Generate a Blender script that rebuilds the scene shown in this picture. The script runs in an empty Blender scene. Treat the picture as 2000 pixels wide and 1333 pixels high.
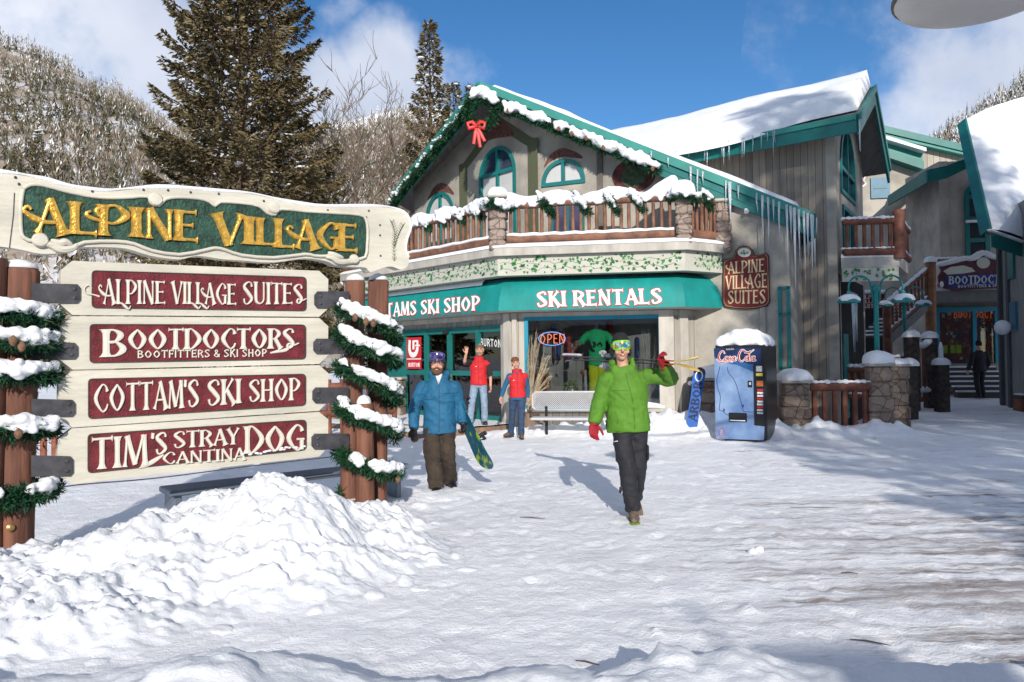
import bpy, bmesh, math, random
import numpy as np
from mathutils import Vector, Matrix, noise as mnoise
from mathutils.geometry import tessellate_polygon

SC = bpy.context.scene
COL = SC.collection
rnd = random.Random(7)
R = math.radians

# ------------------------------------------------------------------ camera
FPX, HZ, ROLL, EYE = 1500.0, 695.0, 0.0118, 1.7
PITCH = math.atan((HZ - 666.5) / FPX)
CAM_ROT = Matrix.Rotation(math.pi / 2 + PITCH, 3, 'X') @ Matrix.Rotation(-ROLL, 3, 'Z')
cam = bpy.data.cameras.new('camera'); cam.lens = 36.0 * FPX / 2000.0; cam.sensor_width = 36.0
cam.clip_start = 0.1; cam.clip_end = 4000
camo = bpy.data.objects.new('camera', cam); COL.objects.link(camo)
camo.matrix_world = Matrix.Translation((0, 0, EYE)) @ CAM_ROT.to_4x4()
SC.camera = camo

# ------------------------------------------------------------------ sun, sky
SUN_EL, SUN_AZ = R(21.5), (0.055, -1.0)
sv = Vector((SUN_AZ[0], SUN_AZ[1], 0)).normalized() * math.cos(SUN_EL) + Vector((0, 0, math.sin(SUN_EL)))
sl = bpy.data.lights.new('sun', 'SUN'); sl.energy = 3.6; sl.angle = R(0.5); sl.color = (1.0, 0.93, 0.83)
slo = bpy.data.objects.new('sun', sl); COL.objects.link(slo)
slo.rotation_euler = sv.to_track_quat('Z', 'Y').to_euler()
SC.view_settings.view_transform = 'Standard'; SC.view_settings.look = 'None'
SC.view_settings.exposure = 0.49; SC.view_settings.gamma = 1.0
W = bpy.data.worlds.new('World'); SC.world = W; W.use_nodes = True

def ray(px, py):
    return CAM_ROT @ Vector(((px - 1000) / FPX, (666.5 - py) / FPX, -1))
def pt(px, py, d):
    r = ray(px, py); return Vector((0, 0, EYE)) + r * (d / r.y)
def gp(px, py, z=0.0):
    r = ray(px, py); return Vector((0, 0, EYE)) + r * ((z - EYE) / r.z)

def build_world():
    nt = W.node_tree; N = nt.nodes; L = nt.links; N.clear()
    out = N.new('ShaderNodeOutputWorld'); bg = N.new('ShaderNodeBackground'); L.new(bg.outputs[0], out.inputs[0])
    sky = N.new('ShaderNodeTexSky'); sky.sky_type = 'NISHITA'; sky.sun_disc = False
    sky.sun_elevation = SUN_EL; sky.sun_rotation = math.atan2(SUN_AZ[0], SUN_AZ[1])
    sky.altitude = 2500; sky.air_density = 1.0; sky.dust_density = 0.3; sky.ozone_density = 2.0
    hs = N.new('ShaderNodeHueSaturation'); hs.inputs['Saturation'].default_value = 1.25; hs.inputs['Value'].default_value = .79
    L.new(sky.outputs[0], hs.inputs['Color'])
    tc = N.new('ShaderNodeTexCoord')
    # clouds: soft masks round directions of the sky, broken up by noise
    n1 = N.new('ShaderNodeTexNoise'); n1.inputs['Scale'].default_value = 5.5; n1.inputs['Detail'].default_value = 7; n1.inputs['Roughness'].default_value = 0.58
    L.new(tc.outputs['Generated'], n1.inputs['Vector'])
    total = None
    # (px, py, radius in radians, weight)
    blobs = [(60, 60, .16, 1.0), (300, 120, .15, 1.0), (150, 190, .14, .9), (440, 40, .10, .6), (-250, 0, .35, 1), (640, 190, .075, .95), (585, 150, .05, .6),
             (740, 120, .062, .95), (800, 180, .07, .8), (690, 235, .075, 1.0), (880, 150, .06, .5), (655, 10, .05, .45),
             (1900, 130, .13, .8), (1800, 170, .085, .6), (2000, 90, .12, .8), (1960, 200, .09, .7), (1170, 190, .035, .30), (2300, 60, .3, 1)]
    blobs = [(ray(x, y).normalized(), r_, w) for x, y, r_, w in blobs]
    # unseen broken cloud added overhead, behind and to the sides to fill the shade
    blobs += [(Vector(v).normalized(), r_, 1.0) for v, r_ in (((.2, -.2, .95), .50), ((-.6, -.6, .5), .45), ((.85, -.35, .45), .5), ((-.95, .0, .4), .4), ((.3, -.8, .7), .35), ((.9, .4, .35), .35), ((-.3, .25, .9), .3))]
    for (d, rad, w) in blobs:
        dp = N.new('ShaderNodeVectorMath'); dp.operation = 'DISTANCE'; dp.inputs[1].default_value = d
        L.new(tc.outputs['Generated'], dp.inputs[0])
        mr = N.new('ShaderNodeMapRange'); mr.interpolation_type = 'SMOOTHSTEP'
        mr.inputs['From Min'].default_value = rad * 1.45; mr.inputs['From Max'].default_value = rad * 0.15
        mr.inputs['To Max'].default_value = w
        L.new(dp.outputs['Value'], mr.inputs['Value'])
        if total is None: total = mr.outputs[0]
        else:
            mx = N.new('ShaderNodeMath'); mx.operation = 'MAXIMUM'; L.new(total, mx.inputs[0]); L.new(mr.outputs[0], mx.inputs[1]); total = mx.outputs[0]
    # cloudy ring below the ridges all round, so the sky is not empty elsewhere
    ad = N.new('ShaderNodeMath'); ad.operation = 'MULTIPLY_ADD'; L.new(n1.outputs['Fac'], ad.inputs[0]); ad.inputs[1].default_value = 2.3; ad.inputs[2].default_value = -1.18
    sm = N.new('ShaderNodeMath'); sm.operation = 'ADD'; L.new(total, sm.inputs[0]); L.new(ad.outputs[0], sm.inputs[1])
    m2 = N.new('ShaderNodeMapRange'); m2.interpolation_type = 'SMOOTHSTEP'; L.new(sm.outputs[0], m2.inputs['Value'])
    m2.inputs['From Min'].default_value = 0.12; m2.inputs['From Max'].default_value = 0.85; m2.inputs['To Max'].default_value = 0.92
    mg = N.new('ShaderNodeMath'); mg.operation = 'GREATER_THAN'; mg.inputs[1].default_value = 0.02; L.new(total, mg.inputs[0])
    ml = N.new('ShaderNodeMath'); ml.operation = 'MULTIPLY'; L.new(m2.outputs[0], ml.inputs[0]); L.new(mg.outputs[0], ml.inputs[1])
    n2 = N.new('ShaderNodeTexNoise'); n2.inputs['Scale'].default_value = 3.2; n2.inputs['Detail'].default_value = 4
    L.new(tc.outputs['Generated'], n2.inputs['Vector'])
    cr = N.new('ShaderNodeValToRGB'); cr.color_ramp.elements[0].position = .38; cr.color_ramp.elements[1].position = .66
    cr.color_ramp.elements[0].color = (3.2, 3.55, 4.4, 1); cr.color_ramp.elements[1].color = (5.6, 5.8, 6.3, 1)
    L.new(n2.outputs['Fac'], cr.inputs['Fac'])
    mix = N.new('ShaderNodeMix'); mix.data_type = 'RGBA'
    L.new(ml.outputs[0], mix.inputs['Factor']); L.new(hs.outputs[0], mix.inputs[6]); L.new(cr.outputs[0], mix.inputs[7])
    L.new(mix.outputs[2], bg.inputs['Color']); bg.inputs['Strength'].default_value = 0.125
build_world()

# ------------------------------------------------------------------ materials
MATS = {}
def M(name, col, rough=.65, var=.12, scale=4.0, col2=None, bump=0.0, bscale=40.0, metallic=0.0, spec=.4, stretch=(1, 1, 1), detail=5, emit=None, estr=0.0, lo=.35, hi=.65):
    if name in MATS: return MATS[name]
    m = bpy.data.materials.new(name); m.use_nodes = True
    nt = m.node_tree; N = nt.nodes; L = nt.links; b = N['Principled BSDF']
    b.inputs['Roughness'].default_value = rough; b.inputs['Metallic'].default_value = metallic
    b.inputs['Specular IOR Level'].default_value = spec
    tc = N.new('ShaderNodeTexCoord'); mp = N.new('ShaderNodeMapping'); mp.inputs['Scale'].default_value = stretch
    L.new(tc.outputs['Object'], mp.inputs['Vector'])
    nz = N.new('ShaderNodeTexNoise'); nz.inputs['Scale'].default_value = scale; nz.inputs['Detail'].default_value = detail; nz.inputs['Roughness'].default_value = .6
    L.new(mp.outputs[0], nz.inputs['Vector'])
    cr = N.new('ShaderNodeValToRGB'); cr.color_ramp.elements[0].position = lo; cr.color_ramp.elements[1].position = hi
    c = col; a = [max(0, x * (1 - var)) for x in c]; z = [min(1, x * (1 + var)) for x in c]
    if col2 is not None: a, z = c, col2
    cr.color_ramp.elements[0].color = (*a, 1); cr.color_ramp.elements[1].color = (*z, 1)
    L.new(nz.outputs['Fac'], cr.inputs['Fac']); L.new(cr.outputs[0], b.inputs['Base Color'])
    if bump > 0:
        n2 = N.new('ShaderNodeTexNoise'); n2.inputs['Scale'].default_value = bscale; n2.inputs['Detail'].default_value = 6
        L.new(mp.outputs[0], n2.inputs['Vector'])
        bp = N.new('ShaderNodeBump'); bp.inputs['Strength'].default_value = min(1, bump); bp.inputs['Distance'].default_value = .02
        L.new(n2.outputs['Fac'], bp.inputs['Height']); L.new(bp.outputs[0], b.inputs['Normal'])
    if emit is not None:
        b.inputs['Emission Color'].default_value = (*emit, 1); b.inputs['Emission Strength'].default_value = estr
    MATS[name] = m
    return m
def glass_mat(name, tint=(.75, .8, .82), refl=1.0):
    if name in MATS: return MATS[name]
    m = bpy.data.materials.new(name); m.use_nodes = True
    nt = m.node_tree; N = nt.nodes; L = nt.links; N.remove(N['Principled BSDF'])
    o = N['Material Output']; t = N.new('ShaderNodeBsdfTransparent'); g = N.new('ShaderNodeBsdfGlossy'); g.inputs['Roughness'].default_value = .02
    t.inputs[0].default_value = (*tint, 1); f = N.new('ShaderNodeFresnel'); f.inputs[0].default_value = 1.52
    mu = N.new('ShaderNodeMath'); mu.operation = 'MULTIPLY'; mu.inputs[1].default_value = 1.6 * refl; mu.use_clamp = True
    L.new(f.outputs[0], mu.inputs[0]); x = N.new('ShaderNodeMixShader'); L.new(mu.outputs[0], x.inputs[0]); L.new(t.outputs[0], x.inputs[1]); L.new(g.outputs[0], x.inputs[2])
    L.new(x.outputs[0], o.inputs[0]); MATS[name] = m; return m
def emat(name, col, s):
    return M(name, col, emit=col, estr=s, var=0)

# ------------------------------------------------------------------ numpy noise
def _hash(ix, iy, seed):
    h = (ix.astype(np.int64) * 374761393 + iy.astype(np.int64) * 668265263 + seed * 974634777) & 0xFFFFFFFF
    h = ((h ^ (h >> 13)) * 1274126177) & 0xFFFFFFFF
    return ((h ^ (h >> 16)) & 0xFFFF) / 65535.0
def vnoise(x, y, seed=0):
    x = np.asarray(x, float); y = np.asarray(y, float)
    ix = np.floor(x); iy = np.floor(y); fx = x - ix; fy = y - iy
    ux = fx * fx * fx * (fx * (fx * 6 - 15) + 10); uy = fy * fy * fy * (fy * (fy * 6 - 15) + 10)
    a = _hash(ix, iy, seed); b = _hash(ix + 1, iy, seed); c = _hash(ix, iy + 1, seed); d = _hash(ix + 1, iy + 1, seed)
    return (a * (1 - ux) + b * ux) * (1 - uy) + (c * (1 - ux) + d * ux) * uy
def fbm(x, y, seed=0, oct=5, gain=.5, lac=2.03):
    s = 0; a = 1; t = 0
    for k in range(oct):
        s = s + a * vnoise(x, y, seed + k * 17); t += a; a *= gain
        x, y = (x * .8 - y * .6) * lac + 3.1, (x * .6 + y * .8) * lac + 1.7
    return s / t
def sstep(a, b, x):
    t = np.clip((x - a) / (b - a), 0, 1); return t * t * (3 - 2 * t)

# ------------------------------------------------------------------ mesh helpers
class MB:
    def __init__(s): s.v = []; s.f = []; s.mi = []; s.cur = 0
    def add(s, vs, fs):
        o = len(s.v); s.v.extend([tuple(p) for p in vs]); s.f.extend([tuple(i + o for i in f) for f in fs]); s.mi.extend([s.cur] * len(fs)); return s
    def box(s, c, size, ax=None, taper=1.0):
        """box of full size about centre c; ax = (x axis, y axis, z axis)"""
        X, Y, Z = ax or (Vector((1, 0, 0)), Vector((0, 1, 0)), Vector((0, 0, 1)))
        c = Vector(c); vs = []
        for k, t in ((-1, 1.0), (1, taper)):
            for i, j in ((-1, -1), (1, -1), (1, 1), (-1, 1)):
                vs.append(c + X * (i * size[0] / 2 * t) + Y * (j * size[1] / 2 * t) + Z * (k * size[2] / 2))
        return s.add(vs, [(3, 2, 1, 0), (4, 5, 6, 7), (0, 1, 5, 4), (1, 2, 6, 5), (2, 3, 7, 6), (3, 0, 4, 7)])
    def bbox(s, c, size, ax=None, r=.02):
        """bevelled box: chamfered edges"""
        X, Y, Z = ax or (Vector((1, 0, 0)), Vector((0, 1, 0)), Vector((0, 0, 1)))
        c = Vector(c); hx, hy, hz = size[0] / 2, size[1] / 2, size[2] / 2; r = min(r, hx * .9, hy * .9, hz * .9)
        rings = [(-hz, -r), (-hz + r, 0), (hz - r, 0), (hz, -r)]; vs = []
        for z, e in rings:
            a, b = hx + e, hy + e
            for (x, y) in ((-a + r, -b), (a - r, -b), (a, -b + r), (a, b - r), (a - r, b), (-a + r, b), (-a, b - r), (-a, -b + r)):
                vs.append(c + X * x + Y * y + Z * z)
        fs = [tuple(range(7, -1, -1)), tuple(range(24, 32))]
        for k in range(3):
            for i in range(8): fs.append((k * 8 + i, k * 8 + (i + 1) % 8, k * 8 + 8 + (i + 1) % 8, k * 8 + 8 + i))
        return s.add(vs, fs)
    def tube(s, pts, rad, n=10, caps=True, side=None, ends=0.0):
        """round or elliptical tube; rad: number, list, or list of (a, b) with `side` the direction of a"""
        pts = [Vector(p) for p in pts]; m = len(pts)
        if not isinstance(rad, (list, tuple)): rad = [rad] * m
        rad = [(r, r) if not isinstance(r, (list, tuple)) else r for r in rad]
        vs = []; prev = None
        if ends:
            T0 = (pts[0] - pts[1]).normalized(); T1 = (pts[-1] - pts[-2]).normalized()
            a, b = rad[0], rad[-1]
            pre = [(pts[0] + T0 * (min(a) * ends * c), (a[0] * q, a[1] * q)) for c, q in ((1, .15), (.85, .55), (.5, .87))]
            pos = [(pts[-1] + T1 * (min(b) * ends * c), (b[0] * q, b[1] * q)) for c, q in ((.5, .87), (.85, .55), (1, .15))]
            pts = [p for p, _ in pre] + pts + [p for p, _ in pos]; rad = [q for _, q in pre] + list(rad) + [q for _, q in pos]; m = len(pts)
        for i in range(m):
            t = (pts[min(i + 1, m - 1)] - pts[max(i - 1, 0)])
            t = t.normalized() if t.length > 1e-9 else Vector((0, 0, 1))
            if side is not None: u = Vector(side) - t * Vector(side).dot(t)
            elif prev is not None: u = prev - t * prev.dot(t)
            else:
                h = Vector((0, 0, 1)) if abs(t.z) < .9 else Vector((1, 0, 0)); u = h.cross(t)
            if u.length < 1e-6: u = t.orthogonal()
            u.normalize(); prev = u; w = t.cross(u)
            for k in range(n):
                a = 2 * math.pi * k / n
                vs.append(pts[i] + u * (rad[i][0] * math.cos(a)) + w * (rad[i][1] * math.sin(a)))
        fs = []
        for i in range(m - 1):
            for k in range(n): fs.append((i * n + k, i * n + (k + 1) % n, (i + 1) * n + (k + 1) % n, (i + 1) * n + k))
        if caps: fs += [tuple(range(n - 1, -1, -1)), tuple(range((m - 1) * n, m * n))]
        return s.add(vs, fs)
    def lathe(s, c, prof, n=16, ax=(0, 0, 1)):
        c = Vector(c); Z = Vector(ax).normalized(); X = Z.orthogonal().normalized(); Y = Z.cross(X); vs = []
        for r, z in prof:
            for k in range(n):
                a = 2 * math.pi * k / n; vs.append(c + X * (r * math.cos(a)) + Y * (r * math.sin(a)) + Z * z)
        m = len(prof); fs = [(i * n + k, i * n + (k + 1) % n, (i + 1) * n + (k + 1) % n, (i + 1) * n + k) for i in range(m - 1) for k in range(n)]
        fs += [tuple(range(n - 1, -1, -1)), tuple(range((m - 1) * n, m * n))]
        return s.add(vs, fs)
    def prism(s, poly, ext, holes=()):
        """poly: list of Vector (planar), extruded by vector ext (front face at poly+ext)"""
        poly = [Vector(p) for p in poly]; ext = Vector(ext)
        loops = [poly] + [[Vector(p) for p in h] for h in holes]
        tri = tessellate_polygon(loops); flat = [p for l in loops for p in l]; n = len(flat)
        vs = flat + [p + ext for p in flat]; fs = []
        for t in tri:
            a, b, c = t; nn = (flat[b] - flat[a]).cross(flat[c] - flat[a])
            if nn.dot(ext) < 0: a, b, c = a, c, b
            fs.append((a + n, b + n, c + n)); fs.append((c, b, a))
        o = 0
        for l in loops:
            k = len(l)
            for i in range(k): j = (i + 1) % k; fs.append((o + i, o + j, n + o + j, n + o + i))
            o += k
        return s.add(vs, fs)
    def grid(s, P):
        """P[i][j] vectors"""
        a, b = len(P), len(P[0]); return s.add([p for r in P for p in r], [(i * b + j, i * b + j + 1, (i + 1) * b + j + 1, (i + 1) * b + j) for i in range(a - 1) for j in range(b - 1)])
    def ball(s, c, r, n=10, m=7):
        rr = r if isinstance(r, (list, tuple)) else (r, r, r); c = Vector(c); vs = []
        for i in range(m + 1):
            t = math.pi * (i + .02) / (m + .04)
            for k in range(n):
                a = 2 * math.pi * k / n; vs.append(c + Vector((rr[0] * math.sin(t) * math.cos(a), rr[1] * math.sin(t) * math.sin(a), rr[2] * math.cos(t))))
        fs = [(i * n + k, (i + 1) * n + k, (i + 1) * n + (k + 1) % n, i * n + (k + 1) % n) for i in range(m) for k in range(n)]
        fs += [tuple(range(n)), tuple(range(m * n + n - 1, m * n - 1, -1))]
        return s.add(vs, fs)

ORG = {}
def link_mesh(name, mb, mats, parent=None, label=None, smooth=False, org=None, fixn=True):
    me = bpy.data.meshes.new(name)
    if parent is not None: o3 = ORG[parent.name]
    else: o3 = Vector(org) if org is not None else Vector((0, 0, 0))
    if isinstance(mb, MB):
        me.from_pydata([(p[0] - o3.x, p[1] - o3.y, p[2] - o3.z) for p in mb.v], [], mb.f)
        mi = mb.mi
        if any(mi): me.polygons.foreach_set('material_index', mi)
        if fixn and len(mb.f) < 60000:
            bm = bmesh.new(); bm.from_mesh(me); bmesh.ops.recalc_face_normals(bm, faces=bm.faces); bm.to_mesh(me); bm.free()
    else:
        me = mb; me.name = name; me.transform(Matrix.Translation(-o3))
    for m in (mats if isinstance(mats, (list, tuple)) else [mats]): me.materials.append(m)
    if smooth:
        me.polygons.foreach_set('use_smooth', [True] * len(me.polygons))
        if smooth != True:
            try: me.set_sharp_from_angle(angle=R(smooth))
            except Exception: pass
    ob = bpy.data.objects.new(name, me); COL.objects.link(ob)
    if parent is not None: ob.parent = parent
    else: ob.location = o3
    ORG[ob.name] = o3
    if label: ob['label'] = label
    return ob
part = link_mesh
def thing(name, label, cat, loc, group=None):
    o = bpy.data.objects.new(name, None); COL.objects.link(o); o.location = loc; o.empty_display_size = .1
    ORG[o.name] = Vector(loc); o['label'] = label; o['category'] = cat
    if group: o['group'] = group
    return o
def solo(name, mb, mats, label, cat, org, group=None, smooth=False, kind=None):
    o = link_mesh(name, mb, mats, None, None, smooth, org)
    if label: o['label'] = label
    if cat: o['category'] = cat
    if group: o['group'] = group
    if kind: o['kind'] = kind
    return o
def structure(name, mb, mats, smooth=False, kind='structure'):
    o = link_mesh(name, mb, mats, None, None, smooth); o['kind'] = kind; return o
def copy_tree(o, loc, label=None, group=None, rz=0.0):
    def rec(a, par):
        c = a.copy(); COL.objects.link(c); c.parent = par
        for ch in a.children: rec(ch, c)
        return c
    c = rec(o, None); c.location = loc; c.rotation_euler = (0, 0, rz)
    if label: c['label'] = label
    if group: c['group'] = group
    return c
def evalmesh(mb, voxel, smooth=2, disp=None, sub=0):
    """one continuous surface from overlapping pieces (voxel remesh), smoothed"""
    me = bpy.data.meshes.new('tmp'); me.from_pydata([tuple(p) for p in mb.v], [], mb.f)
    bm = bmesh.new(); bm.from_mesh(me); bmesh.ops.recalc_face_normals(bm, faces=bm.faces); bm.to_mesh(me); bm.free()
    ob = bpy.data.objects.new('tmp', me); COL.objects.link(ob)
    r = ob.modifiers.new('r', 'REMESH'); r.mode = 'VOXEL'; r.voxel_size = voxel
    if smooth:
        k = ob.modifiers.new('s', 'SMOOTH'); k.iterations = smooth; k.factor = .5
    dg = bpy.context.evaluated_depsgraph_get(); dg.update()
    out = bpy.data.meshes.new_from_object(ob.evaluated_get(dg))
    bpy.data.objects.remove(ob); bpy.data.meshes.remove(me)
    if disp is not None:
        n = len(out.vertices); co = np.empty(n * 3); out.vertices.foreach_get('co', co); no = np.empty(n * 3)
        out.vertices.foreach_get('normal', no); co = co.reshape(-1, 3); no = no.reshape(-1, 3)
        co = co + no * disp(co)[:, None]; out.vertices.foreach_set('co', co.ravel()); out.update()
    return out

class Plane:
    """vertical plane in plan: origin o (x, y), unit direction d; n = outward normal (towards the camera)"""
    def __init__(s, a, b=None, d=None):
        s.o = Vector((a[0], a[1], 0))
        if d is None: d = (b[0] - a[0], b[1] - a[1])
        s.d = Vector((d[0], d[1], 0)).normalized()
        n = Vector((s.d.y, -s.d.x, 0))
        s.n = n if n.dot(-s.o) > 0 else -n
    def off(s, t):
        q = Plane(s.o, d=s.d); q.n = s.n; q.o = s.o + s.n * t; return q
    def uv(s, px, py):
        r = ray(px, py); c = Vector((0, 0, EYE))
        t = (s.o - c).dot(s.n) / r.dot(s.n); p = c + r * t
        return ((p - s.o).dot(s.d), p.z)
    def P(s, u, z, w=0.0): return s.o + s.d * u + s.n * w + Vector((0, 0, z))
    def px(s, px, py, w=0.0): u, z = s.uv(px, py); return s.P(u, z, w)
    def ax(s): return (s.d, s.n, Vector((0, 0, 1)))
    def rect(s, px0, py0, px1, py1):
        """u0,u1,z0,z1 of a pixel rectangle measured at its middle lines"""
        cx, cy = (px0 + px1) / 2, (py0 + py1) / 2
        u0 = s.uv(px0, cy)[0]; u1 = s.uv(px1, cy)[0]; z1 = s.uv(cx, py0)[1]; z0 = s.uv(cx, py1)[1]
        return min(u0, u1), max(u0, u1), min(z0, z1), max(z0, z1)
def pbox(mb, pl, u0, u1, z0, z1, w0, w1):
    return mb.box(pl.P((u0 + u1) / 2, (z0 + z1) / 2, (w0 + w1) / 2), (abs(u1 - u0), abs(w1 - w0), abs(z1 - z0)), pl.ax())
def cat_rom(P, n=6):
    out = []
    for i in range(len(P) - 1):
        p0 = P[max(i - 1, 0)]; p1 = P[i]; p2 = P[i + 1]; p3 = P[min(i + 2, len(P) - 1)]
        for k in range(n):
            t = k / n
            out.append(tuple(.5 * (2 * b + (c - a) * t + (2 * a - 5 * b + 4 * c - d) * t * t + (3 * b - a - 3 * c + d) * t ** 3) for a, b, c, d in zip(p0, p1, p2, p3)))
    out.append(tuple(P[-1])); return out

# ------------------------------------------------------------------ lettering (own strokes, raised in relief)
def glyph(ch, T=.2, t=.085, fl=2.0):
    """strokes of one capital: (list of (x, y, width)), advance"""
    def S(x0, y0, x1, y1, w, f0=None, f1=None):
        f0 = fl if f0 is None else f0; f1 = fl if f1 is None else f1
        q = .75 if fl > 1.05 else 1
        return [(x0 + (x1 - x0) * k, y0 + (y1 - y0) * k, w * m) for k, m in ((0, f0), (.05, 1 + (f0 - 1) * .45), (.16, 1), (.5, 1 if q == 1 else .94), (.84, 1), (.95, 1 + (f1 - 1) * .45), (1, f1))]
    def Cv(*p): return cat_rom(list(p), 5)
    h = t / 2
    if fl <= 1.05: T = t
    g = {
     'A': ([S(.44, 1, .10, 0, t, 1, 3.2 if fl > 1.05 else 1), S(.42, 1, .78, 0, T, 1, 1.9 if fl > 1.05 else 1), S(.22, .33, .66, .33, t, 1, 1)], .86),
     'B': ([S(.17, 0, .17, 1, T), Cv((.17, 1 - h, t), (.42, 1 - h, t), (.62, .77, T * .95), (.42, .53, t), (.17, .53, t)), Cv((.2, .53, t), (.46, .53, t), (.70, .27, T), (.46, h, t), (.17, h, t))], .80),
     'C': ([Cv((.78, .74, T * .9), (.70, .92, t * 1.1), (.48, 1 - h, t), (.16, .5, T), (.48, h, t), (.70, .09, t * 1.1), (.80, .28, t * .9))], .86),
     'D': ([S(.17, 0, .17, 1, T), Cv((.17, 1 - h, t), (.42, 1 - h, t), (.80, .5, T), (.42, h, t), (.17, h, t))], .92),
     'E': ([S(.17, 0, .17, 1, T), S(.17, 1 - h, .64, 1 - h, t, 1, 2.3), S(.17, .52, .55, .52, t, 1, 2.0), S(.17, h, .68, h, t, 1, 2.5)], .74),
     'F': ([S(.17, 0, .17, 1, T), S(.17, 1 - h, .64, 1 - h, t, 1, 2.3), S(.17, .50, .55, .50, t, 1, 2.0)], .68),
     'G': ([Cv((.78, .76, T * .9), (.70, .92, t * 1.1), (.48, 1 - h, t), (.16, .5, T), (.48, h, t), (.68, .07, t), (.76, .2, T * .7)), S(.76, .04, .76, .46, T * .85, 1, 1.2), S(.52, .44, .86, .44, t, 1, 1)], .92),
     'H': ([S(.17, 0, .17, 1, T), S(.70, 0, .70, 1, T), S(.17, .5, .70, .5, t, 1, 1)], .87),
     'I': ([S(.17, 0, .17, 1, T)], .34),
     'K': ([S(.17, 0, .17, 1, T), S(.20, .42, .66, 1, t, 1, 2.4), S(.33, .58, .76, 0, T * .95, 1, 1.9)], .82),
     'L': ([S(.17, 0, .17, 1, T), S(.17, h, .66, h, t, 1, 2.6)], .70),
     'M': ([S(.12, 0, .20, 1, t, 2.4, 1), S(.20, 1, .50, .06, T, 1.2, 1), S(.50, .06, .80, 1, t, 1, 1), S(.82, 1, .88, 0, T, 1.2, 1.9)], 1.02),
     'N': ([S(.14, 0, .14, 1, t * 1.1, 2.6, 1.4), S(.14, 1, .70, 0, T, 1.3, 1), S(.71, 0, .71, 1, t * 1.1, 1.2, 2.6)], .86),
     'O': ([Cv((.48, 1 - h, t), (.16, .5, T), (.48, h, t), (.80, .5, T), (.48, 1 - h, t))], .96),
     'P': ([S(.17, 0, .17, 1, T), Cv((.17, 1 - h, t), (.42, 1 - h, t), (.68, .72, T * .95), (.42, .44, t), (.17, .44, t))], .76),
     'R': ([S(.17, 0, .17, 1, T), Cv((.17, 1 - h, t), (.42, 1 - h, t), (.66, .74, T * .95), (.42, .50, t), (.17, .50, t)), S(.42, .52, .76, 0, T * .95, 1, 1.8)], .84),
     'S': ([Cv((.64, .78, T * .6), (.58, .93, t), (.38, 1 - h, t), (.14, .77, T * .85), (.40, .52, T), (.64, .25, T * .85), (.38, h, t), (.18, .07, t), (.12, .26, T * .6))], .76),
     'T': ([S(.40, 0, .40, 1, T, None, 1), S(.40, 1 - h, .04, 1 - h, t, 1, 2.6), S(.40, 1 - h, .76, 1 - h, t, 1, 2.6)], .80),
     'U': ([S(.16, 1, .16, .35, T, None, 1), Cv((.16, .40, T), (.20, .14, T * .8), (.43, h, t), (.66, .16, t), (.69, .42, t)), S(.69, .36, .69, 1, t * 1.1, 1, 2.6)], .85),
     'V': ([S(.10, 1, .42, 0, T, 1.9, 1), S(.42, 0, .74, 1, t, 1, 3.0)], .82),
     'Y': ([S(.08, 1, .40, .45, T, 1.8, 1), S(.72, 1, .40, .45, t, 2.8, 1), S(.40, 0, .40, .48, T, None, 1)], .80),
     '&': ([Cv((.76, .42, t), (.62, .1, t), (.34, h, t), (.12, .24, T * .8), (.34, .52, t), (.54, .78, T * .7), (.38, 1 - h, t), (.22, .78, T * .7), (.46, .42, T), (.78, .02, T * .8))], .88),
     "'": ([S(.10, 1, .07, .74, T * .8, 1.1, .5)], .22),
     '-': ([S(.06, .4, .36, .4, t, 1, 1)], .42),
     ' ': ([], .34),
     '4': ([S(.5, 0, .5, 1, t * 1.4, 1, 1), S(.5, 1, .1, .34, t, 1, 1), S(.1, .32, .68, .32, t, 1, 1)], .75),
     '2': ([Cv((.12, .74, T * .6), (.36, 1 - h, t), (.60, .74, T * .7), (.34, .34, t), (.12, h, t)), S(.10, h, .66, h, t, 1, 1.2)], .74),
     # swashed A of the carved signs, with a curl running out to the left
     'a': ([S(.44, 1, .14, 0, t, 1, 3.0), S(.42, 1, .78, 0, T, 1, 1.9), Cv((.62, .34, t), (.34, .33, t * 1.2), (.10, .40, T * .8), (-.10, .52, T * .6), (-.20, .64, t), (-.10, .74, t * .9), (-.02, .66, t * .8))], .86),
     'p': ([S(.20, 0, .20, 1, T), Cv((.10, .62, t), (.02, .82, t * 1.2), (.24, 1 - h, t), (.50, .98, t), (.74, .70, T * .95), (.46, .42, t), (.16, .46, t), (-.14, .56, T * .6), (-.22, .68, t), (-.12, .76, t * .8))], .80),
     'l': ([S(.17, 0, .17, 1, T), Cv((.17, h, t), (.40, .02, t * 1.3), (.62, -.10, T * .75), (.84, -.20, t), (.98, -.08, t * .7))], .64),
     's': ([Cv((.64, .78, T * .6), (.58, .93, t), (.38, 1 - h, t), (.14, .77, T * .85), (.40, .52, T), (.64, .25, T * .85), (.46, .02, t), (.30, .10, T * .5), (.40, .24, t), (.66, .16, t), (.98, .26, t * .8))], .76),
    }
    return g[ch]
def layout(text, style='serif', T=.2, t=.085, fl=None, sp=.03):
    out = []; x = 0
    for ch in text:
        st, adv = glyph(ch, T, t, fl if fl is not None else (2.0 if style == 'serif' else 1.0))
        for s in st: out.append([(px + x, py, w) for px, py, w in s])
        x += adv + sp
    return out, x - sp
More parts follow.
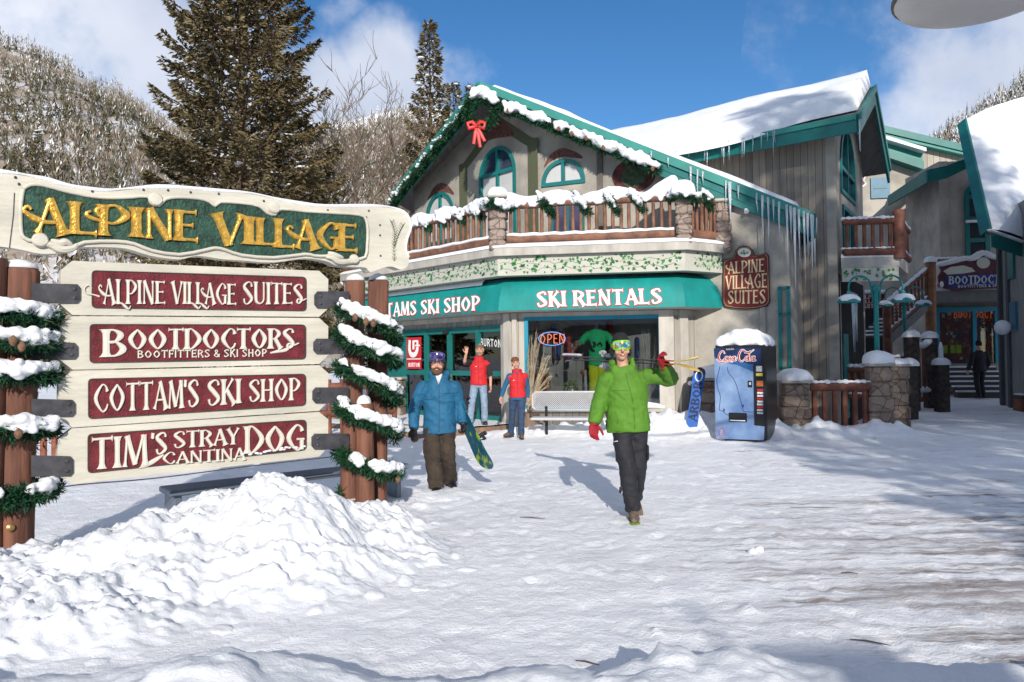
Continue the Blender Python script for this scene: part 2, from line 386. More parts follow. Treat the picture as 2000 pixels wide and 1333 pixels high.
def put_strokes(mb, strokes, fmap, nrm, h0, h1, grow=0.0, step=.0004):
    """fmap(x, y) -> world point on the panel; strokes become raised ribs standing h0..h1 proud"""
    nrm = Vector(nrm)
    for si, s in enumerate(strokes):
        m = len(s); vs = []; jit = (si % 7) * step
        for i in range(m):
            a = s[max(i - 1, 0)]; b = s[min(i + 1, m - 1)]; dx, dy = b[0] - a[0], b[1] - a[1]; L = math.hypot(dx, dy) or 1
            nx, ny = -dy / L, dx / L; x, y, w = s[i]; w += grow * 2
            ex = ey = 0
            if grow and i == 0: ex, ey = -dx / L * grow, -dy / L * grow
            if grow and i == m - 1: ex, ey = dx / L * grow, dy / L * grow
            for k, hh in ((-.5, h0), (-.36, h1 * .85 + h0 * .15), (0, h1), (.36, h1 * .85 + h0 * .15), (.5, h0)):
                vs.append(fmap(x + nx * w * k + ex, y + ny * w * k + ey) + nrm * (hh + jit))
        fs = [(i * 5 + k, i * 5 + k + 1, i * 5 + 6 + k, i * 5 + 5 + k) for i in range(m - 1) for k in range(4)]
        fs += [(0, 1, 2, 3, 4), tuple((m - 1) * 5 + k for k in (4, 3, 2, 1, 0))]
        mb.add(vs, fs)
def quad_map(pl, corners, w, wid):
    """corners: pixel (tl, tr, br, bl) on plane; maps x in 0..wid, y in 0..1"""
    C4 = [pl.px(*c) for c in corners]
    def f(x, y):
        a = x / wid; return C4[3] * ((1 - a) * (1 - y)) + C4[2] * (a * (1 - y)) + C4[0] * ((1 - a) * y) + C4[1] * (a * y) + pl.n * w
    return f
def quad_text(mb, pl, text, corners, w, h0=.0, h1=.012, style='serif', T=.2, t=.085, fl=None, sp=.03, grow=0.0):
    st, wid = layout(text, style, T, t, fl, sp); put_strokes(mb, st, quad_map(pl, corners, w, wid), pl.n, h0, h1, grow)
# ================================================================== snow materials
def snow_mat(name, col=(.84, .87, .92), bump=.5, dirt=False):
    m = bpy.data.materials.new(name); m.use_nodes = True; nt = m.node_tree; N = nt.nodes; L = nt.links; b = N['Principled BSDF']
    b.inputs['Roughness'].default_value = .62; b.inputs['Specular IOR Level'].default_value = .35
    tc = N.new('ShaderNodeTexCoord')
    def noise(sc, det, vec=None, rough=.6):
        n = N.new('ShaderNodeTexNoise'); n.inputs['Scale'].default_value = sc; n.inputs['Detail'].default_value = det; n.inputs['Roughness'].default_value = rough
        L.new(vec or tc.outputs['Object'], n.inputs['Vector']); return n
    def ramp(src, p0, p1, c0, c1):
        r = N.new('ShaderNodeValToRGB'); r.color_ramp.elements[0].position = p0; r.color_ramp.elements[1].position = p1
        r.color_ramp.elements[0].color = (*c0, 1); r.color_ramp.elements[1].color = (*c1, 1); L.new(src, r.inputs['Fac']); return r
    n1 = noise(2.2, 8)
    r1 = ramp(n1.outputs['Fac'], .35, .62, [c * .93 for c in col], col); base = r1.outputs[0]
    if dirt:
        # packed, dirty streaks where carts and boots have worn the snow, running to the right
        mp = N.new('ShaderNodeMapping'); mp.inputs['Rotation'].default_value = (0, 0, .32); mp.inputs['Scale'].default_value = (.30, 3.4, 1); L.new(tc.outputs['Object'], mp.inputs['Vector'])
        n2 = noise(1.5, 9, mp.outputs[0], .72); n3 = noise(.35, 3)
        sx = N.new('ShaderNodeSeparateXYZ'); L.new(tc.outputs['Object'], sx.inputs[0])
        mr = N.new('ShaderNodeMapRange'); mr.interpolation_type = 'SMOOTHSTEP'; L.new(sx.outputs['X'], mr.inputs['Value'])
        mr.inputs['From Min'].default_value = -1.6; mr.inputs['From Max'].default_value = 4.2; mr.inputs['To Min'].default_value = -.10; mr.inputs['To Max'].default_value = .125
        my = N.new('ShaderNodeMapRange'); my.interpolation_type = 'SMOOTHSTEP'; L.new(sx.outputs['Y'], my.inputs['Value'])
        my.inputs['From Min'].default_value = 6.0; my.inputs['From Max'].default_value = 11.0; my.inputs['To Min'].default_value = .0; my.inputs['To Max'].default_value = -.13
        a = N.new('ShaderNodeMath'); L.new(n2.outputs['Fac'], a.inputs[0]); L.new(mr.outputs[0], a.inputs[1])
        a2 = N.new('ShaderNodeMath'); L.new(a.outputs[0], a2.inputs[0]); L.new(my.outputs[0], a2.inputs[1])
        n6 = noise(6.5, 6); a3 = N.new('ShaderNodeMath'); a3.operation = 'MULTIPLY_ADD'; L.new(n6.outputs['Fac'], a3.inputs[0]); a3.inputs[1].default_value = .22; L.new(a2.outputs[0], a3.inputs[2])
        r2 = ramp(a3.outputs[0], .665, .80, (0, 0, 0), (1, 1, 1))
        mx = N.new('ShaderNodeMix'); mx.data_type = 'RGBA'; L.new(r2.outputs[0], mx.inputs['Factor']); L.new(base, mx.inputs[6]); mx.inputs[7].default_value = (.27, .22, .20, 1); base = mx.outputs[2]
        # broad grey-violet tint of packed snow and small dark crumbs
        n5 = noise(.9, 6); r5 = ramp(n5.outputs['Fac'], .40, .68, (0, 0, 0), (.55, .55, .55))
        mx2 = N.new('ShaderNodeMix'); mx2.data_type = 'RGBA'; L.new(r5.outputs[0], mx2.inputs['Factor']); L.new(base, mx2.inputs[6]); mx2.inputs[7].default_value = (.72, .72, .755, 1); base = mx2.outputs[2]
        n4 = noise(17, 3); r4 = ramp(n4.outputs['Fac'], .70, .76, (0, 0, 0), (.75, .75, .75))
        mx3 = N.new('ShaderNodeMix'); mx3.data_type = 'RGBA'; L.new(r4.outputs[0], mx3.inputs['Factor']); L.new(base, mx3.inputs[6]); mx3.inputs[7].default_value = (.28, .23, .19, 1); base = mx3.outputs[2]
    L.new(base, b.inputs['Base Color'])
    nb = noise(13, 9, None, .7); nc = noise(70, 4)
    ma = N.new('ShaderNodeMath'); ma.operation = 'MULTIPLY_ADD'; L.new(nc.outputs['Fac'], ma.inputs[0]); ma.inputs[1].default_value = .25; L.new(nb.outputs['Fac'], ma.inputs[2])
    bp = N.new('ShaderNodeBump'); bp.inputs['Strength'].default_value = bump; bp.inputs['Distance'].default_value = .035; L.new(ma.outputs[0], bp.inputs['Height']); L.new(bp.outputs[0], b.inputs['Normal'])
    MATS[name] = m; return m
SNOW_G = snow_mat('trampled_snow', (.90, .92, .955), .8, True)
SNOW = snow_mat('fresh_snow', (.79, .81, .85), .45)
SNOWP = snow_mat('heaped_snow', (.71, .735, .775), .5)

# ================================================================== ground
def ground_z(x, y):
    return .22 * sstep(17, 27, y) * sstep(1, 6, x) + .0 * x
def grow(a, b, s0, k):
    out = [a]; s = s0
    while out[-1] < b: out.append(out[-1] + s); s *= k
    return np.array(out)
def build_ground():
    ys = np.concatenate([np.linspace(-60, 1.5, 12), 2.0 + np.cumsum(np.concatenate([[0], np.linspace(.025, .09, 330)])), ])
    ys = np.concatenate([ys, grow(ys[-1] + .1, 900, .2, 1.09)])
    xp = np.concatenate([np.cumsum(np.linspace(.028, .09, 230)), ]); xp = np.concatenate([xp, grow(xp[-1] + .15, 900, .3, 1.13)])
    xs = np.concatenate([-xp[::-1], [0], xp])
    X, Y = np.meshgrid(xs, ys); Z = ground_z(X, Y)
    near = np.clip(1.3 - np.hypot(X, Y) / 60, 0, 1)
    n1 = fbm(X * .7, Y * .7, 3, 4) - .5; n2 = fbm(X * 3.1, Y * 3.1, 9, 4) - .5; n3 = fbm(X * 9, Y * 9, 21, 3) - .5
    Z = Z + near * (n1 * .04 + n2 * .020 + n3 * .026 * np.clip(1.6 - Y / 14, 0.2, 1))
    # foot and cart tracks: shallow troughs running left-right
    def prints(cs, seed, prob, L, Wd, depth):
        out = np.zeros_like(X); cx, cy = np.floor(X / cs), np.floor(Y / cs)
        for dx in (-1, 0, 1):
            for dy in (-1, 0, 1):
                ix, iy = cx + dx, cy + dy; px_ = (ix + .15 + .7 * _hash(ix, iy, seed)) * cs; py_ = (iy + .15 + .7 * _hash(ix, iy, seed + 1)) * cs; a = (_hash(ix, iy, seed + 2) - .5) * 2.2 + 1.5
                u = (X - px_) * np.cos(a) + (Y - py_) * np.sin(a); v = -(X - px_) * np.sin(a) + (Y - py_) * np.cos(a); r = (u / L) ** 2 + (v / Wd) ** 2
                on = _hash(ix, iy, seed + 3) < prob; out = out + on * (-np.exp(-(r ** 2)) + .45 * np.exp(-((np.sqrt(r) - 1.45) / .3) ** 2)) * depth * (.5 + _hash(ix, iy, seed + 4))
        return out
    foot = np.clip((Y - 3.2) / .8, 0, 1) * np.clip((17 - Y) / 1.5, 0, 1); Z = Z + foot * (prints(.42, 90, .6, .14, .06, .011) + prints(.33, 95, .5, .12, .055, .009))
    tr = vnoise(X * .35 + Y * .12, Y * 2.3 - X * .25, 33); Z = Z - near * .010 * sstep(.6, .85, tr)
    # crumbs of snow kicked about
    cr = vnoise(X * 7, Y * 7, 51); Z = Z + near * .03 * sstep(.86, .97, cr) * sstep(.5, .75, vnoise(X * .8, Y * .8, 52))
    # snow pushed up against the shop front and round the vending machine
    def heap(cx, cy, rx, ry, h, seed): return h * np.exp(-((X - cx) / rx) ** 2 - ((Y - cy) / ry) ** 2) * (.55 + .9 * fbm(X * 2.6, Y * 2.6, seed, 4))
    Z = Z + heap(3.5, 16.3, .9, .8, .34, 61) + heap(2.9, 15.9, 1.0, .5, .20, 62) + heap(5.05, 15.4, .45, .7, .42, 63) + heap(5.95, 15.2, .35, .6, .30, 64) + heap(7.35, 15.5, .6, .6, .36, 65)
    Z = Z + heap(1.4, 16.6, 1.8, .4, .2, 66) + heap(-1.4, 9.4, .8, .5, .10, 67) + heap(4.5, 15.7, .6, .6, .26, 68) + heap(6.6, 15.1, .6, .35, .16, 69)
    lump = sstep(.5, .8, vnoise(X * 5.5, Y * 5.5, 70)) * .10 * np.clip(heap(3.5, 16.0, 1.6, .8, 1, 61) + heap(5.5, 15.3, 1.2, .6, 1, 63) + heap(7.3, 15.4, .7, .6, 1, 65) + heap(1.4, 16.6, 1.8, .4, 1, 66), 0, 1); Z = Z + lump
    # far beyond the village the valley floor
    mb = MB(); me = bpy.data.meshes.new('snow_ground')
    a, b = X.shape; V = np.stack([X, Y, Z], -1).reshape(-1, 3)
    i, j = np.meshgrid(np.arange(a - 1), np.arange(b - 1), indexing='ij'); q = (i * b + j).ravel()
    F = np.stack([q, q + 1, q + b + 1, q + b], -1)
    mesh_np(me, V, F); me.materials.append(SNOW_G); me.polygons.foreach_set('use_smooth', [True] * len(me.polygons))
    o = bpy.data.objects.new('snow_ground', me); COL.objects.link(o); o['kind'] = 'structure'
def mesh_np(me, V, F):
    k = F.shape[1]; me.vertices.add(len(V)); me.vertices.foreach_set('co', V.astype(np.float32).ravel())
    me.loops.add(F.size); me.loops.foreach_set('vertex_index', F.astype(np.int32).ravel())
    me.polygons.add(len(F)); me.polygons.foreach_set('loop_start', np.arange(0, F.size, k, dtype=np.int32))
    try: me.polygons.foreach_set('loop_total', np.full(len(F), k, dtype=np.int32))
    except Exception: pass
    me.update(calc_edges=True)
def heightfield(name, x0, x1, y0, y1, step, zf, mat, kind='structure'):
    xs = np.arange(x0, x1 + step, step); ys = np.arange(y0, y1 + step, step); X, Y = np.meshgrid(xs, ys); Z = zf(X, Y)
    a, b = X.shape; V = np.stack([X, Y, Z], -1).reshape(-1, 3); i, j = np.meshgrid(np.arange(a - 1), np.arange(b - 1), indexing='ij'); q = (i * b + j).ravel()
    F = np.stack([q, q + 1, q + b + 1, q + b], -1); zz = Z.ravel()
    F = F[(zz[F] > -.25).any(1)]
    me = bpy.data.meshes.new(name); mesh_np(me, V, F); me.materials.append(mat); me.polygons.foreach_set('use_smooth', [True] * len(me.polygons))
    o = bpy.data.objects.new(name, me); COL.objects.link(o); o['kind'] = kind; return o
build_ground()

def pile_z(X, Y):
    # shovelled heap under the big sign: a high lobe by the right posts and a long tail to the left
    wx = X + .35 * (fbm(X * 1.3, Y * 1.3, 71, 3) - .5); wy = Y + .35 * (fbm(X * 1.3, Y * 1.3, 72, 3) - .5)
    def lobe(cx, cy, rx, ry, h, a=0.0):
        c, s = math.cos(a), math.sin(a); u = ((wx - cx) * c + (wy - cy) * s) / rx; v = (-(wx - cx) * s + (wy - cy) * c) / ry
        return h * 1.14 * np.exp(-1.7 * (u * u + v * v)) - .055 - .02 * np.clip(u * u + v * v - 2, 0, 9)
    z = np.maximum.reduce([lobe(-2.2, 6.55, 1.35, 1.25, .62), lobe(-2.75, 6.1, 1.5, 1.2, .43, .5), lobe(-3.6, 5.6, 1.6, 1.1, .27, .5), lobe(-1.75, 7.4, .8, .8, .30), lobe(-1.35, 7.75, .75, .55, .2), lobe(-3.3, 4.9, 1.8, .9, .22, .4)])
    lump = fbm(X * 2.4, Y * 2.4, 73, 5) - .5; ridge = 1 - np.abs(2 * fbm(X * 3.3, Y * 3.3, 74, 4) - 1)
    chunk = sstep(.52, .66, vnoise(X * 5.2 + lump, Y * 5.2, 75)); fine = fbm(X * 14, Y * 14, 76, 4) - .5
    edge = sstep(-.06, .14, z)
    r2 = 1 - np.abs(2 * fbm(X * 8.5, Y * 8.5, 79, 4) - 1); cl = sstep(.55, .7, vnoise(X * 11 + lump * 3, Y * 11, 77)); f2 = fbm(X * 33, Y * 33, 80, 3) - .5
    z = z + edge * (.21 * lump + .09 * (ridge - .7) + .055 * (r2 - .7) + .035 * chunk + .03 * cl + .05 * fine + .02 * f2)
    small = sstep(.72, .9, vnoise(X * 6, Y * 6, 78)) * .03 * sstep(-.45, -.05, z)
    return np.where(z > -.3, np.maximum(z, -.12) + small * (z < .1), -1)
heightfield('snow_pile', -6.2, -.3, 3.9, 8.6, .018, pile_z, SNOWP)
def bank_z(X, Y):
    # bank of shovelled snow right in front of the camera
    c = 3.48 - .10 * np.abs(X) * .6 + .22 * (fbm(X * .8, X * 0 + 2, 81, 3) - .5)
    h = .15 + .30 * fbm(X * 1.15 + 3.3, X * 0, 82, 4)
    h = h + .13 * np.exp(-((X + 1.32) / .28) ** 2) + .07 * np.exp(-((X + .95) / .4) ** 2) + .04 * np.exp(-((X - 1.15) / .3) ** 2) - .10 * np.exp(-((X + .45) / .35) ** 2)
    prof = 1 - ((Y - c) / np.where(Y > c, .42, 1.4)) ** 2
    z = h * np.clip(prof, -1.2, 1) + .10 * (fbm(X * 3.2, Y * 3.2, 83, 4) - .5) + .03 * (fbm(X * 12, Y * 12, 84, 3) - .5)
    z = z + .025 * sstep(.62, .8, vnoise(X * 4.3, Y * 4.3, 86)) * sstep(-.3, .3, prof)
    z = z + 0.03 * np.exp(-((X - .665) / .016) ** 2 - ((Y - 3.55) / .05) ** 2)
    return np.where(prof > -1.1, np.maximum(z, -.1), -1)
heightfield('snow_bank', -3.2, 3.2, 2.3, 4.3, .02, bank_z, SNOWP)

# ================================================================== mountains and their forest
def interp(tab, x):
    xs, ys = zip(*tab); return np.interp(x, xs, ys)
class Hill:
    """slope rising from distance d0 (valley floor) to a ridge at distance d1 whose skyline is tabulated by bearing"""
    def __init__(s, tab, d0, d1, amp, seed, pw=1.0): s.tab = tab; s.d0 = d0; s.d1 = d1; s.amp = amp; s.seed = seed; s.pw = pw
    def at(s, px, t):
        px = np.asarray(px, float); t = np.asarray(t, float); yr = interp(s.tab, px) + 14 * (fbm(px * .02, px * 0, s.seed + 3, 3) - .5)
        d = s.d0 + (s.d1 - s.d0) * t; x = (px - 1000) / FPX * d
        zr = EYE + (HZ - (px - 1000) * ROLL - yr) / FPX * s.d1
        z = zr * np.clip(t, 0, 1) ** s.pw - np.clip(t - 1, 0, 9) * s.d1 * .25 + s.amp * (fbm(x * .012, d * .012, s.seed, 4) - .5) * np.clip(t * 4, 0, 1) * np.clip((1.08 - t) * 6, 0, 1)
        return x, d, z
    def build(s, name, p0, p1, mat):
        px = np.linspace(p0, p1, 160); t = np.linspace(-.04, 1.3, 60); P, T = np.meshgrid(px, t); X, Y, Z = s.at(P, T)
        a, b = X.shape; V = np.stack([X, Y, Z], -1).reshape(-1, 3); i, j = np.meshgrid(np.arange(a - 1), np.arange(b - 1), indexing='ij'); q = (i * b + j).ravel()
        me = bpy.data.meshes.new(name); mesh_np(me, V, np.stack([q, q + 1, q + b + 1, q + b], -1)); me.materials.append(mat); me.polygons.foreach_set('use_smooth', [True] * len(me.polygons))
        o = bpy.data.objects.new(name, me); COL.objects.link(o); o['kind'] = 'structure'
hill_l = Hill([(-900, 180), (-500, 40), (-200, 30), (0, 82), (60, 100), (100, 112), (160, 140), (215, 172), (280, 205), (340, 250), (420, 300), (520, 360), (640, 430), (760, 520)], 95, 330, 10, 5)
hill_m = Hill([(380, 330), (500, 300), (600, 272), (700, 250), (780, 228), (860, 250), (960, 330), (1100, 480), (1300, 560)], 130, 450, 12, 8)
hill_b = Hill([(300, 330), (480, 290), (600, 248), (680, 228), (760, 208), (830, 205), (900, 225), (1050, 330), (1300, 520)], 460, 800, 10, 11)
hill_r = Hill([(1500, 560), (1700, 420), (1790, 318), (1830, 280), (1880, 240), (1940, 205), (2000, 165), (2150, 80), (2500, 20), (2900, 60)], 90, 300, 8, 14)
HS = M('hillside_snow', (.27, .215, .17), rough=.8, scale=.06, col2=(.70, .71, .74), detail=9, lo=.46, hi=.68)
HSR = M('far_snow', (.74, .75, .76), rough=.8, scale=.03, col2=(.86, .88, .92), detail=8)
HSM = M('mid_slope', (.30, .24, .17), rough=.9, scale=.06, col2=(.62, .60, .58), detail=9, lo=.45, hi=.7)
hill_l.build('left_hill', -900, 760, HS); hill_m.build('middle_hill', 380, 1300, HSM); hill_b.build('far_hill', 300, 1300, HSR); hill_r.build('right_hill', 1500, 2900, HS)

def tone_mat(name, stops, rough=.85):
    m = bpy.data.materials.new(name); m.use_nodes = True; N = m.node_tree.nodes; L = m.node_tree.links; b = N['Principled BSDF']; b.inputs['Roughness'].default_value = rough
    b.inputs['Specular IOR Level'].default_value = .15
    at = N.new('ShaderNodeAttribute'); at.attribute_name = 'tone'; cr = N.new('ShaderNodeValToRGB'); e = cr.color_ramp.elements
    e[0].position, e[0].color = stops[0][0], (*stops[0][1], 1); e[1].position, e[1].color = stops[-1][0], (*stops[-1][1], 1)
    for p, c in stops[1:-1]:
        q = e.new(p); q.color = (*c, 1)
    L.new(at.outputs['Fac'], cr.inputs['Fac']); L.new(cr.outputs[0], b.inputs['Base Color']); return m
FOREST = tone_mat('forest', [(0, (.10, .075, .045)), (.3, (.085, .085, .045)), (.55, (.13, .12, .085)), (.62, (.20, .16, .12)), (.8, (.28, .23, .18)), (.84, (.55, .55, .57)), (1, (.78, .80, .84))])
def forest(name, hill, n, p0, p1, hgt, rel, K, seed, frost, bare, label, tmax=1.0, tpow=.6, dens=None):
    g = np.random.default_rng(seed); px = g.uniform(p0, p1, n); t = g.uniform(.0, 1, n) ** tpow * tmax
    x, d, z = hill.at(px, t)
    keep = fbm(x * .035, d * .03, seed + 1, 3) + g.uniform(-.12, .12, n) > (.36 if dens is None else dens)
    x, d, z = x[keep], d[keep], z[keep]; n = len(x)
    h = hgt * g.uniform(.55, 1.25, n); isb = g.random(n) < bare * np.clip(3.2 * fbm(x * .022 + 7, d * .02, seed + 9, 3) - .6, .05, 1.9)
    f = g.random((n, K)) ** 1.25; a = g.uniform(0, 2 * np.pi, (n, K)); r = rel * h[:, None] * (1.03 - f) ** .9 * g.uniform(.55, 1.1, (n, K))
    # bare broadleaf trees: upright slivers in a rounded crown
    r = np.where(isb[:, None], rel * 1.3 * h[:, None] * np.sqrt(np.clip(1 - (2 * f - .9) ** 2, .05, 1)) * g.uniform(0, 1, (n, K)), r)
    w = np.where(isb[:, None], .05, .30); B = np.stack([x, d, z], -1)[:, None, :]
    def P(rr, aa, zz): return B + np.stack([rr * np.cos(aa), rr * np.sin(aa), zz], -1)
    hh = h[:, None]; zt = f * hh
    V0 = np.where(isb[:, None, None], P(r * .4, a, np.maximum(zt - .14 * hh, 0)), P(r * .1, a, zt + .07 * hh))
    V1 = P(r, a - w, np.where(isb[:, None], zt, zt - .10 * hh)); V2 = P(r * g.uniform(.7, 1.1, (n, K)), a + w, np.where(isb[:, None], zt + .06 * hh, zt - .12 * hh * g.uniform(.3, 1.2, (n, K))))
    V = np.stack([V0, V1, V2], 2).reshape(-1, 3); F = np.arange(len(V)).reshape(-1, 3)
    tree = np.where(isb, g.uniform(.63, .80, n), g.uniform(0, .55, n))[:, None] + g.uniform(-.05, .05, (n, K))
    fr = g.random((n, K)) < frost * g.uniform(.2, 1.8, n)[:, None]; tone = np.where(fr, g.uniform(.84, 1, (n, K)), np.clip(tree, 0, .8))
    me = bpy.data.meshes.new(name); mesh_np(me, V, F); me.materials.append(FOREST)
    at = me.attributes.new('tone', 'FLOAT', 'POINT'); at.data.foreach_set('value', np.repeat(tone.ravel(), 3).astype(np.float32))
    o = bpy.data.objects.new(name, me); COL.objects.link(o); o['kind'] = 'stuff'; o['label'] = label; o['category'] = 'forest'
forest('hill_forest', hill_l, 9000, -500, 740, 6.8, .20, 30, 41, .12, .50, 'snow dusted mixed forest covering the steep left hillside', dens=.42)
forest('valley_forest', hill_m, 6500, 480, 1100, 8.5, .20, 22, 42, .16, .5, 'brown winter forest on the middle slope behind the bare tree', dens=.25)
forest('ridge_forest', hill_b, 3600, 380, 1200, 11, .20, 16, 43, .96, 0, 'frosted white forest along the far bright ridge', tpow=.35, dens=.1)
forest('frosted_forest', hill_r, 2000, 1760, 2300, 6.5, .17, 60, 44, .45, .2, 'frosted trees on the hill above the right roofs', dens=.25)

# ------------------------------------------------------------------ single conifers
NEEDLE = tone_mat('needles', [(0, (.04, .038, .02)), (.45, (.11, .085, .042)), (.8, (.18, .14, .07)), (1, (.25, .20, .11))])
BARK = M('bark', (.12, .08, .055), rough=.9, scale=8, bump=.5, stretch=(1, 1, .25), var=.35)
def conifer(name, label, cat, base, h, rad, nbr, leaf, seed, first=.08, snow=.3, lean=(0, 0), group=None, dens=1.0, simple=False, kpow=.85):
    g = random.Random(seed); base = Vector(base); t = thing(name, label, cat, base, group)
    tr = MB(); N = 10; tp = [base + Vector((lean[0] * h * (k / N) ** 2, lean[1] * h * (k / N), h * k / N)) for k in range(N + 1)]
    tr.tube(tp, [max(.012 * h * (1 - k / N) * 1.25 + .01, .008) for k in range(N + 1)], 9)
    def axis(f): return base + Vector((lean[0] * h * f * f, lean[1] * h * f, h * f))
    LV = []; TN = []; SV = MB(); br = MB()
    def leafq(p, d, L, w, tone):
        d = d.normalized(); s = d.cross(Vector((g.uniform(-1, 1), g.uniform(-1, 1), g.uniform(-1, 1)))); s = s.normalized() * w * .5 if s.length > 1e-4 else Vector((w, 0, 0))
        a = p; c = p + d * L; m = p + d * L * .45; LV.append((a, m + s, c, m - s)); TN.append(tone)
    for b in range(nbr):
        f = first + (1 - first) * (b + g.random()) / nbr; f = min(f, .985); ang = b * 2.399 + g.uniform(-.5, .5)
        Lb = rad * ((1 - f) / (1 - first)) ** kpow * g.choice((g.uniform(.55, .85), g.uniform(.8, 1.05), g.uniform(.95, 1.15))) + .006 * h
        o = axis(f); dr = Vector((math.cos(ang), math.sin(ang), 0)); up = .62 * f - .10 + g.uniform(-.16, .2); nseg = 7
        P = []
        for k in range(nseg + 1):
            q = k / nseg; P.append(o + dr * (Lb * q) + Vector((0, 0, Lb * (up * q - .38 * q * q * (1 - f) + .30 * q ** 3))))
        if not simple: br.tube(P, [.012 + .02 * Lb * (1 - k / nseg) * .6 for k in range(nseg + 1)], 5, caps=False)
        tone0 = g.uniform(.1, .8); nl = int(dens * (10 + 46 * Lb / leaf * .16))
        for k in range(nl):
            q = .12 + .9 * math.sqrt(g.random()); i = min(int(q * nseg), nseg - 1); p = P[i].lerp(P[i + 1], min(q * nseg - i, 1.1))
            side = dr.cross(Vector((0, 0, 1))) * g.choice((-1, 1)); spread = (1.08 - q) * .38 * Lb * g.random() + .3 * leaf
            d = (dr * g.uniform(.3, 1) + side * g.uniform(.2, 1) + Vector((0, 0, g.uniform(-.7, .45))))
            p = p + side * spread + dr * spread * .35 + Vector((0, 0, -spread * g.uniform(0, .7)))
            leafq(p, d, leaf * g.uniform(.7, 1.5), leaf * g.uniform(.25, .5), min(1, max(0, tone0 + g.uniform(-.35, .35))))
        if g.random() < snow:
            q = g.uniform(.35, .95); i = min(int(q * nseg), nseg - 1); p = P[i]
            for e in range(g.randint(1, 4)):
                s_ = leaf * g.uniform(.25, .75); p2 = p + dr * (e * s_ * 1.1) + Vector((g.uniform(-1, 1) * s_, g.uniform(-1, 1) * s_, leaf * .25))
                SV.ball(p2, (s_ * g.uniform(.8, 1.6), s_ * g.uniform(.8, 1.6), s_ * .42), 7, 5)
    for k in range(int(30 * dens)):
        leafq(axis(1 - .05 * g.random()), Vector((g.uniform(-1, 1), g.uniform(-1, 1), g.uniform(.2, 1.5))), leaf * 1.2, leaf * .35, g.uniform(.2, .8))
    V = np.array([[tuple(p) for p in q] for q in LV]).reshape(-1, 3) - np.array(base); F = np.arange(len(V)).reshape(-1, 4)
    me = bpy.data.meshes.new('crown'); mesh_np(me, V, F); me.materials.append(NEEDLE)
    at = me.attributes.new('tone', 'FLOAT', 'POINT'); at.data.foreach_set('value', np.repeat(np.array(TN), 4).astype(np.float32))
    co = bpy.data.objects.new('crown', me); COL.objects.link(co); co.parent = t; ORG[co.name] = base
    if br.v: tr.add(br.v, br.f)
    part('trunk', tr, BARK, t)
    if SV.v: part('snow_clump', SV, SNOW, t, smooth=True)['kind'] = 'stuff'
    return t
conifer('spruce_tree', 'tall broad brown-green spruce with snow on its boughs right behind the big sign', 'tree', (-7.9, 22.5, 0), 16.8, 3.15, 470, .16, 3, first=.1, snow=.5, dens=1.9, kpow=.60)
conifer('spruce_tree', 'slim tall spruce rising left of the roof peak beside the bare tree', 'tree', (-4.35, 42, 0), 20.2, 2.35, 240, .24, 4, first=.1, snow=.14, dens=1.3, kpow=.8)
conifer('spruce_tree', 'small spruce tip just left of the roof peak, right of the slim tall one', 'tree', (-3.35, 46, 0), 18.2, 2.3, 150, .26, 5, first=.2, snow=.15, dens=1.1)
conifer('spruce_tree', 'smallest spruce tip touching the left roof edge near its peak', 'tree', (-2.55, 50, 0), 19.4, 2.0, 120, .28, 6, first=.2, snow=.1, dens=1.0)
hz = [(213, 318, 62, 'dark young conifer low on the left hill, nearest the big spruce'), (160, 330, 50, 'dark conifer on the left hill beside a snowy gap, second from the spruce'), (116, 352, 46, 'small dark conifer low on the left hill just above the green sign'),
      (75, 345, 95, 'tall dark conifer on the left hill above the letter A of the sign'), (32, 352, 70, 'dark conifer on the left hill at the edge of the photo'), (58, 352, 40, 'low bushy conifer on the left hill between two taller ones'), (250, 350, 44, 'conifer at the foot of the left hill partly behind the big spruce')]
for k, (px, yb, hp, lab) in enumerate(hz):
    tt = .36 + .03 * (k % 3); x, d, z = hill_l.at(px, tt); q = EYE + (HZ - yb - (px - 1000) * ROLL) / FPX * d
    # walk down the slope to the height the tree stands at
    for tt in np.linspace(.05, .9, 120):
        x, d, z = hill_l.at(px, tt)
        if z >= EYE + (HZ - (px - 1000) * ROLL - yb) / FPX * d: break
    hh = hp / FPX * float(d); conifer('hillside_conifer', lab, 'tree', (float(x), float(d), float(z) - .5), hh, hh * .19, 70, hh * .055, 60 + k, first=.06, snow=.12, group='single conifers on the left hill', dens=.8, simple=True)

